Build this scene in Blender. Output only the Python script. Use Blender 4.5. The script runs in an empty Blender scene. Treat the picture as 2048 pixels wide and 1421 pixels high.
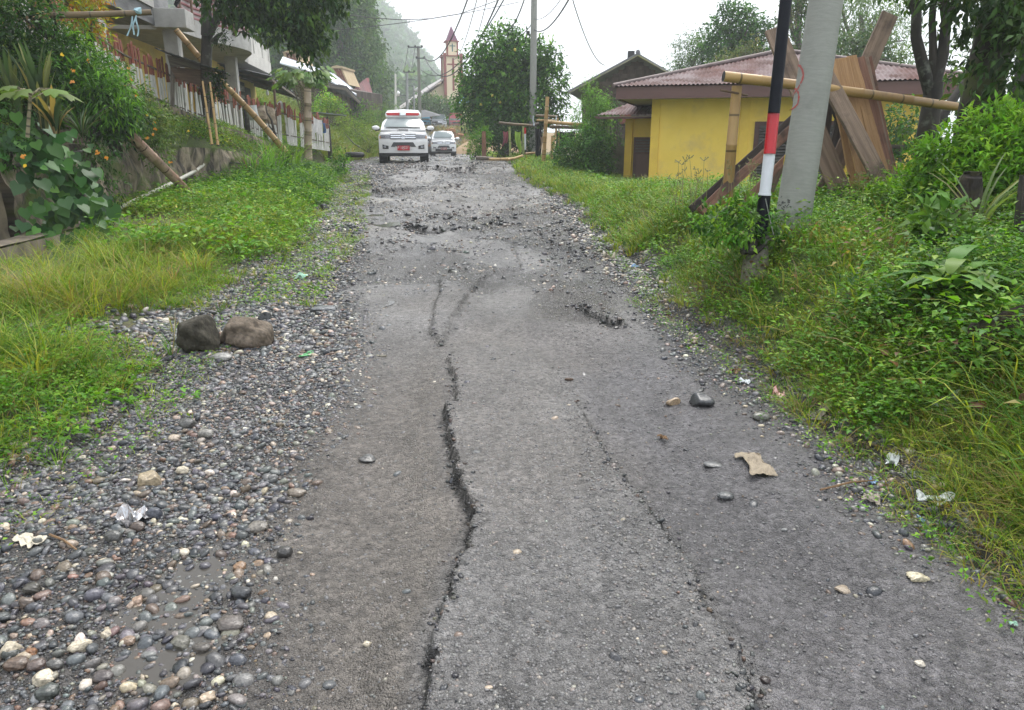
import bpy, math, random
import numpy as np
from mathutils import Vector, Matrix
R = random.Random(11); rng = np.random.default_rng(11)
sc = bpy.context.scene; COL = sc.collection
# ---------------------------------------------------------------- camera model
FPX = 1462.0; CAMH = 1.55; PITCH = math.atan(0.2876)
cp, sp = math.cos(PITCH), math.sin(PITCH)
def ray(px, py):
    xc = (px-1024)/FPX; yc = (710.5-py)/FPX
    return xc, cp+yc*sp, -sp+yc*cp
def W(px, py, Y):
    a, b, c = ray(px, py); t = Y/b
    return Vector((a*t, Y, CAMH+c*t))
def PXM(Y):            # metres per photo pixel at distance Y
    return Y/FPX
_ZY = [-20, 0, 5, 10, 18, 27, 30, 42, 55, 71, 76, 82, 120, 200, 900]
_ZZ = [-.3, 0, .1, .22, .5, .85, .92, .86, .8, .85, 1.2, 3.1, 3.4, 5, 5]
def zr(y): return np.interp(y, _ZY, _ZZ)
def G(px, py):
    a, b, c = ray(px, py); lo, hi = .2, 70.
    for _ in range(50):
        m = (lo+hi)/2
        if CAMH+c/b*m > float(zr(m)): lo = m
        else: hi = m
    return Vector((a/b*lo, lo, float(zr(lo))))
# ---------------------------------------------------------------- noise
def _h(ix, iy, s):
    n = (ix.astype(np.int64)*374761393 + iy.astype(np.int64)*668265263 + s*974711) & 0xffffffff
    n = ((n ^ (n >> 13))*1274126177) & 0xffffffff
    return ((n ^ (n >> 16)) & 0xffff)/65535.0
def vn(x, y, s=0):
    x = np.asarray(x, float); y = np.asarray(y, float)
    ix = np.floor(x); iy = np.floor(y); fx = x-ix; fy = y-iy
    fx = fx*fx*(3-2*fx); fy = fy*fy*(3-2*fy)
    a = _h(ix, iy, s); b = _h(ix+1, iy, s); c = _h(ix, iy+1, s); d = _h(ix+1, iy+1, s)
    return (a+(b-a)*fx)*(1-fy)+(c+(d-c)*fx)*fy
def fbm(x, y, s=0, o=3):
    v = 0; a = .5; t = 0
    for i in range(o):
        v = v+a*vn(x*2**i, y*2**i, s+i*17); t += a; a *= .5
    return v/t
def sm(a, b, x):
    t = np.clip((np.asarray(x, float)-a)/(b-a), 0, 1); return t*t*(3-2*t)
# ---------------------------------------------------------------- materials
_M = {}
def _mat(name):
    m = bpy.data.materials.new(name); m.use_nodes = True
    nt = m.node_tree; nt.nodes.clear()
    o = nt.nodes.new('ShaderNodeOutputMaterial'); b = nt.nodes.new('ShaderNodeBsdfPrincipled')
    nt.links.new(b.outputs[0], o.inputs[0]); return m, nt, b, o
def nd(nt, t, **k):
    n = nt.nodes.new(t)
    for a, v in k.items():
        if a in n.inputs: n.inputs[a].default_value = v
        else: setattr(n, a, v)
    return n
def mix(nt, fac, a, b, mode='MIX'):
    n = nt.nodes.new('ShaderNodeMix'); n.data_type = 'RGBA'; n.blend_type = mode
    for i, v in ((0, fac), (6, a), (7, b)):
        if hasattr(v, 'links'): nt.links.new(v, n.inputs[i])
        elif i == 0: n.inputs[0].default_value = v
        else: n.inputs[i].default_value = (*v, 1) if len(v) == 3 else v
    return n.outputs[2]
def ramp(nt, src, a, b):
    n = nt.nodes.new('ShaderNodeMapRange'); nt.links.new(src, n.inputs[0])
    n.inputs[1].default_value = a; n.inputs[2].default_value = b; return n.outputs[0]
def M(name, col, col2=None, sc_=4., rough=.6, metal=0., bump=.15, bsc=None, stretch=(1, 1, 1), spec=.5, stain=None, ssc=1.2, samt=(.5, .7), ringy=0, coat=0., trans=0.):
    """procedural surface on the 'gc' (own-axis) coordinates of each mesh"""
    if name in _M: return _M[name]
    m, nt, b, o = _mat(name)
    at = nd(nt, 'ShaderNodeAttribute', attribute_name='gc')
    mp = nd(nt, 'ShaderNodeMapping'); mp.inputs['Scale'].default_value = stretch
    nt.links.new(at.outputs['Vector'], mp.inputs[0])
    n1 = nd(nt, 'ShaderNodeTexNoise', Scale=sc_, Detail=5., Roughness=.62); nt.links.new(mp.outputs[0], n1.inputs['Vector'])
    c2 = col2 or tuple(c*.6 for c in col)
    out = mix(nt, ramp(nt, n1.outputs[0], .38, .62), col, c2)
    if stain:
        n2 = nd(nt, 'ShaderNodeTexNoise', Scale=ssc, Detail=6., Roughness=.65)
        nt.links.new(at.outputs['Vector'], n2.inputs['Vector'])
        out = mix(nt, ramp(nt, n2.outputs[0], *samt), out, stain)
    if ringy:
        sx = nd(nt, 'ShaderNodeSeparateXYZ'); nt.links.new(at.outputs['Vector'], sx.inputs[0])
        f = nd(nt, 'ShaderNodeMath', operation='MODULO'); nt.links.new(sx.outputs[2], f.inputs[0]); f.inputs[1].default_value = ringy
        f2 = nd(nt, 'ShaderNodeMath', operation='LESS_THAN'); nt.links.new(f.outputs[0], f2.inputs[0]); f2.inputs[1].default_value = .022
        out = mix(nt, f2.outputs[0], out, tuple(c*.3 for c in col))
    nt.links.new(out, b.inputs['Base Color'])
    b.inputs['Roughness'].default_value = rough; b.inputs['Metallic'].default_value = metal
    b.inputs['Specular IOR Level'].default_value = spec; b.inputs['Coat Weight'].default_value = coat
    if bump:
        n3 = nd(nt, 'ShaderNodeTexNoise', Scale=bsc or sc_*4, Detail=4.); nt.links.new(mp.outputs[0], n3.inputs['Vector'])
        bp = nd(nt, 'ShaderNodeBump', Strength=bump, Distance=.02); nt.links.new(n3.outputs[0], bp.inputs['Height'])
        nt.links.new(bp.outputs[0], b.inputs['Normal'])
    _M[name] = m; return m
def leafmat(name='leaf', rough=.5, tr=.36, spec=.2):
    if name in _M: return _M[name]
    m, nt, b, o = _mat(name)
    at = nd(nt, 'ShaderNodeAttribute', attribute_name='Col'); 
    nt.links.new(at.outputs['Color'], b.inputs['Base Color'])
    b.inputs['Roughness'].default_value = rough; b.inputs['Specular IOR Level'].default_value = spec
    t = nd(nt, 'ShaderNodeBsdfTranslucent')
    nt.links.new(mix(nt, 1., at.outputs['Color'], (1.25, 1.3, .55), 'MULTIPLY'), t.inputs[0])
    mx = nd(nt, 'ShaderNodeMixShader'); mx.inputs[0].default_value = tr
    nt.links.new(b.outputs[0], mx.inputs[1]); nt.links.new(t.outputs[0], mx.inputs[2]); nt.links.new(mx.outputs[0], o.inputs[0])
    _M[name] = m; return m
def colmat(name, rough=.5, spec=.5, bump=.2, bsc=90., wet=False):
    if name in _M: return _M[name]
    m, nt, b, o = _mat(name)
    at = nd(nt, 'ShaderNodeAttribute', attribute_name='Col')
    g = nd(nt, 'ShaderNodeNewGeometry')
    n = nd(nt, 'ShaderNodeTexNoise', Scale=bsc, Detail=4.); nt.links.new(g.outputs['Position'], n.inputs['Vector'])
    mr = nd(nt, 'ShaderNodeMapRange'); nt.links.new(n.outputs[0], mr.inputs[0])
    for i, v in ((1, .3), (2, .7), (3, .65), (4, 1.3)): mr.inputs[i].default_value = v
    nt.links.new(mix(nt, 1., at.outputs['Color'], mr.outputs[0], 'MULTIPLY'), b.inputs['Base Color'])
    b.inputs['Roughness'].default_value = rough; b.inputs['Specular IOR Level'].default_value = spec
    bp = nd(nt, 'ShaderNodeBump', Strength=bump, Distance=.01); nt.links.new(n.outputs[0], bp.inputs['Height']); nt.links.new(bp.outputs[0], b.inputs['Normal'])
    _M[name] = m; return m
# ---------------------------------------------------------------- objects
ORG = {}
def tag(o, label=None, cat=None, group=None, kind=None):
    if label: o['label'] = label
    if cat: o['category'] = cat
    if group: o['group'] = group
    if kind: o['kind'] = kind
    return o
def root(name, label, cat, loc, group=None, rz=0):
    o = bpy.data.objects.new(name, None); COL.objects.link(o); o.location = loc; o.rotation_euler = (0, 0, rz)
    o.empty_display_size = .2; ORG[o.name] = Vector(loc); return tag(o, label, cat, group)
def copy_tree(o, parent=None):
    c = o.copy(); COL.objects.link(c); c.parent = parent; ORG[c.name] = Vector(c.location)
    for ch in [x for x in o.children]: copy_tree(ch, c)
    return c
def frame(d, up=Vector((0, 0, 1))):
    d = Vector(d).normalized(); up = Vector(up)
    if abs(d.dot(up)) > .98: up = Vector((0, 1, 0))
    x = d.cross(up).normalized(); y = x.cross(d).normalized(); return x, y, d
class MB:
    def __init__(s): s.V = []; s.F = []; s.I = []; s.Gc = []
    def add(s, V, F, mi=0, gc=None, inv=False):
        n = len(s.V); V = [Vector(v) for v in V]; s.V += V
        off = Vector((R.random()*9, R.random()*9, R.random()*9))
        if gc is None: gc = V
        s.Gc += [Vector(g)+(off if gc is not V else Vector()) for g in gc]
        for f in F: s.F.append(tuple(n+i for i in (f[::-1] if inv else f))); s.I.append(mi)
        return s
    def box(s, c, size, ax=None, mi=0, jit=0.):
        c = Vector(c); x, y, z = ax or (Vector((1, 0, 0)), Vector((0, 1, 0)), Vector((0, 0, 1)))
        x, y, z = Vector(x), Vector(y), Vector(z); V = []; g = []; L = max(range(3), key=lambda i: size[i])
        for k in (-.5, .5):
            for j in (-.5, .5):
                for i in (-.5, .5):
                    q = [i*size[0], j*size[1], k*size[2]]
                    V.append(c+x*q[0]+y*q[1]+z*q[2]+Vector([R.uniform(-jit, jit) for _ in range(3)]))
                    q[L], q[2] = q[2], q[L]; g.append(q)
        return s.add(V, [(0, 2, 3, 1), (4, 5, 7, 6), (0, 1, 5, 4), (2, 6, 7, 3), (0, 4, 6, 2), (1, 3, 7, 5)], mi, g)
    def bx(s, x0, x1, y0, y1, z0, z1, mi=0): return s.box(((x0+x1)/2, (y0+y1)/2, (z0+z1)/2), (x1-x0, y1-y0, z1-z0), None, mi)
    def beam(s, p0, p1, w, t, up=(0, 0, 1), mi=0, jag=0., w1=None, seg=1, bow=0.):
        """plank from p0 to p1: width w along cross(d,up), thickness t"""
        p0, p1 = Vector(p0), Vector(p1); x, y, d = frame(p1-p0, up); L = (p1-p0).length; w1 = w1 or w; V = []; g = []; F = []
        for i in range(seg+1):
            f = i/seg; ww = w+(w1-w)*f; c = p0+d*L*f+y*bow*math.sin(math.pi*f)
            e = R.uniform(-jag, jag) if 0 < i < seg else 0
            for a, b in ((-.5, -.5), (.5, -.5), (.5, .5), (-.5, .5)):
                jj = d*R.uniform(-jag, jag)*2 if i in (0, seg) else Vector()
                V.append(c+x*(a*ww+e*(1 if a > 0 else R.uniform(-1, 1)))+y*(b*t)+jj); g.append((a*ww, b*t, f*L))
        for i in range(seg):
            for k in range(4): F.append((i*4+k, i*4+(k+1) % 4, i*4+4+(k+1) % 4, i*4+4+k))
        F += [(3, 2, 1, 0), tuple(seg*4+k for k in range(4))]
        return s.add(V, F, mi, g)
    def tube(s, pts, rad, n=8, mi=0, cap=True, capmi=None, wob=0.):
        pts = [Vector(p) for p in pts]
        if not hasattr(rad, '__len__'): rad = [rad]*len(pts)
        V = []; g = []; F = []; L = 0; ph = R.random()*6
        px = None
        for i, p in enumerate(pts):
            d = (pts[min(i+1, len(pts)-1)]-pts[max(i-1, 0)]).normalized()
            if px is None: x, y, _ = frame(d)
            else:
                y = px.cross(d).normalized(); x = d.cross(y).normalized()
            px = x
            if i: L += (p-pts[i-1]).length
            for k in range(n):
                a = 2*math.pi*k/n; r = rad[i]*(1+wob*R.uniform(-1, 1))
                V.append(p+x*r*math.cos(a)+y*r*math.sin(a)); g.append((rad[i]*math.cos(a), rad[i]*math.sin(a), L))
        for i in range(len(pts)-1):
            for k in range(n): F.append((i*n+k, i*n+(k+1) % n, (i+1)*n+(k+1) % n, (i+1)*n+k))
        s.add(V, F, mi, g)
        if cap:
            b = len(s.V)-len(V); m = len(pts)
            s.F.append(tuple(b+k for k in range(n))[::-1]); s.F.append(tuple(b+(m-1)*n+k for k in range(n))); s.I += [mi if capmi is None else capmi]*2
        return s
    def prism(s, poly, vec, mi=0):
        poly = [Vector(p) for p in poly]; vec = Vector(vec); n = len(poly)
        V = poly+[p+vec for p in poly]
        F = [tuple(range(n))[::-1], tuple(range(n, 2*n))]+[(i, (i+1) % n, n+(i+1) % n, n+i) for i in range(n)]
        x = (poly[1]-poly[0]).normalized(); nn = vec.normalized(); y = nn.cross(x)
        return s.add(V, F, mi, [((v-poly[0]).dot(y), (v-poly[0]).dot(nn), (v-poly[0]).dot(x)) for v in V])
    def grid(s, fn, nu, nv, mi=0, thick=None, gsc=(1, 1)):
        """fn(u,v)->point; optional thickness vector"""
        V = []; g = []
        for j in range(nv+1):
            for i in range(nu+1): V.append(Vector(fn(i/nu, j/nv))); g.append((i/nu*gsc[0], 0, j/nv*gsc[1]))
        q = lambda i, j: j*(nu+1)+i
        F = [(q(i, j), q(i+1, j), q(i+1, j+1), q(i, j+1)) for j in range(nv) for i in range(nu)]
        if thick is not None:
            n = len(V); t = Vector(thick); V += [v+t for v in V]; g += [(a, .01, c) for a, _, c in g]
            F += [tuple(n+k for k in f[::-1]) for f in F]
            ed = [q(i, 0) for i in range(nu+1)]+[q(nu, j) for j in range(1, nv+1)]+[q(i, nv) for i in range(nu-1, -1, -1)]+[q(0, j) for j in range(nv-1, 0, -1)]
            F += [(ed[k], n+ed[k], n+ed[(k+1) % len(ed)], ed[(k+1) % len(ed)]) for k in range(len(ed))]
        return s.add(V, F, mi, g)
    def build(s, name, mats, parent=None, at=None, smooth=False, bevel=0., local=False, label=None):
        if not isinstance(mats, (list, tuple)): mats = [mats]
        o0 = Vector()
        if not local:
            if parent is not None: o0 = ORG[parent.name]
            elif at is not None: o0 = Vector(at)
            else:
                n = len(s.V); o0 = Vector((sum(v.x for v in s.V)/n, sum(v.y for v in s.V)/n, min(v.z for v in s.V)))
        me = bpy.data.meshes.new(name); me.from_pydata([v-o0 for v in s.V], [], s.F)
        for m in mats: me.materials.append(m)
        me.polygons.foreach_set('material_index', s.I)
        if smooth: me.polygons.foreach_set('use_smooth', [True]*len(s.F))
        a = me.attributes.new('gc', 'FLOAT_VECTOR', 'POINT'); a.data.foreach_set('vector', [c for g in s.Gc for c in g])
        me.update()
        o = bpy.data.objects.new(name, me); COL.objects.link(o)
        if parent is not None: o.parent = parent; ORG[o.name] = o0
        else: o.location = o0; ORG[o.name] = o0
        if bevel:
            b = o.modifiers.new('bevel', 'BEVEL'); b.width = bevel; b.segments = 2; b.limit_method = 'ANGLE'
        if smooth:
            try: me.set_sharp_from_angle(angle=math.radians(50))
            except Exception: pass
        if label: o['label'] = label
        return o
def npmesh(name, V, tris, quads, cols, mat, parent=None, at=(0, 0, 0), smooth=True):
    """fast mesh from arrays (V,3), (T,3), (Q,4), colours (V,3)"""
    V = np.asarray(V, np.float32)-np.asarray(ORG[parent.name] if parent is not None else at, np.float32)
    nt, nq = (0 if tris is None else len(tris)), (0 if quads is None else len(quads))
    me = bpy.data.meshes.new(name); me.vertices.add(len(V)); me.vertices.foreach_set('co', V.ravel())
    li = np.concatenate([np.asarray(a, np.int32).ravel() for a in (tris, quads) if a is not None])
    me.loops.add(len(li)); me.loops.foreach_set('vertex_index', li)
    ls = np.concatenate([np.arange(nt)*3, nt*3+np.arange(nq)*4]).astype(np.int32)
    me.polygons.add(nt+nq); me.polygons.foreach_set('loop_start', ls)
    if smooth: me.polygons.foreach_set('use_smooth', np.ones(nt+nq, bool))
    if cols is not None:
        a = me.attributes.new('Col', 'FLOAT_COLOR', 'POINT')
        a.data.foreach_set('color', np.concatenate([np.clip(cols, 0, 1), np.ones((len(V), 1))], 1).astype(np.float32).ravel())
    me.materials.append(mat); me.update(calc_edges=True); me.validate()
    o = bpy.data.objects.new(name, me); COL.objects.link(o)
    if parent is not None: o.parent = parent; ORG[o.name] = ORG[parent.name]
    else: o.location = at; ORG[o.name] = Vector(at)
    return o
# ---------------------------------------------------------------- leaf scattering
def leaf_t(w=.45, fold=.12, droop=.15, kind='leaf'):
    """template: x across, y along, z normal; returns verts, tris, t-along"""
    if kind == 'leaf':
        V = [(0, 0, 0), (.5*w, .4, fold), (0, 1, -droop), (-.5*w, .4, fold), (0, .45, 0)]
        T = [(0, 1, 4), (1, 2, 4), (2, 3, 4), (3, 0, 4)]
    elif kind == 'simple':
        V = [(0, 0, 0), (.5*w, .42, fold), (0, 1, -droop), (-.5*w, .42, fold)]; T = [(0, 1, 2), (0, 2, 3)]
    elif kind == 'blade':
        V = [(-.5*w, 0, 0), (.5*w, 0, 0), (-.42*w, .38, .0), (.42*w, .38, 0), (-.28*w, .72, -droop*.35), (.28*w, .72, -droop*.35), (0, .98, -droop)]
        T = [(0, 1, 3), (0, 3, 2), (2, 3, 5), (2, 5, 4), (4, 5, 6)]
    elif kind == 'lobed':
        P = [(0, 0), (.32, -.08), (.5, .25), (.36, .42), (.46, .72), (.2, .7), (0, 1.05), (-.2, .7), (-.46, .72), (-.36, .42), (-.5, .25), (-.32, -.08)]
        V = [(x*w*2, y, -droop*(x*x*3+max(y-.3, 0)**2)) for x, y in P]+[(0, .35, fold*.3)]
        T = [(i, (i+1) % 12, 12) for i in range(12)]
    elif kind == 'long':
        ys = [0, .2, .45, .7, .9, 1.0]; ws = [.35, .8, 1, .8, .45, .02]; V = []; T = []
        for y, q in zip(ys, ws):
            z = .25*y-droop*y*y*1.6; V += [(-.5*w*q, y-(.12*droop*y*y), z+fold*q), (0, y-(.12*droop*y*y), z), (.5*w*q, y-(.12*droop*y*y), z+fold*q)]
        for i in range(5):
            for k in range(2): a = i*3+k; T += [(a, a+1, a+4), (a, a+4, a+3)]
    return np.array(V, float), np.array(T, int)
def inst(tmpl, P, D, N, S, C, shade=None):
    """place template copies: P pos, D along dir, N rough normal, S size, C colour (n,3)"""
    V, T = tmpl; n = len(P)
    D = D/np.maximum(np.linalg.norm(D, axis=1, keepdims=True), 1e-6)
    X = np.cross(D, N); X /= np.maximum(np.linalg.norm(X, axis=1, keepdims=True), 1e-6); Z = np.cross(X, D)
    S = np.asarray(S, float).reshape(n, -1)
    if S.shape[1] == 1: S = np.repeat(S, 3, 1)
    out = P[:, None, :]+V[None, :, 0, None]*(X*S[:, :1])[:, None]+V[None, :, 1, None]*(D*S[:, 1:2])[:, None]+V[None, :, 2, None]*(Z*S[:, 2:3])[:, None]
    T2 = (T[None]+(np.arange(n)*len(V))[:, None, None]).reshape(-1, 3)
    C2 = np.repeat(C[:, None, :], len(V), 1)
    if shade is not None: C2 = C2*np.asarray(shade)[None, :, :] if np.ndim(shade) == 2 else C2*np.asarray(shade)[None, :, None]
    return out.reshape(-1, 3), T2, C2.reshape(-1, 3)
def merge(parts):
    V = []; T = []; C = []; o = 0
    for v, t, c in parts: V.append(v); T.append(t+o); C.append(c); o += len(v)
    return np.concatenate(V), np.concatenate(T), np.concatenate(C)
def rdir(n, up=0., r=None):
    d = (r or rng).normal(size=(n, 3)); d /= np.linalg.norm(d, axis=1, keepdims=True); d[:, 2] += up
    return d
def palette(n, cols, jit=.18):
    c = np.array(cols)[rng.integers(0, len(cols), n)]
    return c*(1+rng.normal(size=(n, 1))*jit)*(1+rng.normal(size=(n, 3))*jit*.3)
def cloud(blobs, n, size, cols, tm=None, per=9, spread=2.2, hang=.25, outw=.6, inner=.45, jit=.2, flat=1.):
    """foliage: n leaves in clumps spread through the given ellipsoids (x,y,z,rx,ry,rz)"""
    B = np.array(blobs, float); B = B if B.shape[1] == 6 else np.c_[B[:, :4], B[:, 3], B[:, 3]*flat]
    w = B[:, 3]*B[:, 4]*B[:, 5]; w = w**.8; w /= w.sum(); m = max(1, n//per)
    bi = rng.choice(len(B), m, p=w); d = rdir(m); d /= np.linalg.norm(d, axis=1, keepdims=True)
    rr = inner+(1-inner)*rng.random(m)**.6; rr *= 1+.16*rng.normal(size=m)
    cc = B[bi, :3]+d*rr[:, None]*B[bi, 3:6]
    col = palette(m, cols, jit); li = np.repeat(np.arange(m), per); k = len(li)
    off = rdir(k)*size*spread*rng.random((k, 1))
    P = cc[li]+off; D = d[li]*outw+rdir(k)*.75; D[:, 2] -= hang
    N = rdir(k)*.6; N[:, 2] += .9
    S = size*(.65+.7*rng.random(k)); C = col[li]*(1+.14*rng.normal(size=(k, 1)))
    return inst(tm or leaf_t(.5, .08, .15, 'simple'), P, D, N, S, C)
LM = leafmat()
def bark(name, c, c2, **k): return M(name, c, c2, 6., .85, bump=.6, bsc=14, stretch=(1, 1, .35), **k)
BARK = bark('bark_dark', (.045, .038, .03), (.018, .016, .014), stain=(.12, .13, .1), samt=(.58, .7), ssc=5.)
BARKM = bark('bark_moss', (.05, .042, .03), (.02, .018, .014), stain=(.06, .075, .015), samt=(.42, .6), ssc=2.5)
BARKG = bark('bark_grey', (.16, .14, .12), (.07, .06, .05))
def limb_pts(a, b, n=5, bend=.1):
    a, b = Vector(a), Vector(b); L = (b-a).length; o = Vector((R.uniform(-1, 1), R.uniform(-1, 1), R.uniform(-.3, .8)))*L*bend
    return [a.lerp(b, i/n)+o*math.sin(math.pi*i/n)+Vector((R.uniform(-1, 1), R.uniform(-1, 1), 0))*L*.012 for i in range(n+1)]
def tree(name, label, cat, base, top, r0, blobs, n, size, cols, group=None, bm=None, limbs=5, trunk=None, **k):
    base = Vector(base); t = root(name, label, cat, base, group); mb = MB()
    if trunk: 
        for pts, rad in trunk: mb.tube(pts, rad, 9, wob=.06)
    else:
        top = Vector(top); mb.tube(limb_pts(base-Vector((0, 0, .2)), top, 6, .04), [r0*(1-.1*i) for i in range(7)], 8, wob=.05)
        for i in range(limbs):
            b = blobs[i % len(blobs)]; q = base.lerp(top, R.uniform(.45, .95))
            e = Vector(b[:3])+Vector((R.uniform(-.5, .5), R.uniform(-.5, .5), R.uniform(-.2, .5)))*b[3]
            mb.tube(limb_pts(q, e, 4, .12), [r0*.5, r0*.42, r0*.33, r0*.22, r0*.1], 6)
    mb.build('trunk', bm or BARKG, t, smooth=True)
    v, tr, c = cloud(blobs, n, size, cols, **k); npmesh('crown', v, tr, None, c, LM, t); return t
def wb(lst):   # pixel blobs (px,py,Y,r[,rz]) -> world ellipsoids
    return [tuple(W(b[0], b[1], b[2]))+(b[3], b[3], b[4] if len(b) > 4 else b[3]) for b in lst]
# ================================================================ GROUND, ROAD
LE = [(-420, 1290), (-200, 1130), (0, 985), (240, 850), (330, 740), (420, 640), (505, 590), (575, 520), (625, 470), (650, 425), (680, 372), (697, 345)]
RE = [(2330, 1330), (2048, 1195), (1900, 1062), (1700, 905), (1560, 800), (1450, 700), (1340, 625), (1290, 560), (1230, 500), (1180, 450), (1130, 405), (1060, 365), (1035, 350)]
_l = sorted(((g.y, g.x) for g in (G(*p) for p in LE))); _r = sorted(((g.y, g.x) for g in (G(*p) for p in RE)))
_ly = [-20, 0]+[a for a, b in _l]; _lx = [-2.9, -2.75]+[b for a, b in _l]
_ry = [-20, 0]+[a for a, b in _r]; _rx = [1.75, 1.75]+[b for a, b in _r]
for Y, c, hw in ((30, -3.2, 2.9), (42, -4.4, 3.0), (55, -5.4, 3.0), (75, -8.0, 3.2), (95, -10, 4)):
    if Y > _ly[-1]+1: _ly.append(Y); _lx.append(c-hw)
    if Y > _ry[-1]+1: _ry.append(Y); _rx.append(c+hw)
def xl(y): return np.interp(y, _ly, _lx)+.10*(vn(y*1.7, y*0, 3)-.5)
def xr(y): return np.interp(y, _ry, _rx)+.12*(vn(y*1.5, y*0, 5)-.5)
# left bank / fence / yard profile
_FY = [6, 12, 15, 17, 20, 22.5, 27.4, 29, 31, 34]; _FZ = [3.3, 3.3, 3.05, 2.45, 2.0, 1.68, 1.5, 1.35, 1.15, .95]
def fz(y): return np.interp(y, _FY, _FZ)
def fx(y): return np.interp(y, [6, 15, 29, 34], [-9.3, -8.6, -7.35, -7.3])
def xw(y): return np.interp(y, [0, 10, 20, 23, 29], [-6.95, -6.95, -6.85, -6.9, -7.2])
def zt(y): return np.interp(y, [0, 8, 12, 17, 20, 23], [1.35, 1.35, 1.55, 1.45, 1.2, 1.0])
def terr(x, y):
    x = np.asarray(x, float); y = np.asarray(y, float); b = zr(y)
    dl = xl(y)-x; dr = x-xr(y)
    z = b-.09+.13*sm(-.12, .15, np.maximum(dl, dr))
    # left verge
    z = z+.14*sm(.1, 1.2, dl)*sm(24, 20, y)
    ditch = sm(-5.78, -5.9, x)*sm(11.6, 10.8, y)*sm(-8, -6, y); z = z-.42*ditch
    bank = sm(0, 1, (xw(y)+.05-x)/.22)*sm(30.5, 28.5, y)
    u = np.clip((xw(y)-x)/np.maximum(xw(y)-fx(y), .05), 0, 1)
    zb = zt(y)+(fz(y)-zt(y))*u**.8-.06*np.clip(fx(y)-x, 0, 12)
    zb = zb+.12*(fbm(x*1.3, y*1.3, 9)-.5)
    z = z*(1-bank)+zb*bank
    far = sm(28, 32, y)*sm(.4, 1.5, dl); z = z+far*np.minimum(.42*np.maximum(dl-.4, 0), 4.2)*(.8+.5*fbm(x*.3, y*.3, 4))*sm(120, 70, y)
    # right verge
    k = np.interp(y, [0, 1.5, 3.5, 5.5, 7.5, 9, 12, 16, 20, 26], [.1, .15, .36, .5, .52, .5, .42, .1, 0, .05])
    z = z+k*sm(.02, 1.15, dr)*(.85+.4*fbm(x*1.1, y*1.1, 21))
    z = z+np.clip(dr-1.5, 0, 2.5)*np.interp(y, [0, 3, 7, 10, 13], [.1, .16, .14, .08, 0])
    z = z-sm(1.2, 4.2, dr)*np.interp(y, [9, 13, 17, 22, 27], [0, .2, .5, .5, .25])-sm(4, 10, dr)*np.interp(y, [12, 18], [0, .2])
    z = z-9*sm(16, 70, x-.12*np.abs(y-25))*sm(-30, 30, y)
    # hills
    n1 = fbm(x*.012, y*.012, 31)
    z = z+26*sm(-16, -95, x+.05*(y-90))*sm(55, 130, y)*(.6+.7*n1)
    z = z+66*sm(190, 500, y)*sm(-6, -85, x+.03*(y-400))*(.55+.7*fbm(x*.006, y*.006, 33))
    z = z+(fbm(x*2.3, y*2.3, 41)-.5)*.07*np.clip(np.maximum(dl, dr), 0, 1)
    return z
def lands():
    rows = np.r_[np.linspace(-14, .5, 30), .5+(np.exp(np.linspace(0, 1, 420)*math.log(900/2.)) -1)*2.]
    u = np.linspace(-1, 1, 481); u = np.sign(u)*(.35*np.abs(u)+.65*np.abs(u)**2.2)
    Yg = np.repeat(rows[:, None], len(u), 1); Xg = u[None]*(14+1.25*np.maximum(Yg, 0)); Xg = Xg-1.5
    Z = terr(Xg, Yg); nr, nc = Yg.shape
    V = np.stack([Xg, Yg, Z], -1).reshape(-1, 3)
    i = np.arange((nr-1)*nc).reshape(nr-1, nc)[:, :-1].ravel(); Q = np.stack([i, i+1, i+nc+1, i+nc], 1)
    x, y = V[:, 0], V[:, 1]; n = fbm(x*.9, y*.9, 51)[:, None]; n2 = fbm(x*5, y*5, 55)[:, None]
    soil = np.array([.075, .058, .042]); green = np.array([.06, .085, .022])
    c = soil*(.6+.8*n2)*(1-sm(.35, .6, n))+green*(.6+.8*n2)*sm(.35, .6, n)
    far = sm(40, 90, y)[:, None]; c = c*(1-far)+np.array([.035, .06, .018])*far
    br = (sm(72, 78, y)*sm(100, 92, y)*sm(-16, -13, x)*sm(12, 9, x))[:, None]; c = c*(1-br)+np.array([.3, .22, .13])*(.7+.5*n2)*br
    d = np.maximum(xl(y)-x, x-xr(y)); g = (sm(.5, .1, d)*sm(60, 50, y))[:, None]; c = c*(1-g)+np.array([.05, .047, .043])*(.5+n2)*g
    o = npmesh('ground', V, None, Q, c, colmat('soil', .9, .3, .5, 25.)); tag(o, kind='structure')
lands()
# --------------------------------------------------------------- road relief
def gp(lst): return np.array([tuple(G(*p))[:2] for p in lst])
SL_A = gp([(850, 2300), (855, 1700), (862, 1420), (868, 1392), (862, 1350), (866, 1290), (900, 1235), (918, 1150), (955, 1060), (925, 990), (905, 940), (897, 880), (890, 825), (912, 812), (908, 770), (897, 716), (930, 690), (1060, 700), (1120, 750), (1155, 800), (1190, 880), (1250, 985), (1335, 1085), (1395, 1175), (1422, 1255), (1475, 1320), (1495, 1395), (1520, 1500), (1640, 1800), (1800, 2300)])
SL_B = gp([(822, 337), (868, 342), (905, 346), (943, 347), (946, 339), (962, 325), (935, 314), (870, 313), (850, 322), (846, 329)])
SL_C = gp([(882, 562), (930, 527), (1000, 488), (1022, 490), (1042, 542), (1000, 545), (965, 560), (935, 600), (905, 640), (880, 690), (862, 660), (878, 600)])
SL_D = gp([(1157, 612), (1190, 612), (1250, 650), (1225, 655), (1170, 628)])
SL_E = gp([(740, 388), (800, 372), (905, 368), (912, 374), (800, 384)])
SL_F = gp([(1010, 420), (1090, 398), (1130, 416), (1040, 432)])
SL_G = gp([(800, 452), (880, 436), (1000, 440), (985, 455), (860, 462)])
SL_H = gp([(1080, 470), (1160, 462), (1215, 500), (1190, 520), (1120, 498)])
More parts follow.
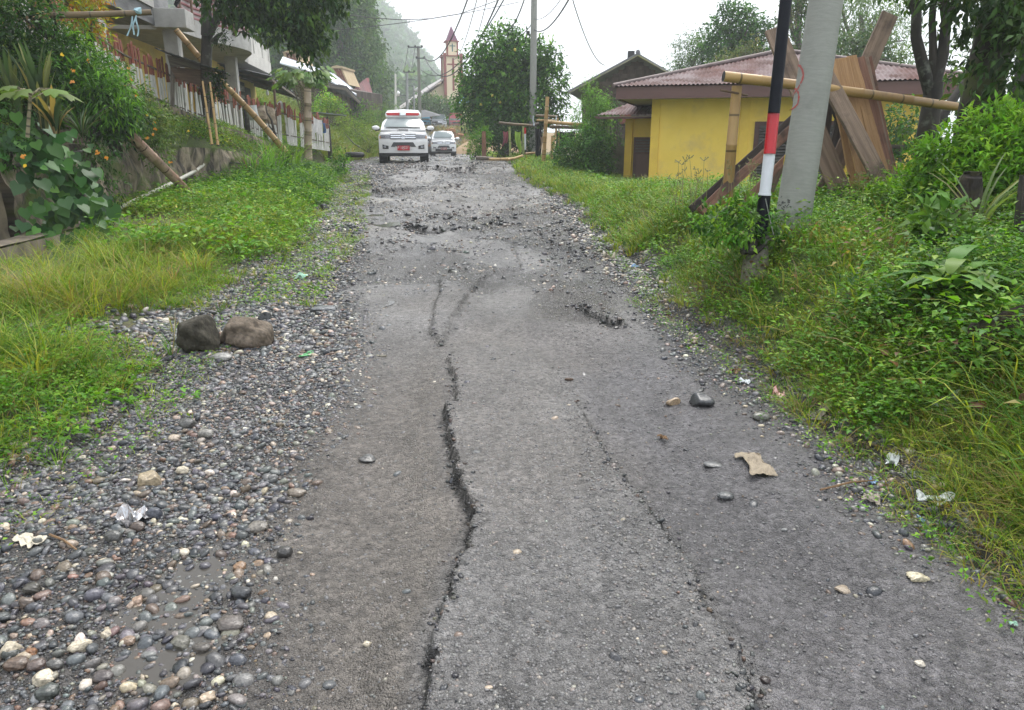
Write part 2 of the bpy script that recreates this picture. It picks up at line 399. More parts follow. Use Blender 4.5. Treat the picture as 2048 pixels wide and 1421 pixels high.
SL_I = gp([(700, 360), (760, 352), (790, 360), (770, 372), (715, 372)])
SL_J = gp([(560, 800), (640, 770), (760, 800), (740, 900), (690, 1020), (600, 1000)])
def sdf(P, x, y):
    d = np.full(x.shape, 1e9); ins = np.zeros(x.shape, bool); n = len(P)
    for i in range(n):
        ax, ay = P[i]; bx, by = P[(i+1) % n]; ex, ey = bx-ax, by-ay
        t = np.clip(((x-ax)*ex+(y-ay)*ey)/(ex*ex+ey*ey+1e-12), 0, 1)
        d = np.minimum(d, np.hypot(x-ax-t*ex, y-ay-t*ey))
        c = ((ay > y) != (by > y)) & (x < (bx-ax)*(y-ay)/(by-ay+1e-12)+ax); ins ^= c
    return np.where(ins, -d, d)
_gy = [p[1] for p in gp([(600, 1421), (560, 1150), (650, 900), (720, 720), (735, 600), (715, 480), (700, 400)])]
_gx = [p[0] for p in gp([(600, 1421), (560, 1150), (650, 900), (720, 720), (735, 600), (715, 480), (700, 400)])]
_o = np.argsort(_gy); _gy = np.array(_gy)[_o]; _gx = np.array(_gx)[_o]
_hy = np.array([p[1] for p in gp([(2048, 1285), (1830, 1100), (1620, 930), (1430, 790), (1310, 680), (1235, 580), (1165, 480), (1095, 412)])])
_hx = np.array([p[0] for p in gp([(2048, 1285), (1830, 1100), (1620, 930), (1430, 790), (1310, 680), (1235, 580), (1165, 480), (1095, 412)])])
def gmask(x, y):
    """loose gravel share 0..1 (margins of the road)"""
    w = .5*(fbm(x*1.4, y*1.0, 61)-.5)
    l = sm(-.18, .35, np.interp(y, _gy, _gx)-x+w); r = sm(-.15, .3, x-np.interp(y, _hy, _hx)+w)
    return np.clip(np.maximum(l, r), 0, 1)
def roadz(x, y, full=False):
    x = np.asarray(x, float); y = np.asarray(y, float)
    jx = x+.05*(fbm(x*6, y*6, 71)-.5)+.05*(fbm(x*22, y*22, 73)-.5); jy = y+.07*(fbm(x*5, y*5, 72)-.5)+.05*(fbm(x*20, y*20, 74)-.5)
    near = sm(14, 5, y)
    z = zr(y)+.085*(fbm(x*.9, y*.45, 75)-.5)+.03*(fbm(x*2.5, y*1.6, 76)-.5)+.014*(fbm(x*9, y*8, 77)-.5)
    rough = sm(7, 11, y)*sm(30, 26, y); z = z-.045*near*sm(.05, .3, sdf(SL_A, x, y))*sm(.75, .35, sdf(SL_A, x, y))
    z = z+rough*(.17*(fbm(x*1.6, y*1.3, 78)-.5)+.07*np.abs(fbm(x*3.2, y*2.6, 79)-.5))
    edge = np.zeros(x.shape); dark = np.zeros(x.shape); top = np.zeros(x.shape)
    for P, h, ew in ((SL_A, .066, .03), (SL_B, .10, .03), (SL_C, .035, .05), (SL_D, .05, .04), (SL_E, .06, .05), (SL_F, .04, .08), (SL_G, .035, .08), (SL_H, .03, .06), (SL_I, .03, .08)):
        d = sdf(P, jx, jy); k = sm(ew*.5, -ew*.5, d)
        if P is SL_A: hh = h*np.interp(y, [1.6, 3, 4.6, 5.3], [1.1, 1.1, .8, .0])*(1-sm(.1, .35, x)*sm(3.7, 4.3, y))
        elif P is SL_B: hh = h*np.interp(y, [20, 24, 26.5, 29, 31], [1.2, 1.2, .9, .3, .1])
        else: hh = h
        z = z+hh*k; top = np.maximum(top, k)
        lip = np.exp(-((d-.2*ew)/(ew*.62))**2)*sm(.30, .55, .55*fbm(x*3, y*1.6, 83)+.55*vn(x*38, y*38, 84))
        if P is SL_C: dark = np.maximum(dark, .7*k*sm(.3, .6, fbm(x*7, y*7, 85)))
        if P is SL_C: lip = lip*.45
        edge = np.maximum(edge, lip*(1 if hh is h else np.clip(hh/h, 0, 1)))
    g = gmask(x, y); z = z-.012*g
    mort = vn(x*34, y*34, 91)*.006+vn(x*70, y*70, 92)*.004; z = z+mort*near
    z = z+edge*.014*(vn(x*60, y*60, 93)-.6)
    if full: return z, edge, dark, g, top
    return z
def roads():
    rows = .15+(np.exp(np.linspace(0, 1, 1150)*math.log(92/1.1))-1)*1.1; rows = np.r_[np.linspace(-9, .1, 40), rows]
    nc = 440; u = np.linspace(0, 1, nc); Yg = np.repeat(rows[:, None], nc, 1)
    a = np.interp(rows, _ly, _lx)-.35; b = np.interp(rows, _ry, _rx)+.35; Xg = a[:, None]+(b-a)[:, None]*u[None]
    z, e, dk, g, top = roadz(Xg, Yg, True)
    d = np.maximum(xl(Yg)-Xg, Xg-xr(Yg)); z = z-.17*sm(-.05, .33, d)
    x, y = Xg, Yg; n = fbm(x*1.1, y*.8, 101); n2 = fbm(x*3.5, y*3.5, 102); n3 = vn(x*45, y*45, 103); n4 = vn(x*95, y*95, 104)
    base = np.array([.165, .158, .154])[None, None]*(.5+.85*n[..., None])*(1+.25*sm(5, 9, y))[..., None]*(.8+.4*fbm(x*6, y*.55, 109))[..., None]  # base brightened with distance, painting in the wet sheen seen at grazing angles
    dA = sdf(SL_A, x, y); xa = np.interp(y, [1.3, 3, 5], [.0, .15, .1])
    lf = (sm(.0, .12, dA)*(x < xa)*sm(6.5, 4, y))[..., None]; rt2 = (sm(.0, .1, dA)*(x > xa)*sm(7, 4.5, y))[..., None]
    base = base*(1-lf)+np.array([.135, .12, .106])*(.6+.7*n[..., None])*lf; base = base*(1-rt2)+np.array([.112, .106, .109])*(.75+.45*n[..., None])*rt2
    brown = sm(.45, .7, fbm(x*.8, y*.6, 105))[..., None]; base = base*(1-.5*brown)+np.array([.128, .112, .098])*.5*brown
    base = base*(.5+.6*n3+.42*n4)[..., None]*(.75+.5*n2[..., None])
    gr = np.array([.055, .052, .05])*(.45+.6*n3+.5*n4)[..., None]; base = base*(1-.8*g[..., None])+gr*.8*g[..., None]
    pale = (sm(.58, .78, .6*fbm(x*2.2, y*2, 106)+.4*n3)*sm(10, 13, y)*sm(24, 19, y))[..., None]*.75; base = base*(1-pale)+np.array([.36, .33, .27])*(.5+.8*n3[..., None])*pale
    wetn = sm(.38, .6, fbm(x*.75, y*.45, 107)); wetn = np.maximum(wetn, .55*sm(.4, .7, fbm(x*2.2, y*1.2, 108))*sm(5, 8, y))
    base = base*(1-.3*wetn[..., None]); base = base*(1-.28*dk[..., None])*(1+.06*top[..., None]*sm(7, 5, y)[..., None]); base = base*(1-np.clip(e*1.1, 0, .88))[..., None]
    V = np.stack([Xg, Yg, z], -1).reshape(-1, 3); nr = len(rows)
    i = np.arange((nr-1)*nc).reshape(nr-1, nc)[:, :-1].ravel(); Q = np.stack([i, i+1, i+nc+1, i+nc], 1)
    m, nt, bs, o = _mat('wet_worn_asphalt')
    at = nd(nt, 'ShaderNodeAttribute', attribute_name='Col'); aw = nd(nt, 'ShaderNodeAttribute', attribute_name='wet')
    ge = nd(nt, 'ShaderNodeNewGeometry')
    vo = nd(nt, 'ShaderNodeTexVoronoi', Scale=52.); nt.links.new(ge.outputs['Position'], vo.inputs['Vector'])
    vo2 = nd(nt, 'ShaderNodeTexVoronoi', Scale=140.); nt.links.new(ge.outputs['Position'], vo2.inputs['Vector'])
    sx = nd(nt, 'ShaderNodeSeparateColor'); nt.links.new(vo.outputs['Color'], sx.inputs[0])
    mr = nd(nt, 'ShaderNodeMapRange'); nt.links.new(sx.outputs[0], mr.inputs[0])
    for k, v in ((1, 0.), (2, 1.), (3, .72), (4, 1.3)): mr.inputs[k].default_value = v
    nt.links.new(mix(nt, 1., at.outputs['Color'], mr.outputs[0], 'MULTIPLY'), bs.inputs['Base Color'])
    ad = nd(nt, 'ShaderNodeMath', operation='ADD'); nt.links.new(vo.outputs['Distance'], ad.inputs[0]); nt.links.new(vo2.outputs['Distance'], ad.inputs[1])
    bp = nd(nt, 'ShaderNodeBump', Strength=.9, Distance=.012, invert=True); nt.links.new(ad.outputs[0], bp.inputs['Height']); nt.links.new(bp.outputs[0], bs.inputs['Normal'])
    rr = nd(nt, 'ShaderNodeMapRange'); nt.links.new(aw.outputs['Fac'], rr.inputs[0])
    for k, v in ((1, 0.), (2, 1.), (3, .58), (4, .15)): rr.inputs[k].default_value = v
    nt.links.new(rr.outputs[0], bs.inputs['Roughness']); bs.inputs['Specular IOR Level'].default_value = .5
    ob = npmesh('road', V, None, Q, base.reshape(-1, 3), m); tag(ob, kind='structure')
    a2 = ob.data.attributes.new('wet', 'FLOAT', 'POINT'); a2.data.foreach_set('value', np.clip(wetn+.35*g*0+.25, 0, 1).astype(np.float32).ravel())
roads()
def surf(x, y):
    x = np.asarray(x, float); y = np.asarray(y, float)
    d = np.maximum(xl(y)-x, x-xr(y)); return np.maximum(terr(x, y), np.where(d < .33, roadz(x, y)-.17*sm(-.05, .33, d), -99))
def S(x, y): return float(surf(np.array([x]), np.array([y]))[0])
def onsurf(px, py, it=60):
    """photo pixel -> point on the built ground"""
    a, b, c = ray(px, py); t = np.geomspace(1.1, 60, 260)
    for _ in range(3):
        q = np.nonzero(CAMH+c/b*t < surf(a/b*t, t))[0]; i = int(q[0]) if len(q) else len(t)-1
        t = np.linspace(t[max(i-1, 0)], t[i], 24)
    y = t[12]; return Vector((a/b*y, y, S(a/b*y, y)))
# --------------------------------------------------------------- stones
def ico(sub):
    t = (1+5**.5)/2; V = [(-1, t, 0), (1, t, 0), (-1, -t, 0), (1, -t, 0), (0, -1, t), (0, 1, t), (0, -1, -t), (0, 1, -t), (t, 0, -1), (t, 0, 1), (-t, 0, -1), (-t, 0, 1)]
    F = [(0, 11, 5), (0, 5, 1), (0, 1, 7), (0, 7, 10), (0, 10, 11), (1, 5, 9), (5, 11, 4), (11, 10, 2), (10, 7, 6), (7, 1, 8), (3, 9, 4), (3, 4, 2), (3, 2, 6), (3, 6, 8), (3, 8, 9), (4, 9, 5), (2, 4, 11), (6, 2, 10), (8, 6, 7), (9, 8, 1)]
    V = [np.array(v)/np.linalg.norm(v) for v in V]
    for _ in range(sub):
        c = {}; F2 = []
        def mid(a, b):
            k = (min(a, b), max(a, b))
            if k not in c: v = V[a]+V[b]; V.append(v/np.linalg.norm(v)); c[k] = len(V)-1
            return c[k]
        for a, b, d in F: ab, bd, da = mid(a, b), mid(b, d), mid(d, a); F2 += [(a, ab, da), (b, bd, ab), (d, da, bd), (ab, bd, da)]
        F = F2
    return np.array(V), np.array(F)
I0, I1, I3 = ico(0), ico(1), ico(4)
STONEC = [tuple(v*1.3 for v in c) for c in [(.05, .052, .056)]*5+[(.075, .076, .078)]*5+[(.11, .108, .103)]*3+[(.1, .075, .058)]*2+[(.035, .036, .04)]*3+[(.16, .145, .12)]+[(.13, .085, .06)]]
PALE = [(.42, .37, .28), (.36, .3, .22), (.5, .46, .38), (.34, .26, .2)]
def stones(x, y, r, pale=.05, base=I1, sink=.25, flat=(.45, .8), ang=.12):
    n = len(x); T, F = base; k = len(T)
    sx = r*(.85+.5*rng.random(n)); sy = r*(.7+.35*rng.random(n)); sz = r*rng.uniform(*flat, n)
    a = rng.random(n)*6.283; ca, sa = np.cos(a), np.sin(a)
    seed = rng.normal(size=(n, 4, 3)); bump = 0
    for q in range(4): bump = bump+np.sin(np.einsum('kj,nj->nk', T, seed[:, q])*2.2+q*1.7)*ang/2
    Vt = T[None]*(1+bump)[..., None]; p = np.sign(Vt)*np.abs(Vt)**.88
    X = p[..., 0]*sx[:, None]; Y = p[..., 1]*sy[:, None]; Z = p[..., 2]*sz[:, None]
    tl = rng.normal(size=(n, 2))*.22
    Z = Z+X*tl[:, :1]+Y*tl[:, 1:]
    z0 = surf(x, y)+sz*(1-2*np.clip(sink+.3*sm(.25, -.1, np.interp(y, _gy, _gx)-x)*(x < .3)*(y < 9), 0, .75))
    V = np.stack([x[:, None]+X*ca[:, None]-Y*sa[:, None], y[:, None]+X*sa[:, None]+Y*ca[:, None], z0[:, None]+Z], -1)
    C = palette(n, STONEC, .16); m = rng.random(n) < pale; C[m] = palette(int(m.sum()), PALE, .12)
    return V.reshape(-1, 3), (F[None]+(np.arange(n)*k)[:, None, None]).reshape(-1, 3), np.repeat(C, k, 0)
STM = colmat('wet_stone', .33, .5, .25, 120.)
def gravel():
    parts = []
    def band(n, y0, y1, side, r0, r1, base, pale, sink=.28):
        y = y0+(y1-y0)*rng.random(n)**1.15
        a, b = np.interp(y, _ly, _lx)-.45, np.interp(y, _ry, _rx)+.3
        if side < 0: x = a+(np.interp(y, _gy, _gx)+.25-a)*rng.random(n)
        elif side > 0: x = b-(b-np.interp(y, _hy, _hx)+.15)*rng.random(n)
        else: x = a+(b-a)*rng.random(n)
        g = gmask(x, y)*(.35+.9*fbm(x*1.8, y*1.8, 111)); k = rng.random(n) < (g*1.25 if side else .25)
        x, y = x[k], y[k]; r = r0*(r1/r0)**(rng.random(len(x))**1.7)
        parts.append(stones(x, y, r, pale, base, sink))
    band(5200, .7, 3.2, -1, .008, .028, I1, .06, .42); band(34000, .5, 4.2, -1, .004, .011, I0, .04, .35)
    band(9000, 2.6, 7, -1, .008, .024, I1, .06, .42); band(26000, 3.6, 11, -1, .007, .014, I0, .05, .36); band(5000, 5, 14, -1, .014, .034, I1, .08, .36)
    band(2600, 1.4, 8, 1, .009, .024, I1, .09, .4); band(20000, 1.2, 9, 1, .004, .011, I0, .06, .4)
    band(8000, 7, 27, 1, .012, .034, I1, .16, .4); band(12000, 10, 29, -1, .012, .04, I1, .1, .4)
    band(9000, .8, 6, 0, .004, .011, I0, .05, .5); band(800, 1.0, 7, 0, .011, .025, I1, .12, .64)
    band(5000, 7, 28, 0, .010, .025, I1, .16, .55); band(1500, 30, 60, 0, .03, .08, I1, .1, .5)
    band(30000, .6, 3.6, -1, .002, .005, I0, .05, .3)
    n = 700; parts.append(stones(-2.85+.5*rng.normal(size=n)*.8, 5.6+.5*rng.normal(size=n), .008+.03*rng.random(n)**2.5, .12, I1, .35))
    n = 2600; y = 7.5+20*rng.random(n)**1.1; a = np.interp(y, _ly, _lx); x = a+(np.interp(y, _ry, _rx)-a)*rng.random(n); k = fbm(x*1.3, y*1.1, 119) > .52; x, y = x[k], y[k]; v, t, c = stones(x, y, .008+.035*rng.random(len(x))**2.4, .08, I1, .4, (.4, .8), .35); parts.append((v, t, c*.7))
    # aggregate standing proud of the worn asphalt
    n = 60000; y = .75+6.5*rng.random(n)**1.35; x = np.interp(y, _gy, _gx)+(np.interp(y, _hy, _hx)-np.interp(y, _gy, _gx))*rng.random(n)
    k = rng.random(n) < .25+.75*sm(.02, -.05, sdf(SL_A, x, y)); x, y = x[k], y[k]; v, t, c = stones(x, y, .0028+.0065*rng.random(len(x))**2, .02, I0, .5, (.4, .7)); c = c*.4+np.array([.11, .105, .102])*.85; parts.append((v, t, c))
    # broken crumbs along the edges of the asphalt plates
    for P, m, r1, jit in ((SL_A, 1300, .009, .028), (SL_C, 150, .011, .07), (SL_D, 140, .018, .04), (SL_B, 420, .04, .08), (SL_E, 90, .04, .12), (SL_H, 200, .025, .1), (SL_G, 200, .04, .12)):
        i = rng.integers(0, len(P), m); f = rng.random((m, 1)); q = P[i]*(1-f)+P[(i+1) % len(P)]*f+rng.normal(size=(m, 2))*jit; kk = (q[:, 1] > .9)
        if P is SL_A: kk &= (q[:, 1] < 4.95) & ~((q[:, 0] > .12) & (q[:, 1] > 4.1))
        q = q[kk]
        L = np.linalg.norm(P[(i+1) % len(P)]-P[i], axis=1)[kk]; kk = rng.random(len(q)) < np.minimum(1, L/.35); q = q[kk]; v, t, c = stones(q[:, 0], q[:, 1], .003+r1*rng.random(len(q))**2.2, .0, I1, .3, (.5, .9), .4); parts.append((v, t, c*.5))
    n = 6000; y = 7+22*rng.random(n)**1.2; a = np.interp(y, _ly, _lx); x = a+(np.interp(y, _ry, _rx)-a)*rng.random(n); k = fbm(x*.8, y*.7, 118) > .42; x, y = x[k], y[k]; parts.append(stones(x, y, .008+.02*rng.random(len(x))**2, .16, I0, .4))
    v, t, c = merge(parts); o = npmesh('gravel', v, t, None, c, STM); tag(o, kind='stuff')
gravel()
def stone(name, px, py, wpx, label, cat='stone', col=None, flat=.6, group=None, asp=1., ang=.12, rz=None, Y=None, sink=.2, amp=1, chip=0):
    p = onsurf(px, py) if Y is None else W(px, py, Y)
    r = wpx/2*p.y/FPX; V, F = I3; q = V*np.array([1, asp, flat])*r
    sd = rng.normal(size=(6, 3)); b = 0
    for i in range(6): b = b+np.sin(V@sd[i]*(1.2+.5*i)+i)*ang/(1+.35*i)
    q = q*(1+b*amp)[:, None]; q = q*(1+.11*(fbm(V[:, 0]*3+sd[0, 0]*9+7, V[:, 1]*3+V[:, 2]*2.3+9, 11, 4)-.5))[:, None]
    nc = chip or (5 if ang > .13 else 0)
    for i in range(nc):
        nn = rng.normal(size=3); nn /= np.linalg.norm(nn); nn[2] = abs(nn[2])*.7; e = (q@nn); mx = e.max(); q = q-nn[None]*np.maximum(0, e-mx*rng.uniform(.55, .8))[:, None]*.92
    q = np.sign(q)*np.abs(q)**.93*(r**.07)
    q[:, 2] += r*flat*(1-2*sink); q[:, 2] = np.maximum(q[:, 2], -r*flat*.9)
    c = np.array(col or (.07, .07, .07)); C = c*(1+.5*(fbm(V[:, 0]*5+9, V[:, 1]*5+V[:, 2]*4, 7)-.5)*2+.3*(vn(V[:, 0]*22, V[:, 1]*22+V[:, 2]*17, 8)-.5))[:, None]
    o = npmesh(name, q+np.array(p), F, None, C, STM if wpx < 80 else colmat('rough_stone', .85, .25, .9, 38.), at=tuple(p)); 
    if rz is not None: o.rotation_euler = (0, 0, rz)
    return tag(o, label, cat, group)
DK, MID, BR, TAN, CRM = (.05, .053, .06), (.085, .083, .078), (.11, .078, .058), (.26, .2, .13), (.48, .42, .32)
stone('boulder', 402, 700, 92, 'dark pointed boulder wedged upright beside the rounder brown one', 'boulder', (.05, .045, .034), 1.0, None, .8, .13, sink=.2, chip=3)
stone('boulder', 492, 690, 104, 'rounded brown-grey boulder lying against the dark pointed one', 'boulder', (.14, .112, .085), .62, None, .75, .12, sink=.2)
for px, py, w, l, c, f, a in [
    (297, 968, 62, 'large mottled tan and cream stone at the edge of the weeds', (.3, .24, .16), .45, .14),
    (25, 1302, 48, 'cream angular stone cut by the left edge of the photo above two brown cobbles', CRM, .55, .2),
    (34, 1332, 52, 'long rusty-brown cobble just under the cream angular stone', BR, .45, .08),
    (62, 1310, 30, 'small orange-brown pebble directly right of the cream angular stone', (.2, .1, .05), .6, .08),
    (75, 1335, 40, 'reddish-grey cobble between the rusty-brown and the grey one', (.1, .075, .065), .55, .08),
    (111, 1333, 38, 'smooth grey cobble right of the reddish-grey one', MID, .6, .08),
    (92, 1360, 50, 'pale angular stone with a flat top under the grey cobbles', CRM, .5, .22),
    (165, 1300, 42, 'pale wedge-shaped stone standing among dark pebbles', CRM, .6, .25),
    (212, 1272, 24, 'small square pale stone right of the pale wedge', CRM, .7, .2),
    (97, 1392, 54, 'large dark grey-green cobble in the bottom left corner', (.06, .066, .06), .65, .08),
    (258, 1285, 34, 'flat tan-pink stone beside the small square pale one', (.2, .14, .1), .4, .12),
    (275, 1208, 40, 'pinkish angular stone in the wet gravel', (.34, .24, .18), .45, .22),
    (47, 1212, 44, 'brown triangular cobble near the left edge of the photo', (.13, .1, .08), .6, .15),
    (228, 1080, 38, 'round grey cobble below the crumpled white wrapper', MID, .75, .06),
    (310, 1035, 36, 'round blue-grey cobble right of the crumpled white wrapper', (.06, .065, .08), .85, .06),
    (276, 1060, 32, 'round dark brown cobble between the grey and the blue-grey ones', (.075, .055, .045), .7, .06),
    (66, 1182, 34, 'dark brown-grey cobble above the triangular one', (.075, .07, .06), .6, .08),
    (182, 1108, 28, 'greenish grey pebble under the round grey cobble', (.1, .1, .085), .6, .08),
    (516, 1058, 44, 'smooth tan-grey cobble half sunk in the asphalt edge', (.15, .135, .115), .45, .06),
    (478, 1138, 30, 'orange-tan pebble standing out of the wet gravel', (.24, .15, .09), .6, .08),
    (485, 1192, 48, 'big dark grey cobble in the wet gravel beside the asphalt', (.06, .062, .066), .55, .12),
    (460, 1252, 62, 'long brown-grey cobble pointing at the asphalt', (.11, .095, .085), .4, .08),
    (362, 1290, 48, 'large olive-grey cobble in the shallow water', (.11, .105, .085), .5, .1),
    (405, 1300, 40, 'grey-brown cobble touching the large olive-grey one', (.09, .08, .07), .55, .12),
    (415, 1400, 42, 'pale pink angular stone at the bottom edge of the photo', (.36, .28, .2), .45, .22),
    (205, 1358, 52, 'dull purple-brown flat cobble at the bottom left', (.085, .072, .07), .4, .08),
    (570, 1110, 34, 'dark round pebble on the asphalt beside the gravel', (.05, .047, .045), .7, .06),
    (735, 922, 36, 'dark flat cobble left of the long crack', (.07, .068, .065), .4, .1),
    (595, 990, 40, 'tan oval cobble at the rim of the asphalt', (.17, .14, .11), .45, .08),
    (375, 852, 34, 'grey oval cobble among the pebbles below the boulders', MID, .6, .08),
    (412, 872, 34, 'pale grey oval cobble right of the grey oval one', (.2, .19, .17), .5, .08),
    (348, 880, 24, 'pinkish cream pebble left of the pale grey oval cobble', (.4, .33, .26), .6, .1),
    (440, 720, 44, 'flat light grey stone just below the brown boulder', (.2, .195, .18), .35, .1),
    (365, 945, 26, 'cream pebble right of the large mottled stone', CRM, .6, .12),
    (648, 622, 50, 'flat blue-grey slab of stone on the left shoulder', (.13, .135, .14), .25, .1),
    (1394, 808, 42, 'dark angular broken stone on the right side of the road', (.055, .057, .06), .6, .28),
    (1350, 808, 28, 'small tan stone left of the dark angular one', (.3, .22, .14), .6, .2),
    (1520, 838, 38, 'grey-green cobble near the pink wrapper', (.12, .12, .1), .45, .08),
    (1452, 996, 34, 'smooth dark oval cobble below the torn cardboard', (.075, .077, .078), .4, .06),
    (1425, 932, 40, 'long flat grey stone left of the torn cardboard', (.1, .1, .1), .2, .06),
    (1834, 1158, 42, 'flat cream stone at the right shoulder', (.42, .37, .26), .35, .14),
    (1688, 1180, 36, 'flat tan stone set in the dark asphalt on the right', (.24, .19, .14), .2, .2),
    (1840, 1328, 26, 'pale pebble in the dark asphalt at the bottom right', (.4, .36, .3), .3, .15),
    (1530, 1362, 24, 'blackish brown pebble by the lowest crack', (.04, .03, .028), .5, .1),
    (1858, 1072, 28, 'dark blue-grey stone beside the white wrapper and grass', (.07, .075, .085), .6, .12),
    (646, 425, 22, 'black lump of stone on the far left shoulder', (.02, .02, .022), .8, .2),
    (532, 640, 26, 'black stone up the slope from the brown boulder', (.025, .026, .028), .8, .2),
    (735, 1290, 20, 'cream chip lying on the asphalt left of the crack', CRM, .5, .2),
    (1860, 545, 20, 'pale yellowish stone below the concrete footing', (.3, .26, .18), .6, .15)]:
    stone('stone', px, py, w, l, 'stone', c, f, None, R.uniform(.7, .95), a, R.uniform(-.3, .3), sink=.22)

# --------------------------------------------------------------- shallow rain water between the pebbles
def puddle(px, py, rx, ry, seed, dz=.004, thr=.42):
    g = onsurf(px, py); n = 130; u = np.linspace(-1, 1, n); X, Y = np.meshgrid(g.x+rx*u, g.y+ry*u); Z = np.zeros_like(X)
    m = fbm((X-g.x)*4.5+seed, (Y-g.y)*3.5, seed, 4)-.55*np.hypot((X-g.x)/rx, (Y-g.y)/ry)**2 > thr-.3
    q = surf(X.ravel(), Y.ravel()).reshape(n, n); A = np.c_[X[m], Y[m], np.ones(m.sum())]; co = np.linalg.lstsq(A, q[m], rcond=None)[0]
    Z = co[0]*X+co[1]*Y+co[2]+dz; V = np.stack([X, Y, Z], -1).reshape(-1, 3); i = np.arange((n-1)*n).reshape(n-1, n)[:, :-1].ravel(); mm = m.ravel(); ok = mm[i] & mm[i+1] & mm[i+n] & mm[i+n+1]; i = i[ok]
    used = np.unique(np.concatenate([i, i+1, i+n, i+n+1])); mp = np.full(n*n, -1); mp[used] = np.arange(len(used))
    tag(npmesh('puddle', V[used], None, mp[np.stack([i, i+1, i+n+1, i+n], 1)], None, WATER, smooth=False), kind='structure')
WATER, _nt, _b, _o = _mat('muddy_water'); _b.inputs['Base Color'].default_value = (.07, .064, .056, 1); _b.inputs['Roughness'].default_value = .07; _b.inputs['IOR'].default_value = 1.33
_n = nd(_nt, 'ShaderNodeTexNoise', Scale=26., Detail=2.); _g = nd(_nt, 'ShaderNodeNewGeometry'); _nt.links.new(_g.outputs['Position'], _n.inputs['Vector']); _p = nd(_nt, 'ShaderNodeBump', Strength=.06, Distance=.01); _nt.links.new(_n.outputs[0], _p.inputs['Height']); _nt.links.new(_p.outputs[0], _b.inputs['Normal'])
for a in ((395, 1215, .28, .5, 3, .002), (705, 640, .3, .9, 9, -.006), (760, 440, .5, 1.5, 12, -.012)): puddle(*a)
# ================================================================ GRASS AND HERBS ON THE VERGES
BL = leaf_t(1., 0, .55, 'blade'); LF = leaf_t(.55, .1, .22); LFN = leaf_t(.34, .08, .25)
GY = [(.25, .31, .035), (.3, .31, .045), (.18, .27, .028), (.13, .24, .025)]; GG = [(.07, .17, .016), (.11, .23, .022), (.14, .26, .028), (.06, .14, .016)]
STRAW = [(.3, .22, .09), (.24, .16, .06), (.33, .26, .13)]
HB = [(.08, .21, .016), (.11, .26, .02), (.15, .3, .026), (.06, .16, .014), (.2, .32, .035)]; HD = [(.034, .1, .014), (.048, .135, .018), (.062, .16, .02)]
def tufts(x, y, h, per, cols, wid=.006, rad=.05, lean=.35, jit=.16):
    n = len(x); z = surf(x, y); li = np.repeat(np.arange(n), per); k = len(li); h = np.broadcast_to(np.asarray(h, float), (n,))
    a = rng.random(k)*6.283; q = rng.random(k)**.6; o = np.stack([np.cos(a), np.sin(a)], 1)
    P = np.stack([x[li]+o[:, 0]*q*rad, y[li]+o[:, 1]*q*rad, z[li]-.01], 1)
    L = lean*(.3+1.2*rng.random(k)); D = np.stack([o[:, 0]*L, o[:, 1]*L, np.ones(k)], 1)+rng.normal(size=(k, 3))*.12
    N = np.stack([-o[:, 0], -o[:, 1], np.full(k, .35)], 1)+rng.normal(size=(k, 3))*.25; N[:, 2] = np.abs(N[:, 2])
    hh = h[li]*(.45+.75*rng.random(k)); W_ = wid*(.6+.8*rng.random(k))
    C = palette(n, cols, jit)[li]*(1+.15*rng.normal(size=(k, 1)))
    dead = rng.random(k) < .07; C[dead] = palette(int(dead.sum()), STRAW, .2)
    return inst(BL, P, D, N, np.stack([W_, hh, hh], 1), C)
def herbs(x, y, h, rad, per, size, cols, tm=None, jit=.16, up=.25):
    n = len(x); z = surf(x, y); li = np.repeat(np.arange(n), per); k = len(li)
    h = np.broadcast_to(np.asarray(h, float), (n,)); size = np.broadcast_to(np.asarray(size, float), (n,))
    a = rng.random(k)*6.283; q = rng.random(k)**.5*rad; t = rng.random(k)**.7
    P = np.stack([x[li]+np.cos(a)*q, y[li]+np.sin(a)*q, z[li]+.01+h[li]*t*(1-.35*q/rad)], 1)
    D = np.stack([np.cos(a), np.sin(a), rng.normal(size=k)*.35+up], 1); N = np.stack([np.cos(a)*-.3, np.sin(a)*-.3, np.ones(k)], 1)+rng.normal(size=(k, 3))*.35
    C = palette(n, cols, jit)[li]*(1+.13*rng.normal(size=(k, 1)))
    return inst(tm if tm is not None else LF, P, D, N, size[li]*(.55+.8*rng.random(k)), C)
def field(side, n, y0, y1, d0, d1, p=1.3, dmax=None):
    """random points on a verge between distances d0..d1 from the road edge"""
    y = y0+(y1-y0)*rng.random(n)**p
    d = d0+(np.minimum(d1, .55*y+2.2 if side > 0 else 9)-d0)*rng.random(n)
    x = xl(y)-d if side < 0 else xr(y)+d
    if side < 0: k = (x > np.where(y < 11.5, -5.5, xw(y)+.02)) & (rng.random(len(x)) > np.where(y < 11.5, .93*sm(-3.9, -4.7, x), .8*sm(.9, .2, x-xw(y)))); x, y, d = x[k], y[k], d[k]
    return x, y, d
def keep(x, y, d, pr):
    k = rng.random(len(x)) < pr; return x[k], y[k], d[k]
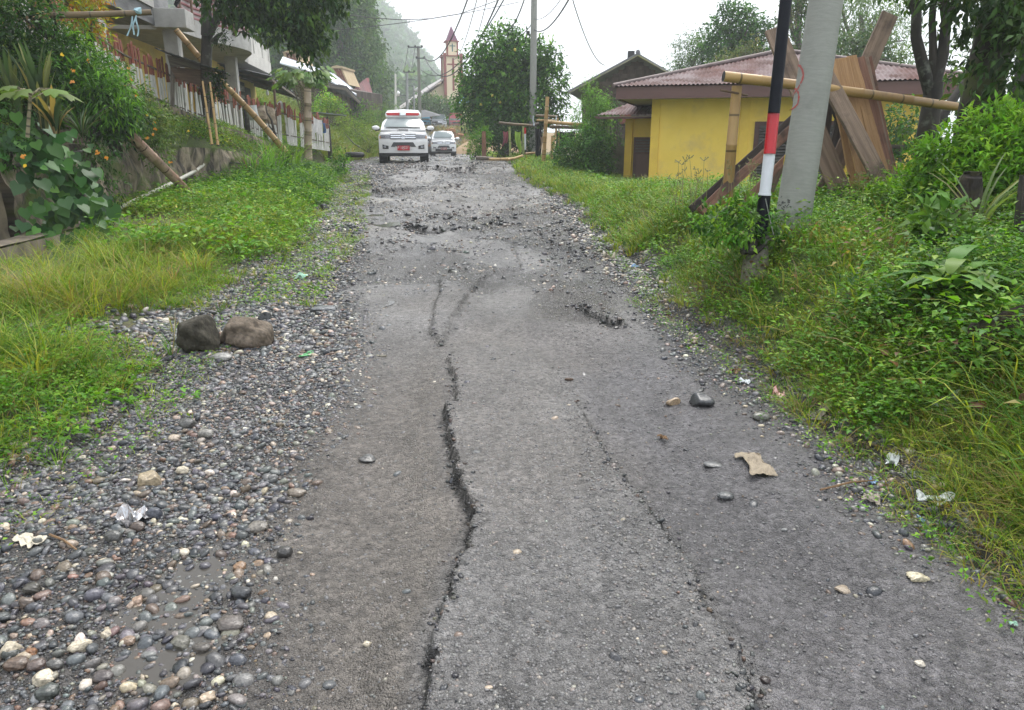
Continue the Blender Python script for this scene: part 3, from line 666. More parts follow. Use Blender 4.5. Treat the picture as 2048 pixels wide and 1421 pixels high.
def verge(side):
    P = []
    def T(n, y0, y1, d0, d1, h, per, cols, wid, msk=None, **k):
        x, y, d = field(side, n, y0, y1, d0, d1)
        pr = sm(-.12, .3, d+.35*(fbm(x*2.2, y*2.2, 131)-.5)); 
        if msk is not None: pr = pr*msk(x, y, d)
        x, y, d = keep(x, y, d, pr)
        if len(x): P.append(tufts(x, y, h*(.55+.45*sm(0, .6, d))*(.7+.6*vn(x*1.3, y*1.3, 133)), per, cols, wid, **k))
    def Hh(n, y0, y1, d0, d1, h, rad, per, size, cols, msk=None, **k):
        x, y, d = field(side, n, y0, y1, d0, d1); pr = sm(-.02, .35, d+.4*(fbm(x*2, y*2, 137)-.5))
        if msk is not None: pr = pr*msk(x, y, d)
        x, y, d = keep(x, y, d, pr)
        if len(x): P.append(herbs(x, y, h*(.4+.6*sm(0, .7, d))*(.6+.8*vn(x*1.5, y*1.5, 139)), rad, per, size, cols, **k))
    if side > 0:
        lo = lambda x, y, d: .25+.75*sm(.62, .38, fbm(x*.9, y*.9, 141)); hi = lambda x, y, d: .2+.8*sm(.4, .58, fbm(x*.9, y*.9, 141))
        T(2000, 1.3, 4.2, -.25, 3.2, .22, 15, GY+GG, .0042, lo, lean=.6); T(3600, 3.2, 7.5, -.2, 5, .24, 14, GG+GY, .005, lo, lean=.6)
        T(1300, 1.5, 7.5, -.3, .5, .17, 13, GY+STRAW, .0038, None, lean=.9)
        T(3000, 7, 13, -.2, 6, .24, 12, GG+GY, .007, lo, lean=.55); T(5500, 9, 20, -.2, 6, .28, 11, GY+GY+GG, .010, None, lean=.4)
        T(4000, 17, 27, -.15, 5, .26, 9, GG+GY, .016, None, lean=.4)
        lowp = lambda x, y, d: np.where((y > 4.9) & (y < 8.6) & (d < 2.1), .04, 1.)*(.35+.65*hi(x, y, d))
        T(3200, 1.2, 4.8, -.3, 2.6, .26, 15, GY+GG+GY+STRAW[:1], .0045, None, lean=.75); Hh(1500, 2.2, 5, .7, 3.5, .2, .07, 16, .03, HB, hi); Hh(5600, 3.5, 8, .05, 5.5, .3, .09, 17, .036, HB, hi)
        Hh(3600, 4.2, 9.5, .5, 6, .4, .12, 18, .038, HB+HD, lowp); Hh(3200, 7.5, 14, .1, 6, .34, .13, 15, .045, HB, hi)
        Hh(1400, 3.2, 8, 1.3, 5.5, .55, .13, 22, .04, HB+HD, lowp, up=.4); Hh(900, 3.5, 9, .6, 5, .45, .16, 14, .06, HB+HD, lowp, tm=leaf_t(.6, .12, .2))
        Hh(260, 2.5, 9, .4, 5, .3, .1, 7, .06, [(.2, .12, .05), (.26, .2, .06), (.14, .08, .04)], None); T(1400, 3, 9, .4, 5.5, .5, 6, GG+GY, .008, lowp, lean=.8); Hh(500, 3, 9, .5, 5, .35, .14, 9, .085, HB, lowp, tm=leaf_t(.42, .12, .3)); Hh(1600, 14, 27, .5, 5, .25, .2, 12, .07, HB+HD, hi)
        Hh(900, 2, 8, -.15, 3, .14, .06, 10, .045, GY, None, tm=LFN); T(900, 2.5, 8, .3, 5, .4, 7, GG+GY, .011, None, lean=.7)
    else:
        gap = lambda x, y, d: 1-.93*sm(1.25, .85, np.hypot((x+2.75)/.42, (y-5.6)/.5))
        lp = lambda x, y, d: gap(x, y, d)*(.12+.88*sm(.36, .56, fbm(x*1.3, y*1.1, 147)))
        T(1700, 2.0, 4.6, -.2, 3.6, .27, 14, GY+GG, .0042, gap, lean=.5); T(3600, 4.2, 8.4, -.25, 4.5, .25, 13, GY+GY+GG, .0052, lp, lean=.6); T(600, 2.2, 8, 0, 4, .3, 10, STRAW+GY, .0035, gap, lean=.9)
        T(700, 5.5, 9.5, .5, 2.6, .42, 16, GY+GY+STRAW[:1], .0055, lp, lean=.5); T(2200, 8, 13, -.2, 4.5, .32, 12, GY+GG, .007, lp, lean=.55)
        T(2200, 13, 24, -.05, 4, .22, 10, GG+GG+GY, .012, None, lean=.45)
        Hh(1700, 2.2, 5, .0, 4, .14, .07, 14, .034, HB, gap); Hh(500, 2, 4.5, -.2, 1.2, .08, .07, 12, .045, HB, gap, tm=leaf_t(.6, .1, .2)); Hh(1500, 4.5, 9, .3, 4.5, .12, .08, 14, .032, HB, gap)
        Hh(3000, 9, 16, -.1, 4, .36, .12, 15, .045, HB+GY, None); Hh(700, 8, 17, .2, 4, .45, .2, 12, .085, HB, None, tm=leaf_t(.6, .12, .2)); Hh(900, 9, 17, .0, 4, .25, .14, 14, .05, GY, None, tm=LFN); Hh(3600, 14, 23, -.15, 4, .42, .17, 14, .06, HB+HD, None)
        x, y, d = field(side, 1500, 6.5, 23, -.75, .1); kk = fbm(x*1.6, y*1.2, 148) > .5; P.append(tufts(x[kk], y[kk], .13, 8, GY+GG, .006, lean=.8)); P.append(herbs(x[~kk][::3], y[~kk][::3], .08, .08, 8, .04, HB+GY))
        Hh(300, 1.7, 4.2, -.25, .6, .05, .07, 10, .03, HB, None)
    # stray sprouts in the gravel
    y = 1.5+9*rng.random(260); x = (xl(y)+.35*rng.random(260)) if side < 0 else (xr(y)-.25*rng.random(260))
    P.append(herbs(x, y, .05, .05, 7, .022, HB)); P.append(tufts(x[::2]+.05, y[::2], .07, 7, GY, .0035, lean=.8))
    v, t, c = merge(P); return v, t, c
for sd_, nm in ((-1, 'verge_grass'), (1, 'verge_undergrowth')):
    v, t, c = verge(sd_); tag(npmesh(nm, v, t, None, c, LM), kind='stuff')
# ferns, moss and creepers on the bank face and the far left slope
def bankgreen():
    P = []
    n = 10500; y = 7+22*rng.random(n); u = rng.random(n)**.8; x = xw(y)-.1-u*(np.maximum(xw(y)-fx(y), .2)+.6)
    k = rng.random(n) < sm(.3, .5, fbm(y*.6, x*.8, 151))+.2; x, y = x[k], y[k]; P.append(herbs(x, y, .3*(.5+vn(x*2, y*2, 154)), .18, 14, .055, HB+HD+GY, up=.1))
    n = 1400; y = 8+18*rng.random(n); x = xw(y)-.4-rng.random(n)*1.8; P.append(tufts(x, y, .3, 9, GG+GY, .009, lean=.7))
    # far slope left of the pickup
    n = 6000; y = 29+38*rng.random(n)**1.3; x = xl(y)-.2-rng.random(n)*np.minimum(12, 3+.2*y)
    P.append(tufts(x, y, .55*(.5+vn(x*.5, y*.5, 152)), 9, [(.2, .25, .05), (.15, .22, .04), (.24, .26, .07)], .03, .15, lean=.35))
    n = 2500; y = 30+35*rng.random(n); x = xl(y)-.6-rng.random(n)*10
    P.append(herbs(x, y, .8*vn(x*.4, y*.4, 153), .4, 12, .16, [(.14, .22, .04), (.09, .17, .03), (.18, .24, .06)]))
    n = 3000; y = 24+36*rng.random(n); x = xr(y)+.1+rng.random(n)*7
    P.append(tufts(x, y, .25, 8, GG+GY, .025, .12, lean=.4)); 
    n = 900; y = 74+14*rng.random(n); x = -12+rng.random(n)*12; P.append(tufts(x, y, .7, 7, [(.22, .22, .07), (.16, .2, .05)]+STRAW, .05, .2))
    v, t, c = merge(P); tag(npmesh('bank_undergrowth', v, t, None, c, LM), kind='stuff')
bankgreen()
# ================================================================ LEFT SIDE
CONC = M('concrete', (.42, .41, .39), (.33, .32, .3), 3., .85, bump=.2, bsc=30, stain=(.2, .19, .18), ssc=.9, samt=(.55, .75))
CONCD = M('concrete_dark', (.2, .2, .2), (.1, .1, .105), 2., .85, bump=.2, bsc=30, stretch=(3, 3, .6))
CONCW = M('concrete_whitish', (.6, .58, .54), (.5, .48, .44), 2., .85, stain=(.3, .28, .25), ssc=1.1, samt=(.58, .8))
YWALL = M('yellow_wall', (.74, .56, .17), (.64, .47, .13), 2., .8, bump=.08, stain=(.45, .36, .16), ssc=.8, samt=(.56, .8))
WPLAST = M('whitish_wall', (.62, .58, .5), (.5, .47, .4), 2., .85)
DARK = M('dark_opening', (.012, .012, .013), (.02, .02, .02), 3., .6, bump=0)  # plain black, also the painted darkness inside openings
DARKB = M('dark_board', (.022, .016, .018), (.04, .025, .025), 4., .5, bump=.05)
WOODG = M('grey_wood', (.2, .17, .14), (.09, .075, .06), 24., .85, bump=.4, bsc=30, stretch=(1, 1, .06), stain=(.05, .045, .04), ssc=2., samt=(.55, .75))
WOODB = M('brown_wood', (.17, .105, .065), (.075, .045, .028), 24., .8, bump=.4, bsc=30, stretch=(1, 1, .06), stain=(.06, .05, .045), ssc=2., samt=(.58, .8))
BAM = M('bamboo_yellow', (.42, .27, .1), (.3, .18, .07), 5., .45, bump=.08, stretch=(1, 1, .2), stain=(.13, .085, .05), ssc=3.5, samt=(.58, .75), ringy=.38)
BAMG = M('bamboo_greyish', (.36, .29, .2), (.28, .22, .15), 5., .5, bump=.08, stretch=(1, 1, .2), stain=(.1, .08, .06), ssc=3., samt=(.55, .75), ringy=.42)
BAMR = M('bamboo_weathered', (.2, .1, .06), (.34, .25, .18), 9., .7, bump=.3, stretch=(1, 1, .12), stain=(.06, .035, .025), ssc=5., samt=(.52, .7), ringy=.62)
BAMD = M('bamboo_dark', (.16, .11, .055), (.07, .05, .03), 5., .6, bump=.1, stretch=(1, 1, .2), ringy=.45)
REDP = M('faded_red_paint', (.26, .075, .045), (.2, .06, .04), 12., .8, bump=.3, stretch=(1, 1, .1), stain=(.28, .16, .1), ssc=9., samt=(.55, .72))
WHTP = M('weathered_white_paint', (.66, .65, .62), (.5, .49, .46), 12., .85, bump=.3, stretch=(1, 1, .1), stain=(.22, .2, .16), ssc=6., samt=(.55, .75))
def corr(name, a, b, rough=.5, metal=0., stain=None): return M(name, a, b, 1.6, rough, metal, bump=.1, stain=stain, ssc=1.8, samt=(.5, .68))
MAROON = corr('maroon_striped_sheet', (.2, .05, .055), (.16, .045, .05)); PINKW = corr('pale_striped_sheet', (.5, .42, .42), (.42, .36, .36))
# ---- two storey house, parallel to the road
C0 = W(352, 60, 21.); e_ = Vector((-.13, 1, 0)).normalized(); n_ = Vector((1, .13, 0)).normalized()
def HP(a, b, z): return Vector((C0.x, C0.y, 0))+e_*a+n_*b+Vector((0, 0, z))
ZS = C0.z
hs = root('concrete_house', 'two storey unfinished concrete house with yellow lower wall behind the picket fence', 'house', HP(0, -2, 2.0))
AX = (e_, n_, Vector((0, 0, 1)))
def hbox(a0, a1, b0, b1, z0, z1, mb=None):
    mb = mb or MB(); return mb.box(HP((a0+a1)/2, (b0+b1)/2, (z0+z1)/2), (a1-a0, b1-b0, z1-z0), AX)
bul = lambda a: .95*math.exp(-((a-4.6)/2.3)**2)
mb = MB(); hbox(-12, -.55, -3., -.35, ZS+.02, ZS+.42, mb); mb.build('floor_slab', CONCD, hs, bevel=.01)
mb = MB(); P = [HP(a, bul(a) if a < 7.4 else .15, ZS) for a in np.linspace(0, 8.2, 26)]+[HP(8.2, -3, ZS), HP(0, -3, ZS)]
mb.prism(P, (0, 0, .46)); mb.build('balcony_slab', CONC, hs)
hbox(-.55, .25, -.45, .42, ZS-.02, ZS+.44).build('corner_block', CONC, hs, bevel=.015)
hbox(8.2, 13.2, -3, .1, ZS+.0, ZS+.5).build('far_slab', CONCW, hs, bevel=.01)
hbox(8.3, 13.1, -.15, .06, ZS+.503, ZS+1.05).build('parapet', CONCW, hs, bevel=.01)
for a in (8.5, 9.9, 11.6, 13.0): hbox(a-.06, a+.06, .065, .1, ZS+.51, ZS+1.09).build('parapet_post', CONCW, hs)
for a, b, s in ((-7.4, -.5, .3), (-4.3, -.45, .36), (0.0, -.12, .36), (6.3, -.05, .36)):
    hbox(a-s/2, a+s/2, b-s/2, b+s/2, 1.2, ZS+.0).build('column', CONC, hs, bevel=.012)
for a, b in ((-4.3, -.45), (-7.4, -.5)): hbox(a-.16, a+.16, b-.14, b+.14, ZS+.43, ZS+3.2).build('upper_column', CONC, hs)
hbox(-12, 7.4, -1.9, -1.7, .8, ZS-.003).build('lower_wall', YWALL, hs); hbox(7.0, 14.6, -1.1, -.9, .6, ZS-.003).build('shop_wall', YWALL, hs)
for a, z, w, h in ((-6.2, 4.0, .35, .5), (-3.35, 3.75, .3, .55), (-2.2, 3.65, .32, .55), (-.9, 3.6, .3, .6), (3.6, 3.3, .3, .5)):
    f = hbox(a-w/2-.05, a+w/2+.05, -1.71, -1.66, z-h/2-.05, z+h/2+.05).build('window', YWALL, hs); hbox(a-w/2, a+w/2, -1.662, -1.64, z-h/2, z+h/2).build('pane', DARK, f)
for a, w in ((-1.4, .8), (1.2, 1.0), (4.5, .9)):
    hbox(a-w/2, a+w/2, -1.7, -1.62, 1.0, 2.9).build('door', M('orange_door', (.35, .12, .05), (.25, .08, .04), 6., .6, stretch=(1, 1, .1)), hs)
mb = MB()   # arch mouldings on the wall
for a0 in (-2.6, 2.0):
    mb.tube([HP(a0+1.5*math.cos(t), -1.67, 3.5+.75*math.sin(t)) for t in np.linspace(0, math.pi, 13)], .05, 6)
mb.build('arch_moulding', YWALL, hs)
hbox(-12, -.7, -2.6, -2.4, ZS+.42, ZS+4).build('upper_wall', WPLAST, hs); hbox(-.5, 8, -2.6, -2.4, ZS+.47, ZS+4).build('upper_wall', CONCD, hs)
mb = MB(); hbox(-12, -2.6, -.44, -.36, ZS+.43, ZS+.62, mb); mb.build('plank_rail', WOODB, hs)
hbox(-2.55, -.6, -.5, -.3, ZS+.425, ZS+1.6).build('balcony_board', CONC, hs)
mb = MB()
def cs(u, v):
    a = .3+6.3*u; return HP(a, bul(a)-.05+.022*math.sin(v*2*math.pi*9), ZS+.46+1.25*v)
for k in range(9):
    mb.grid(lambda u, v, k=k: cs(u, (k+.62*v)/9), 20, 3, 0, n_*-.008); mb.grid(lambda u, v, k=k: cs(u, (k+.62+.38*v)/9), 20, 3, 1, n_*-.008)
mb.build('corrugated_railing', [MAROON, PINKW], hs, smooth=True)
for a in (.35, 1.2, 3.4, 6.5): MB().beam(HP(a, bul(a)+.04, ZS+.3), HP(a, bul(a)+.04, ZS+2.), .07, .05, n_).build('railing_post', WOODB, hs)
# shop front: opening, boards, awning
hbox(7.6, 13.2, -.9, -.86, 1.0, 3.9).build('shop_opening_shade', DARK, hs)  # flat near-black panel, the darkness of the shop interior put into its colour
hbox(7.45, 12.6, -.86, -.74, 2.55, 2.66).build('shop_shelf', WOODB, hs)
aw = MB(); A0, A1 = HP(7.9, -.9, ZS-.06), HP(14.6, -.9, ZS-.3); B0, B1 = HP(8.4, .9, ZS-.45), HP(15.2, 1.05, ZS-.85)
aw.grid(lambda u, v: A0.lerp(A1, u).lerp(B0.lerp(B1, u), v)+Vector((0, 0, .025*math.sin(u*70))), 60, 2, 0, (0, 0, .015))
AW = aw.build('awning', M('dark_roof_sheet', (.035, .04, .05), (.055, .06, .07), 3., .6, bump=.1), hs)
mb = MB()
for f in (.15, .55, .95): mb.beam(A0.lerp(A1, f)-Vector((0, 0, .07)), B0.lerp(B1, f)-Vector((0, 0, .07)), .06, .07)
mb.beam(B0-Vector((0, 0, .12)), B1-Vector((0, 0, .12)), .07, .09); mb.build('rafter', WOODG, AW)
for f in (.05, .95): MB().beam(B0.lerp(B1, f)-Vector((0, 0, .1)), B0.lerp(B1, f)*1-Vector((0, 0, 2.2)), .08, .08).build('awning_post', WOODB, hs)
WHT = M('white_lettering', (.75, .75, .72), (.6, .6, .58), 20., .7, bump=0)
def text(body, p, xd, zd, h, m, parent, name='lettering', ext=.004, align='CENTER'):
    cu = bpy.data.curves.new(name, 'FONT'); cu.body = body; cu.size = h*1.4; cu.extrude = ext; cu.align_x = align; cu.resolution_u = 2
    t = bpy.data.objects.new(name, cu); COL.objects.link(t); bpy.context.view_layer.update()
    me = bpy.data.meshes.new_from_object(t.evaluated_get(bpy.context.evaluated_depsgraph_get())); bpy.data.objects.remove(t)
    xd, zd = Vector(xd).normalized(), Vector(zd).normalized(); nn = xd.cross(zd)
    o = Vector(p)-(ORG[parent.name] if parent else Vector(p))
    for v in me.vertices: v.co = o+xd*v.co.x+zd*v.co.y+nn*v.co.z
    me.materials.clear(); me.materials.append(m); b = bpy.data.objects.new(name, me); COL.objects.link(b); b.parent = parent; ORG[b.name] = ORG[parent.name]; return b
for i, (a0, a1, z0, z1, lines, lb) in enumerate(((7.75, 9.35, 2.95, 4.2, (('N', .2, .26), ('NAEL', .52, .24), ('=', .74, .1), ('JKM', .9, .13)), 'dark menu board with white lettering hung nearer on the shop front'),
        (9.75, 11.2, 2.95, 4.0, (('LA KEMU', .3, .22), ('NORMA', .62, .2), ('Kopi', .85, .1)), 'dark menu board with dense white writing hung further along the shop front'))):
    s = root('menu_board', lb, 'sign', HP(a0, -.7, z0)); hbox(a0, a1, -.72, -.68, z0, z1).build('board', DARKB, s)
    for tx, f, h in lines: text(tx, HP((a0+a1)/2, -.672, z1-(z1-z0)*f-.05), e_, (0, 0, 1), h, WHT, s)
p = HP(9.6, .5, 3.55); lb = root('light_bulb', 'white hanging light bulb under the dark awning of the shop', 'bulb', p)
BW = M('bulb_white', (.8, .8, .78), (.75, .75, .75), 5., .3, bump=0)
MB().tube([p+Vector((0, 0, z)) for z in (-.13, -.1, -.04, .03, .08)], [.02, .05, .062, .04, .02], 10).build('glass', BW, lb, smooth=True); MB().tube([p+Vector((0, 0, .08)), p+Vector((0, 0, .62))], .006, 5).build('wire', DARK, lb)
# laundry on the balcony
def cloth(name, p0, p1, drop, label, cat, m, sag=.05, fold=.04, group=None, n=14, thick=.006):
    p0, p1 = Vector(p0), Vector(p1); d = (p1-p0).normalized(); nn = Vector((d.y, -d.x, 0)); s0 = R.random()*9
    f = lambda u, v: p0.lerp(p1, u)-Vector((0, 0, sag*math.sin(math.pi*u)+drop*v*(.85+.15*math.sin(u*5+s0))))+nn*fold*math.sin(u*11+s0+v*1.5)*(.3+v)+d*(.06*math.sin(v*3+s0)*v)
    return tag(MB().grid(f, n, 8, 0, nn*thick, ((p1-p0).length, drop)).build(name, m, smooth=True), label, cat, group)
def fab(n, c, c2=None): return M(n, c, c2 or tuple(x*.75 for x in c), 5., .9, bump=.1)
cloth('laundry', HP(2.2, 1.0, ZS+1.75), HP(2.9, 1.1, ZS+1.75), .55, 'red cloth hung on the maroon balcony railing', 'laundry', fab('cloth_red', (.4, .05, .05)))
cloth('laundry', HP(3.2, 1.1, ZS+1.4), HP(4.1, 1.15, ZS+1.4), .8, 'blue-grey garment hung on the maroon balcony railing', 'laundry', fab('cloth_bluegrey', (.1, .12, .16)))
cloth('laundry', HP(4.9, 1.1, ZS+1.1), HP(5.8, 1.0, ZS+1.05), .7, 'pale green-grey towel over the far end of the maroon railing', 'laundry', fab('cloth_palegreen', (.4, .45, .42)))
cloth('laundry', W(348, -12, 20.6), W(358, -12, 20.6), .28, 'small black garment hung at the near end of the maroon railing', 'laundry', fab('cloth_black', (.02, .02, .025)))
# ---- picket fences
def pickets(rt, pts, n, hgt, redf, w=.075, gap=None, wjit=.25):
    P = [Vector(p) for p in pts]; L = [0]
    for i in range(len(P)-1): L.append(L[-1]+(P[i+1]-P[i]).length)
    pos = lambda s: next(P[i].lerp(P[i+1], (s-L[i])/(L[i+1]-L[i])) for i in range(len(P)-1) if s <= L[i+1]+1e-6)
    T = L[-1]; k = 0; protos = []
    for q in range(6):
        h = hgt*(1+.05*R.uniform(-1, 1)); ww = w*(1+wjit*R.uniform(-1, 1)); m = MB(); hr = h*(1-redf)
        m.beam((0, 0, 0), (0, 0, hr), ww, .022, (0, 1, 0), 0, seg=2); m.prism([(-ww/2, -.012, hr), (ww/2, -.012, hr), (ww/2, -.012, h-.05*R.random()), (R.uniform(-.3, .3)*ww, -.012, h), (-ww/2, -.012, h-.06*R.random())], (0, .024, 0), 1)
        protos.append(m)
    me = [None]*6
    for i in range(n):
        s = T*(i+.5+.22*R.uniform(-1, 1))/n
        if gap and any(a < s/T < b for a, b in gap): continue
        p = pos(s); q = R.randrange(6)
        if me[q] is None:
            o = protos[q].build('picket', [WHTP, REDP], rt, local=True); me[q] = o.data
        else: o = bpy.data.objects.new('picket', me[q]); COL.objects.link(o); o.parent = rt
        o.location = p-ORG[rt.name]; d = (pos(min(T, s+.05))-pos(max(0, s-.05))); o.rotation_euler = (R.uniform(-.05, .05), R.uniform(-.045, .045), math.atan2(d.y, d.x)+R.uniform(-.1, .1)); o.scale = (1, 1, R.uniform(.93, 1.07))
    for f in (.25, .78):
        m = MB()
        for a, b in zip(P[:-1], P[1:]): m.beam(a+Vector((.0, .03, hgt*f)), b+Vector((0, .03, hgt*f)), .05, .03)
        m.build('fence_rail', WOODG, rt)
FP = [Vector((float(fx(y)), y, float(fz(y))-.02)) for y in (11, 13, 15, 17, 19, 21, 22.6)]
fa = root('picket_fence', 'long sloping picket fence with red tops and white bases on the planted bank', 'fence', FP[0])
pickets(fa, FP, 96, 1.28, .34)
FB = [W(500, 277, 22.8), W(560, 288, 24.3), W(612, 296, 26), W(660, 303, 28.6)]
fb = root('picket_fence', 'lower bamboo picket fence with red tips beside the upright thick bamboo post', 'fence', FB[0])
pickets(fb, FB, 52, 1.22, .3, .09, [(.12, .16), (.3, .34), (.46, .5)])
for k, (x, y) in enumerate(((660, 305), (498, 280))): 
    p = W(x, y, 28.8 if k == 0 else 22.7); MB().tube([p-Vector((0, 0, .5)), p+Vector((0, 0, 1.0 if k == 0 else 1.15))], [.09, .075], 8, wob=.1).build('fence_post', BARK, fb, smooth=True)
# dark stone footing under the lower fence
mb = MB(); mb.prism([W(486, 305, 22.6), W(566, 306, 24.2), W(566, 288, 24.2), W(490, 272, 22.6)], (-.5, .5, 0)); tag(mb.build('footing_wall', M('black_stone', (.02, .02, .02), (.045, .045, .04), 5., .9, bump=.8), bevel=.02), 'near-black stone footing under the lower picket fence', 'wall')
# ---- retaining walls of the bank
EARTH = M('earthy_masonry', (.26, .215, .15), (.035, .03, .024), 3.2, .95, bump=1., bsc=14, stretch=(2.4, 1, .6), stain=(.08, .11, .025), ssc=1.5, samt=(.5, .6))
def rwall(u, v):
    y = 9.9+13.4*u; x = float(xw(y)); b = float(zr(y))-.35; t = float(zt(y))+.02
    n = float(fbm(np.array([y*2.2]), np.array([v*3.]), 161)[0])+.6*float(vn(np.array([y*7.]), np.array([v*6.]), 162)[0])
    return (x+.42-.16*v+.3*(n-.8), y, b+(t-b)*v)
tag(MB().grid(rwall, 170, 16, 0, (-.8, 0, 0), (13.4, 1.6)).build('retaining_wall', EARTH, smooth=True), 'mossy earth-covered stone retaining wall under the planted bank', 'wall')
def rw2(u, v):
    y = 15.6+7.2*u; x = float(fx(y))+.42; t = float(fz(y))-.02; n = float(fbm(np.array([y*2.]), np.array([v*3.]), 163)[0]); return (x+.5-.2*v+.25*(n-.5), y, t-1.0+v*1.0)
tag(MB().grid(rw2, 90, 12, 0, (-.8, 0, 0), (7.2, 1.)).build('retaining_wall', EARTH, smooth=True), 'brown earth and stone face right under the red and white pickets', 'wall')
SW = M('stone_masonry', (.2, .165, .11), (.08, .07, .05), 2.6, .9, bump=.9, bsc=8, stain=(.42, .34, .24), ssc=2.2, samt=(.62, .7))
def rw3(u, v):
    y = 5+4.55*u; b = -.45; t = 1.42; n = float(fbm(np.array([y*2.5]), np.array([v*4.]), 165)[0]); return (-6.42-.12*v+.16*(n-.5), y, b+(t-b)*v)
tag(MB().grid(rw3, 60, 20, 0, (-.5, 0, 0), (4.5, 1.8)).build('retaining_wall', SW, smooth=True), 'rough stone masonry wall at the left edge above the white pipe', 'wall')
# concrete lip of the ditch
def kerb(u, v):
    y = 5.2+5.6*u; w = (v % .25)*4; k = int(v*4-1e-9); c = [(-5.96, -.3), (-5.96, .31), (-5.52, .31), (-5.5, -.3)]; a, b = c[min(k, 3)], c[(min(k, 3)+1) % 4]
    n = .04*(float(fbm(np.array([y*4.]), np.array([v*9.]), 167)[0])-.5); return (a[0]+(b[0]-a[0])*w+n+.05*math.sin(y), y, a[1]+(b[1]-a[1])*w+n+float(zr(y)))
tag(MB().grid(kerb, 50, 16, 0, None, (5.6, 1)).build('ditch_kerb', M('old_concrete_kerb', (.23, .19, .145), (.13, .105, .08), 5., .9, bump=.6, bsc=30, stain=(.07, .07, .04), ssc=2.), smooth=True), 'old mossy concrete kerb along the left ditch', 'kerb')
PVC = M('white_pvc', (.62, .6, .52), (.5, .48, .4), 6., .45, bump=0, stain=(.3, .28, .2), ssc=4.)
pp = [W(-30, 508, 9.3), W(80, 486, 9.6), W(140, 468, 10.1), W(232, 420, 11.6), W(345, 366, 14.2), W(392, 342, 15.6), W(412, 325, 16.4), W(440, 326, 17.2)]
tag(MB().tube(pp, .036, 8).build('water_pipe', PVC, smooth=True), 'white plastic pipe running along the foot of the retaining wall', 'pipe')
tag(MB().tube([W(440, 326, 17.2), W(470, 326, 17.8), W(498, 330, 18.4)], .018, 6).build('hose', DARK, smooth=True), 'black hose continuing from the upper end of the white pipe', 'hose')
# ---- bamboo poles
def pole(name, pts, rad, label, m, cat='pole', n=10, ring=.38, nodes=True):
    pts = [Vector(p) for p in pts]; out = []; rr = []
    L = sum((b-a).length for a, b in zip(pts[:-1], pts[1:])); k = max(2, int(L/ring)); seg = []
    for i in range(k+1):
        f = i/k*(len(pts)-1); j = min(int(f), len(pts)-2); seg.append(pts[j].lerp(pts[j+1], f-j))
    for i, p in enumerate(seg):
        r = rad[0]+(rad[1]-rad[0])*i/k; d = (seg[min(i+1, k)]-seg[max(i-1, 0)]).normalized()
        for o, s in ((-.012, 1.), (0, 1.09), (.012, 1.)) if nodes and 0 < i < k else ((0, 1.),): out.append(p+d*o); rr.append(r*s)
    return tag(MB().tube(out, rr, n, 0, True, 1).build(name, [m, DARK], smooth=True), label, cat)  # second material blackens the flat end caps, painting in the hollow's shade
pole('bamboo_pole', [W(258, 268, 12.1), W(388, 396, 13.6)], (.088, .075), 'thick weathered reddish bamboo log leaning against the bank', BAMR, ring=.62)
pole('bamboo_pole', [W(352, 60, 20.2), W(420, 140, 20.4), W(500, 222, 20.8), W(572, 304, 21.2)], (.075, .085), 'long brown bamboo prop sloping from the balcony corner down to the grass', BAM)
pole('bamboo_pole', [W(440, 266, 19), W(508, 328, 20.5)], (.05, .05), 'short dark bamboo pole leaning below the fence near the black footing', BAMD)
pole('bamboo_pole', [W(405, 163, 17.0), W(424, 290, 16.4)], (.022, .028), 'thin pale stick, left one of the leaning pair by the plank hut', BAM, n=7)
pole('bamboo_pole', [W(420, 165, 17.1), W(436, 291, 16.5)], (.022, .03), 'thin pale stick, right one of the leaning pair by the plank hut', BAM, n=7)
pole('bamboo_pole', [W(100, 31, 11.2), W(215, 29, 11.4), W(303, 25, 11.6)], (.045, .04), 'horizontal bamboo pole with blue ribbon jutting out of the hedge', BAMD)
p = W(615, 318, 23.4); pole('bamboo_post', [p-Vector((0, 0, .4)), W(615, 178, 23.3)], (.125, .105), 'thick upright bamboo post in front of the lower picket fence', BAMG, 'post', 14)
rb = root('ribbon', 'pale blue plastic ribbon tied round the end of the horizontal bamboo pole', 'ribbon', W(272, 26, 11.55)); RBM = fab('ribbon_blue', (.35, .52, .58))
for x0, x1, y1 in ((268, 256, 72), (270, 267, 70), (273, 275, 73)):
    mb = MB(); a, b = W(x0, 20, 11.5), W(x1, y1, 11.5); mb.grid(lambda u, v: a.lerp(b, v)+Vector(((u-.5)*.022, 0, 0))+Vector((.015*math.sin(v*7+x0), .01*math.sin(v*9), 0)), 1, 12, 0, (0, .003, 0)); mb.build('strip', RBM, rb)
MB().tube([W(270, 20, 11.52), W(278, 22, 11.5), W(282, 27, 11.53)], [.03, .05, .02], 6, wob=.3).build('knot', RBM, rb)
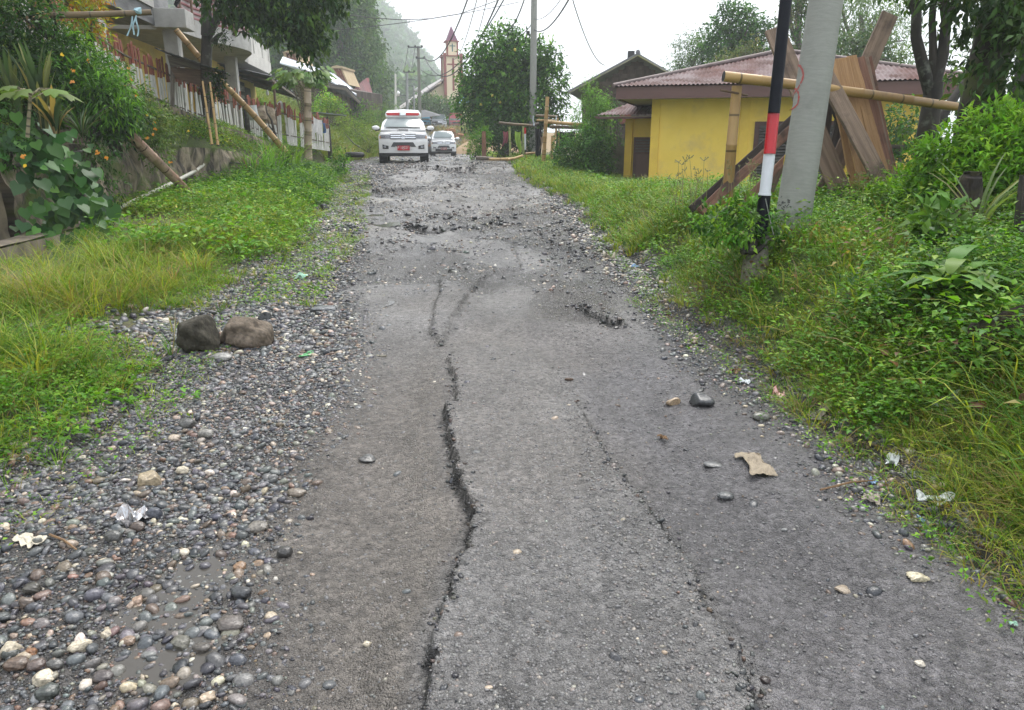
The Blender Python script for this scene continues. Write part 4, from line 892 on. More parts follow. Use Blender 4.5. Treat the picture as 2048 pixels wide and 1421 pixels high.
# ---- little plank hut on the fence
h = root('plank_hut', 'small plank hut with a dark sheet roof standing on the fence line', 'hut', W(400, 225, 18.6)); q = lambda x, y, d=18.6: W(x, y, d)
HP2 = lambda poly, d, dd, nm, m: MB().prism([W(x, y, d) for x, y in poly], dd).build(nm, m, h)
HP2([(334, 110), (400, 127), (400, 138), (340, 133)], 18.3, (0, .06, 0), 'grey_plank', WOODG); HP2([(340, 134), (401, 139), (401, 172), (352, 158)], 18.35, (0, .06, 0), 'wall_panel', WOODB)
for k in range(4): HP2([(402, 130+9*k), (419, 134+10*k), (419, 142+10*k), (402, 137+9*k)], 18.4+.03*k, (0, .5, 0), 'side_plank', WOODG)
mb = MB(); a, b, c, d = W(309, 97, 18.0), W(452, 146, 17.6), W(462, 152, 19.4), W(338, 110, 19.4)
mb.grid(lambda u, v: a.lerp(b, u).lerp(d.lerp(c, u), v)+Vector((0, 0, .008*math.sin(u*60))), 60, 2, 0, (0, 0, .02)); mb.build('roof', M('black_felt', (.03, .03, .03), (.06, .058, .055), 4., .9), h)
for x, y in ((345, 160), (415, 180)): MB().beam(W(x, y+95, 18.4), W(x, y-45, 18.4), .07, .07).build('post', WOODG, h)
# ---- things hung on the lower fence
cloth('laundry', W(626, 233, 26.2), W(643, 240, 26.6), .62, 'white cloth draped over the lower fence right of the bamboo post', 'laundry', fab('cloth_white', (.7, .68, .66)), fold=.03)
cloth('laundry', W(644, 242, 26.9), W(650, 245, 27.1), .35, 'small blue cloth beside the white one on the lower fence', 'laundry', fab('cloth_blue', (.08, .14, .26)))
cloth('drape', W(517, 213, 22.3), W(551, 222, 23.), .5, 'brown and cream patterned drape thrown over the lower fence', 'cloth', M('cloth_pattern', (.18, .13, .09), (.36, .3, .22), 7., .9, stain=(.08, .055, .04), ssc=6.), sag=-.08, fold=.1)
cloth('cloth_heap', W(553, 212, 24.6), W(571, 216, 25.), .22, 'white cloth heaped on top of the red pickets', 'laundry', fab('cloth_white', (.7, .68, .66)), sag=-.18, fold=.06)
bn = root('bucket', 'pale grey tilted bucket wedged against the long bamboo prop', 'bucket', W(504, 238, 20.9)); q0, q1 = W(509, 240, 21.), W(502, 213, 21.)
MB().tube([q0, q1, q1+(q1-q0)*.02, q0.lerp(q1, .9)], [.12, .15, .155, .13], 12, cap=False).build('shell', M('grey_plastic', (.5, .52, .53), (.42, .44, .45), 4., .5), bn, smooth=True); MB().tube([q0, q0.lerp(q1, .02)], .119, 12).build('bottom', M('grey_plastic', (.5, .52, .53)), bn)
# small sheet roof and lantern post beyond the lower fence
t = root('sheet_shelter', 'low shelter with a grey sheet top behind the lower fence', 'shelter', W(650, 262, 32)); mb = MB(); mb.beam(W(620, 226, 31), W(678, 232, 32), 1.1, .03, mi=0); mb.build('roof', M('grey_sheet', (.2, .22, .24), (.14, .15, .17), 3., .4, .3), t)
MB().beam(W(655, 233, 32), W(655, 275, 32), .07, .07).build('post', DARKB, t)
# dead branch on the fence
mb = MB(); mb.tube([W(x, y, 21.8) for x, y in ((556, 285), (548, 262), (543, 240), (534, 226), (530, 205))], [.04, .035, .03, .02, .01], 6, wob=.1); mb.tube([W(x, y, 21.8) for x, y in ((549, 265), (538, 252), (536, 240))], [.025, .02, .008], 5)
tag(mb.build('dead_branch', BARK, smooth=True), 'dark dead branch leaning on the lower picket fence', 'branch')
# tyre
p = onsurf(712, 317); p = W(710, 316, 25.5); T_ = MB(); T_.grid(lambda u, v: p+Vector(((.24+.085*math.cos(v*6.2832))*math.cos(u*6.2832), (.24+.085*math.cos(v*6.2832))*math.sin(u*6.2832), .1+.09*math.sin(v*6.2832))), 28, 10)
tag(T_.build('tyre', M('rubber', (.018, .018, .02), (.03, .03, .03), 6., .7, bump=.3), smooth=True), 'old black tyre lying on the left roadside behind the fence end', 'tyre')
# ---- plants on the bank
LMG = leafmat('leaf_glossy', .46, .3, .28)
def plant(name, label, cat, at, v, t, c, stem=None, sm_=None, extra=None, group=None, lm=None):
    r = root(name, label, cat, at, group)
    if stem: stem.build('stem', sm_ or BARKG, r, smooth=True)
    npmesh('foliage', v, t, None, c, lm or LM, r)
    return r
def shrub(name, label, px, py, Y, blobs, n, size, cols, tm=None, group=None, cat='shrub', stems=4, bm=None, **k):
    b = wb(blobs); a = W(px, py, Y); v, t, c = cloud(b, n, size, cols, tm, **k); mb = MB()
    for i in range(stems):
        q = Vector(b[R.randrange(len(b))][:3]); mb.tube(limb_pts(a+Vector((R.uniform(-.1, .1), R.uniform(-.1, .1), -.1)), q, 4, .1), [.03, .026, .02, .014, .006], 6)
    return plant(name, label, cat, a, v, t, c, mb, bm or BARK, group=group)
DG = [(.02, .055, .014), (.03, .075, .018), (.016, .045, .013), (.045, .1, .024)]; MG = [(.045, .125, .02), (.065, .16, .024), (.036, .1, .018)]
BG = [(.1, .24, .022), (.14, .29, .03), (.08, .2, .02)]; YG = [(.19, .29, .03), (.24, .31, .04), (.14, .25, .025)]
TIN = [(.028, .06, .03), (.036, .075, .036), (.022, .05, .025)]
shrub('hedge', 'dark dense hedge filling the top left corner above the spear-leaved plants', 40, 250, 11.6, [(-40, 60, 11.4, .9), (30, 40, 11.6, .7), (80, 90, 11.4, .75), (20, 130, 11.2, .8), (95, 165, 11.3, .6), (-50, 190, 11.2, .8), (60, 190, 11.4, .6), (105, 50, 11.8, .3), (0, -30, 11.6, .7)], 9000, .075, DG+DG+MG, inner=.5, per=10)
shrub('shrub', 'pale-tipped bush growing out of the top of the dark hedge', 90, 60, 11.4, [(60, 30, 11.2, .35), (105, 20, 11.3, .3), (25, 20, 11.2, .3)], 900, .06, MG+[(.12, .17, .05), (.2, .14, .08)])
shrub('cassava_shrub', 'feathery mid-green shrub in the middle of the bank beside the dark hedge', 190, 260, 11.4, [(165, 125, 11.8, .42), (148, 90, 12, .3), (190, 175, 11.5, .45), (225, 200, 11.4, .4), (200, 145, 11.9, .3)], 3600, .11, MG+BG, leaf_t(.24, .06, .25), hang=.35, inner=.4)
shrub('elder_shrub', 'blue-green compound-leaved shrub just above the leaning bamboo log', 240, 300, 12, [(210, 225, 11.7, .38), (240, 228, 12, .3), (258, 222, 12.2, .22), (195, 215, 11.6, .3), (215, 262, 11.9, .26), (240, 262, 12.1, .14)], 3200, .1, TIN+MG, leaf_t(.3, .06, .3), hang=.4, inner=.35)
shrub('flowering_bush', 'light green rambling bush with orange flowers along the pickets', 290, 215, 14, [(240, 165, 12.8, .3), (270, 195, 13.2, .3), (275, 215, 13.2, .38), (305, 235, 13.6, .32), (295, 260, 13.4, .38), (335, 250, 14.4, .28), (215, 125, 12.6, .22), (340, 270, 14.4, .3), (310, 300, 13.4, .35)], 3600, .062, [(.09, .16, .035), (.13, .2, .05), (.17, .22, .07), (.07, .13, .03)], inner=.3)
shrub('croton', 'yellow and orange leaved croton in front of the house column', 180, 90, 13.4, [(172, 12, 13.4, .28), (185, 30, 13.3, .26), (160, 22, 13.4, .2), (190, 55, 13.3, .2), (180, -15, 13.4, .28)], 900, .14, [(.4, .36, .03), (.5, .38, .03), (.28, .34, .04), (.45, .2, .02)], leaf_t(.24, .05, .3), hang=-.35, outw=.5)
def spears(name, label, px, py, Y, n, L, w, cols, spread=.35, droop=.45, cat='plant', group=None, up=1.1):
    a = W(px, py, Y); k = n; an = rng.random(k)*6.283; D = np.stack([np.cos(an)*spread*(.3+rng.random(k)), np.sin(an)*spread*(.3+rng.random(k)), np.full(k, up)], 1)
    N = np.stack([-np.cos(an), -np.sin(an), np.full(k, .5)], 1); P = np.array(a)+np.stack([np.cos(an), np.sin(an), an*0], 1)*.05*rng.random((k, 1))
    l = L*(.6+.6*rng.random(k)); v, t, c = inst(leaf_t(1, .012, droop, 'long'), P, D, N, np.stack([np.full(k, w)*(.7+.6*rng.random(k)), l, l], 1), palette(k, cols, .18))
    return plant(name, label, cat, a, v, t, c, group=group)
SPC = [(.05, .085, .04), (.075, .11, .05), (.12, .15, .06)]
spears('spear_plant', 'upright spear-leaved clump left of the papaya seedling', 40, 262, 9.6, 26, .85, .07, SPC, .3, .14)
spears('spear_plant', 'tall spear-leaved clump with pale stripes right of the papaya seedling', 90, 258, 9.5, 30, .9, .075, SPC+[(.2, .2, .08)], .32, .14)
spears('spear_plant', 'spear-leaved clump with drooping withered tips above the squash vine', 112, 268, 9.4, 18, .6, .06, SPC+[(.25, .18, .08)], .4, .32)
spears('spear_plant', 'dark narrow-leaved fan between the squash vine and the bamboo log', 165, 270, 10.4, 34, .6, .02, DG+[(.1, .12, .08)], .9, .3, up=.8)
def papaya(name, label, pts, r, leaf, n, cols, cat='tree', group=None, drop=.3, up=.5, ls=1.):
    a = Vector(pts[0]); rt = root(name, label, cat, a, group); mb = MB(); mb.tube(pts, [r*(1-.1*i) for i in range(len(pts))], 8); top = Vector(pts[-1]); LT = leaf_t(.5, .1, .25, 'lobed'); P = []; D = []
    for i in range(n):
        an = i*2.4+R.random()*.4; e = R.uniform(.1, 1)*up; d = Vector((math.cos(an), math.sin(an), e)).normalized(); q = top+d*leaf*R.uniform(.55, 1.15); mb.tube([top-Vector((0, 0, .03*i*leaf)), top.lerp(q, .6)+Vector((0, 0, .08*leaf)), q], [.1*r+.004, .006, .004], 5); P.append(q); D.append((d.x, d.y, -drop*R.uniform(.4, 1.6)))
    mb.build('trunk', M('papaya_stem', (.3, .26, .17), (.2, .17, .1), 8., .7, bump=.3, ringy=.09), rt, smooth=True)
    N = rdir(n)*.25; N[:, 2] += 1; v, t, c = inst(LT, np.array(P), np.array(D, float), N, ls*leaf*(.7+.5*rng.random(n)), palette(n, cols, .14)); npmesh('leaves', v, t, None, c, LM, rt); return rt
papaya('papaya_seedling', 'papaya seedling with pale lobed leaves above the squash vine', [W(55, 275, 8.9), W(58, 230, 8.9), W(61, 186, 8.9)], .022, .28, 9, [(.16, .22, .06), (.12, .19, .045)], 'plant', up=.35)
papaya('papaya_tree', 'young papaya tree with a loose leafy crown just behind the upright bamboo post', [W(620, 300, 24.6), W(618, 220, 24.6), W(608, 170, 24.6)], .06, .85, 70, [(.11, .2, .04), (.15, .24, .055), (.08, .16, .03)], drop=.6, up=.75, ls=.42)
# squash vine with big leaves, over the wall
a = W(120, 300, 9.5); n = 330; pts = []
path = [(40, 275, 9.4), (85, 285, 9.4), (120, 320, 9.4), (140, 360, 9.4), (160, 400, 9.6), (185, 430, 9.9), (110, 400, 9.3), (100, 460, 9.2), (75, 330, 9.2), (95, 490, 8.9), (200, 450, 10)]
P = np.array([np.array(W(*path[i % 11]))+rng.normal(size=3)*(.17, .2, .15) for i in range(n)]); D = rdir(n)*.6; D[:, 2] -= .75; D[:, 0] += .35; D[:, 1] -= .3; N = rdir(n)*.5; N[:, 0] += .55; N[:, 1] -= .65; N[:, 2] += .9
HEART = (np.array([(0, 0, 0), (.3, -.18, .03), (.52, .12, .06), (.47, .45, -.0), (.25, .72, -.05), (0, 1, -.16), (-.25, .72, -.05), (-.47, .45, .0), (-.52, .12, .06), (-.3, -.18, .03), (0, .4, -.06)]), np.array([(i, i+1, 10) for i in range(9)]+[(9, 0, 10)]))
v, t, c = inst(HEART, P, D, N, .17*(.45+.85*rng.random(n)**1.3), palette(n, [(.035, .11, .022), (.055, .15, .028), (.028, .085, .02), (.08, .19, .035), (.05, .12, .045)], .2)); mb = MB()
for i in range(4): mb.tube([W(path[j][0]+R.uniform(-15, 15), path[j][1]+10, path[j][2]+.05) for j in (0, 1, 2, 3, 4, 5)], .012, 5)
plant('squash_vine', 'squash vine with large dark leaves spilling over the wall into the ditch', 'vine', a, v, t, c, mb, M('vine_stem', (.08, .13, .04)), lm=LMG)
shrub('fern_clump', 'leafy green ferns under the squash vine by the masonry wall', 10, 320, 9.6, [(0, 250, 9.4, .3), (20, 290, 9.2, .3), (-20, 300, 9.2, .3), (190, 330, 10.6, .3), (215, 370, 11, .28), (200, 300, 10.8, .3)], 1800, .07, MG+DG, leaf_t(.3, .05, .3))
# orange flowers
FLT = (np.array([(0, 0, 0)]+[(math.cos(i*1.047)*(.5 if i % 2 else .36), math.sin(i*1.047)*(.5 if i % 2 else .36), .12) for i in range(6)]), np.array([(0, i, i % 6+1) for i in range(1, 7)]))
FM = leafmat('petals', .6, .35, .3)
for i, (x, y, d) in enumerate([(125, 112, 11), (176, 122, 11.6), (148, 142, 11.2), (144, 164, 11), (46, 317, 8.6), (48, 331, 8.6), (195, 306, 10.3), (214, 317, 10.6), (233, 123, 12.9), (240, 133, 13), (244, 140, 13), (257, 138, 13), (262, 160, 13), (250, 172, 13), (272, 190, 13), (295, 230, 13.2), (308, 248, 13.2), (312, 258, 13.2), (294, 276, 12.8), (340, 326, 13.5), (378, 264, 14), (209, 103, 13), (306, 270, 13)]):
    p = W(x, y, d-.25); n = 5; v, t, c = inst(FLT, np.array([p]*n)+rng.normal(size=(n, 3))*.012, np.array([(1, 0, .2)]*n)+rdir(n)*.3, np.array([(.1, -1, .5)]*n)+rdir(n)*.3, np.full(n, .04)*(.7+.5*rng.random(n)), palette(n, [(.72, .3, .05), (.75, .38, .12)] if i % 5 else [(.75, .52, .05)], .08))
    tag(npmesh('orange_flower', v, t, None, c, FM, at=tuple(p)), 'small orange blossom among the green plants of the left bank' if i % 5 else 'small yellow-orange blossom among the green plants of the left bank', 'flower', 'orange flowers on the left bank' if i % 5 else 'yellow flowers on the left bank')
# tall grass and creepers at the foot of the bank
def tuftobj(name, label, lst, per, h, cols, wid, lean, cat='grass clump', group=None, droop=.9):
    pts = [W(*q) for q in lst]; V = []; 
    a = pts[0]; x = np.array([p.x for p in pts]); y = np.array([p.y for p in pts]); v, t, c = tufts(x, y, h, per, cols, wid, .14, lean)
    dz = np.repeat(np.array([p.z for p in pts])-surf(x, y), per*7); v[:, 2] += dz
    return tag(npmesh(name, v, t, None, c, LM, at=tuple(a)), label, cat, group)
tuftobj('grass_clump', 'tall arching bright grass in front of the black footing of the lower fence', [(515, 345, 18.4), (535, 345, 18.6), (550, 340, 19), (570, 335, 19.6), (500, 352, 18), (590, 335, 20)], 34, .95, BG+GG, .022, .5)
for i, (x, y, d, h_, lb) in enumerate([(230, 540, 8.0, .5, 'tall tuft of yellow-green grass near the left kerb'), (330, 500, 9.2, .5, 'tall grass tuft in the middle of the left verge'), (150, 600, 6.8, .42, 'grass tuft with long blades by the left edge of the photo'), (420, 470, 10.5, .55, 'tall grass tuft on the left verge below the bamboo log'), (60, 760, 4.9, .4, 'long-bladed grass tuft low at the left edge of the photo')]):
    q_ = onsurf(x, y); pts_ = np.array([[q_.x+R.gauss(0, .16), q_.y+R.gauss(0, .2)] for _ in range(7)]); v, t, c = tufts(pts_[:, 0], pts_[:, 1], h_, 20, GY+GY+GG, .0065, .07, .45); tag(npmesh('grass_clump', v, t, None, c, LM, at=tuple(q_)), lb, 'grass clump')
spears('taro_clump', 'blue-green broad-leaved clump at the foot of the upright bamboo post', 600, 345, 20, 26, .45, .16, [(.07, .16, .08), (.1, .2, .11)], .9, .5)
shrub('roadside_bush', 'low dark bush on the left roadside in front of the old tyre', 685, 325, 22, [(680, 322, 22, .32), (690, 330, 21.5, .25), (672, 328, 21.5, .28)], 700, .07, MG+BG)
# ---- the dark forked tree over the balcony
tb = W(412, 225, 20.6); LG = [(.03, .07, .02), (.045, .095, .025), (.022, .052, .017), (.08, .15, .03)]
trk = [([tb-Vector((0, 0, .3))]+[W(x, y, 20.3) for x, y in ((411, 160), (413, 100), (414, 66))], [.17, .15, .135, .135]), ([W(x, y, 20.2) for x, y in ((413, 72), (413, 35), (411, 0), (420, -50), (450, -90))], [.14, .13, .12, .1, .07]), ([W(x, y, 20.2) for x, y in ((416, 70), (432, 40), (446, 8), (480, -30), (540, -50))], [.12, .1, .09, .07, .04]), ([W(x, y, 19.6) for x, y in ((446, 8), (500, 5), (560, 20), (610, 60))], [.07, .05, .04, .02]), ([W(x, y, 20.2) for x, y in ((424, 85), (436, 72), (444, 66))], [.06, .05, .02])]
dt = tree('dark_tree', 'dark forked tree with big leaves hanging over the balcony and fence', 'tree', tb, None, .2, wb([(470, 0, 18, .62), (520, 15, 18, .62), (575, 15, 18.3, .72), (640, 10, 18.4, .62), (600, 70, 18.3, .5, .45), (560, -40, 18, 1.0), (460, -60, 18, 1.0), (640, -60, 18.3, .9), (610, 105, 18.3, .33, .32), (690, 12, 18.4, .32, .2), (545, 60, 17.8, .36), (640, 85, 18.5, .32, .22), (510, 50, 17.6, .28), (625, 130, 18.3, .2, .22)]), 8200, .16, LG+LG+[(.1, .18, .035)], bm=BARK, trunk=trk, tm=leaf_t(.45, .07, .2), hang=.5, inner=.3, per=8, spread=1.6)
shrub('fern_tuft', 'dark tuft of fern growing on the fork of the dark tree', 436, 78, 18, [(438, 78, 18, .14), (444, 70, 18, .1)], 160, .1, DG, leaf_t(.2), stems=1)
shrub('creeper', 'dark hanging creeper under the hut roof beside the long bamboo prop', 432, 150, 18, [(432, 155, 18, .16, .2), (436, 175, 18, .14, .25), (428, 190, 18, .12, .2)], 500, .08, DG, stems=1)
# ================================================================ RIGHT SIDE
# ---- concrete utility pole and painted flag-colour pole
CPOLE = M('pole_concrete', (.27, .275, .245), (.235, .24, .215), 14., .8, bump=.06, bsc=60, stretch=(.8, .8, 5), stain=(.17, .175, .155), ssc=2.6, samt=(.54, .85))
D0 = 6.75; pb, ptop = W(1578, 492, D0), W(1652, 0, D0+.25); pd = (ptop-pb)
ut = root('utility_pole', 'thick leaning concrete utility pole with red painted marks beside the thin striped pole', 'pole', pb)
rb_, rt_ = 34*PXM(D0), 31*PXM(D0)
MB().tube([pb-pd*.12, pb, pb+pd*.5, ptop, pb+pd*2.4], [rb_, rb_*1.0, (rb_+rt_)/2, rt_, rt_*.8], 28).build('shaft', CPOLE, ut, smooth=True)
def onpole(px, py, d=D0):   # point on the pole skin facing the camera at a photo pixel
    yy = d; 
    a, b, c = ray(px, py); o = Vector((0, 0, CAMH)); r = Vector((a, b, c)).normalized(); ax = pd.normalized(); w0 = o-pb
    rr = rb_+(rt_-rb_)*(492-py)/492; u = r-ax*r.dot(ax); v = w0-ax*w0.dot(ax); A, B, C = u.dot(u), 2*u.dot(v), v.dot(v)-rr*rr
    k = B*B-4*A*C; t = (-B-math.sqrt(max(k, 0)))/(2*A); return o+r*t
def stroke(name, lst, w, m, parent, n=6):
    P = []
    for (x0, y0), (x1, y1) in zip(lst[:-1], lst[1:]):
        for i in range(n): P.append(onpole(x0+(x1-x0)*i/n, y0+(y1-y0)*i/n))
    P.append(onpole(*lst[-1])); mb = MB(); V = []; F = []; ax = pd.normalized()
    for i, p in enumerate(P):
        d = (P[min(i+1, len(P)-1)]-P[max(i-1, 0)]).normalized(); c = pb+ax*((p-pb).dot(ax)); nn = (p-c).normalized(); s = nn.cross(d).normalized()*w*(.6+.5*R.random())*.5
        V += [p+nn*.0025-s, p+nn*.0025+s]
    for i in range(len(P)-1): F.append((2*i, 2*i+1, 2*i+3, 2*i+2))
    return mb.add(V, F).build(name, m, parent)
RP = M('red_spray', (.42, .06, .05), (.3, .1, .09), 30., .7, bump=0); YP = M('yellow_spray', (.55, .42, .03), (.4, .33, .06), 30., .7, bump=0); BP = M('black_spray', (.03, .03, .03), (.08, .08, .08), 30., .7, bump=0)
stroke('red_mark', [(1595, 130), (1601, 133), (1605, 140), (1607, 150), (1605, 160), (1601, 168)], .022, RP, ut); stroke('red_mark', [(1584, 192), (1588, 188), (1592, 183), (1596, 178), (1600, 170)], .02, RP, ut)
stroke('red_mark', [(1587, 177), (1592, 179), (1597, 186), (1598, 196), (1596, 208), (1590, 215), (1584, 219), (1579, 221)], .02, RP, ut)
stroke('yellow_mark', [(1571, 310), (1569, 320), (1567, 330)], .03, YP, ut)
for i in range(34):
    x, y = 1567+R.gauss(0, 7), 408+R.gauss(0, 7); 
    if onpole(x, y).y < D0+.1: stroke('black_scribble', [(x, y), (x+R.uniform(-4, 4), y+R.uniform(-3, 3))], .009, BP, ut, 2)
stroke('rust_stain', [(1566, 478), (1568, 486), (1570, 494)], .09, M('rust', (.3, .1, .05), (.2, .09, .06), 9., .9), ut)
BLK = M('black_gloss_paint', (.006, .007, .012), (.01, .011, .016), 5., .35, bump=.03, spec=.12, stain=(.05, .05, .06), ssc=5, samt=(.62, .75)); RED = M('red_gloss_paint', (.5, .01, .02), (.42, .012, .02), 5., .3, bump=.03); SIL = M('silver_white_paint', (.66, .68, .72), (.58, .6, .64), 5., .35, bump=.03, stain=(.35, .35, .36), ssc=4, samt=(.6, .75))
D1 = 6.25; fp = root('striped_pole', 'thin metal pole painted black, red, white and black on a concrete footing', 'pole', W(1519, 490, D1))
def seg(y0, y1, r0, r1, x0, x1, m, nm): MB().tube([W(x0, y0, D1), W(x1, y1, D1+.06*(490-y1)/490)], [r0, r1], 20).build(nm, m, fp, smooth=True)
u = PXM(D1)
seg(496, 388, 13.4*u, 11.6*u, 1519, 1529.5, BLK, 'black_base'); seg(389, 308, 10.8*u, 10.8*u, 1529.5, 1539, SIL, 'white_band'); seg(308.5, 226, 10.9*u, 11*u, 1539, 1547.5, RED, 'red_band'); seg(226.5, -400, 11*u, 10.5*u, 1547.5, 1615, BLK, 'black_shaft')
MB().tube([W(1529.3, 391, D1), W(1529.8, 387, D1)], [12.3*u, 12.3*u], 20).build('collar', SIL, fp, smooth=True)
MB().tube([W(1507, 640, D1-.1), W(1509, 555, D1-.08), W(1511, 520, D1-.05), W(1514, 492, D1), W(1515, 486, D1)], [.15, .125, .105, .085, .05], 9, wob=.07).build('concrete_footing', M('rough_footing', (.24, .22, .17), (.13, .125, .1), 7., .95, bump=.8, bsc=30, stain=(.06, .075, .035), ssc=6, spec=.2), fp)
MB().tube([W(1531, 398, D1-.07), W(1540, 440, D1-.05), W(1549, 478, D1-.05)], .004, 5).build('wire', M('zinc_wire', (.5, .5, .5), None, 4., .4, .6), fp)
# ---- yellow house
YEL = M('yellow_paint', (.9, .66, .13), (.84, .6, .1), 1.2, .75, bump=.06, bsc=30, stain=(.62, .45, .18), ssc=1.4, samt=(.54, .82))
YED = M('yellow_paint_corner', (.82, .58, .09), (.74, .5, .08), 2., .75, bump=.06)
BRN = M('brown_fascia', (.13, .065, .055), (.1, .05, .045), 4., .6, bump=.1, stretch=(1, 1, .1)); SOF = M('soffit_board', (.44, .4, .3), (.36, .32, .22), 2., .8, stain=(.16, .12, .06), ssc=1.6, samt=(.6, .78))
ROOF = M('rusted_corrugated_iron', (.12, .055, .048), (.2, .16, .16), 1.3, .8, 0, bump=.1, stretch=(1, 1, .35), stain=(.07, .03, .024), ssc=1.7, samt=(.46, .64), spec=.15)
DRW = M('dark_red_wood', (.1, .045, .04), (.07, .032, .03), 6., .6, bump=.15, stretch=(1, 1, .08)); LOUV = M('louvre_dark', (.06, .055, .055), (.1, .095, .09), 6., .7)
YA = W(1297, 380, 20.4); YA.z = .3; th = math.radians(-17); f_ = Vector((math.cos(th), math.sin(th), 0)); k_ = Vector((-math.sin(th), math.cos(th), 0)); UP = Vector((0, 0, 1))
def YH(a, b, z): return YA+f_*a+k_*b+UP*z      # a along the front, b backwards, z up from its foot
yh = root('yellow_house', 'single storey yellow house with a rusty corrugated hip roof', 'house', YA)
YX = (f_, k_, UP)
def ybox(a0, a1, b0, b1, z0, z1): return MB().box(YH((a0+a1)/2, (b0+b1)/2, (z0+z1)/2), (a1-a0, b1-b0, z1-z0), YX)
LW, DP, ZE = 6.5, 7.0, 2.42
ybox(0, LW, .06, .2, -.6, ZE).build('front_wall', YEL, yh); ybox(0, .14, .2, DP, -.6, ZE).build('side_wall', YEL, yh); ybox(LW-.14, LW, .2, DP, -.6, ZE).build('side_wall', YEL, yh); ybox(.14, LW-.14, DP-.14, DP, -.6, ZE).build('rear_wall', YEL, yh)
for a in (0, 2.28, 4.9): ybox(a-.02, a+.2, -.0, .06, -.6, ZE-.003).build('pilaster', YED, yh)
ybox(-.05, LW, -.04, .06, -.7, -.1).build('plinth', CONC, yh, bevel=.01)
E = .82; ZF = ZE-.02
for b0, b1, a0, a1 in ((-E, .06, -E, LW+E), (.06, DP+E, -E, 0), (.06, DP+E, LW, LW+E)): ybox(a0, a1, b0, b1, ZF, ZF+.03).build('soffit', SOF, yh)
ybox(-E, LW+E, -E-.035, -E, ZF-.03, ZF+.26).build('fascia', BRN, yh); ybox(-E-.035, -E, -E, DP+E, ZF-.03, ZF+.26).build('fascia', BRN, yh); ybox(LW+E, LW+E+.035, -E, DP+E, ZF-.03, ZF+.26).build('fascia', BRN, yh)
e = E+.1; ze = ZF+.27; zr_ = ze+1.12; cx_, r0, r1 = LW/2, YH(LW/2-.3, DP/2, zr_), YH(LW/2+.3, DP/2, zr_)
c4 = [YH(-e, -e, ze), YH(LW+e, -e, ze), YH(LW+e, DP+e, ze), YH(-e, DP+e, ze)]
def roofface(p0, p1, q1, q0, period=.105, amp=.016, sheet=True):
    p0, p1, q0, q1 = map(Vector, (p0, p1, q0, q1)); L = (p1-p0).length; n = max(4, int(L/period))*6; nn = (p1-p0).cross(q0-p0).normalized(); 
    def fn(u, v):
        if v > 0: 
            # keep corrugations straight up the slope: trim the sheet at the hips
            a = (q0-p0).dot((p1-p0).normalized())/L; b_ = (q1-p0).dot((p1-p0).normalized())/L; lo, hi = a*v, 1+(b_-1)*v; u2 = min(max(u, lo), hi)
        else: u2 = u
        base = p0.lerp(p1, u2); h = q0-p0-(p1-p0)*((q0-p0).dot(p1-p0)/L/L); base = base+h*v
        return base+nn*(amp*math.cos(u2*L/period*2*math.pi)+(.02 if v < .52 and sheet else 0))
    return MB().grid(fn, n, 24, 0, nn*-.004, (L, (q0-p0).length))
for a, b, c, d in ((c4[0], c4[1], r1, r0), (c4[3], c4[0], r0, r0), (c4[1], c4[2], r1, r1), (c4[2], c4[3], r0, r1)): roofface(a, b, c, d).build('roof_sheet', ROOF, yh, smooth=True)
for a, b in ((c4[0], r0), (c4[1], r1), (c4[2], r1), (c4[3], r0), (r0, r1)): MB().tube([a+UP*.03, b+UP*.05], .055, 8).build('ridge_cap', M('ridge_iron', (.17, .13, .125), (.12, .09, .085), 3., .65, .1), yh, smooth=True)
w = root
wn = ybox(2.62, 4.75, .0, .05, .32, 1.82).build('window', DRW, yh)
ybox(2.74, 3.6, -.014, .0, .42, 1.72).build('pane', LOUV, wn); ybox(3.72, 4.63, -.014, .0, .42, 1.72).build('pane', LOUV, wn)
mb = MB()
for i in range(17): 
    for a0, a1 in ((2.74, 3.6), (3.72, 4.63)): mb.box(YH((a0+a1)/2, -.03, .46+i*.075), (a1-a0, .05, .012), (f_, (k_-UP*.8).normalized(), (UP+k_*.8).normalized()))
mb.build('louvre', LOUV, wn)
# annex with the brown door
AY = W(1246, 370, 23.2); AY.z = .42
an = root('annex', 'small yellow annex with a brown louvred door behind the yellow house corner', 'annex', AY)
def abox(a0, a1, b0, b1, z0, z1): return MB().box(AY+f_*((a0+a1)/2)+k_*((b0+b1)/2)+UP*((z0+z1)/2), (a1-a0, b1-b0, z1-z0), YX)
abox(0, .22, 0, .15, -.5, 1.95).build('wall', YED, an); abox(.22, 3, .12, .25, -.5, 1.95).build('wall', YEL, an); abox(0, .14, .15, 3, -.5, 1.95).build('wall', YEL, an)
dr_ = abox(.27, 1.2, .03, .12, -.3, 1.35).build('door', DRW, an); abox(.36, .74, .01, .03, -.2, .85).build('leaf', M('door_brown', (.13, .07, .065), (.1, .055, .05), 6., .6, stretch=(1, 1, .1)), dr_); abox(.79, 1.16, .01, .03, -.2, .85).build('leaf', M('door_brown', (.13, .07, .065)), dr_)
for i in range(5): abox(.33, 1.17, .0, .03, .92+.08*i, .96+.08*i).build('louvre', LOUV, dr_)
a0, a1 = AY+f_*-.75+k_*-.7+UP*1.98, AY+f_*3+k_*-.7+UP*1.98; b0, b1 = AY+f_*.3+k_*2.2+UP*2.62, AY+f_*3+k_*2.2+UP*2.62
roofface(a0, a1, b1, b0, sheet=False).build('roof_sheet', ROOF, an, smooth=True); MB().beam(a0-UP*.09, a1-UP*.09, .05, .16, f_.cross(UP)).build('fascia', BRN, an); MB().beam(a0-UP*.06, a0-UP*.06+k_*2.6, .04, .14, f_).build('fascia', BRN, an)
abox(-.7, 3, -.66, .3, 1.9, 1.93).build('soffit', SOF, an)
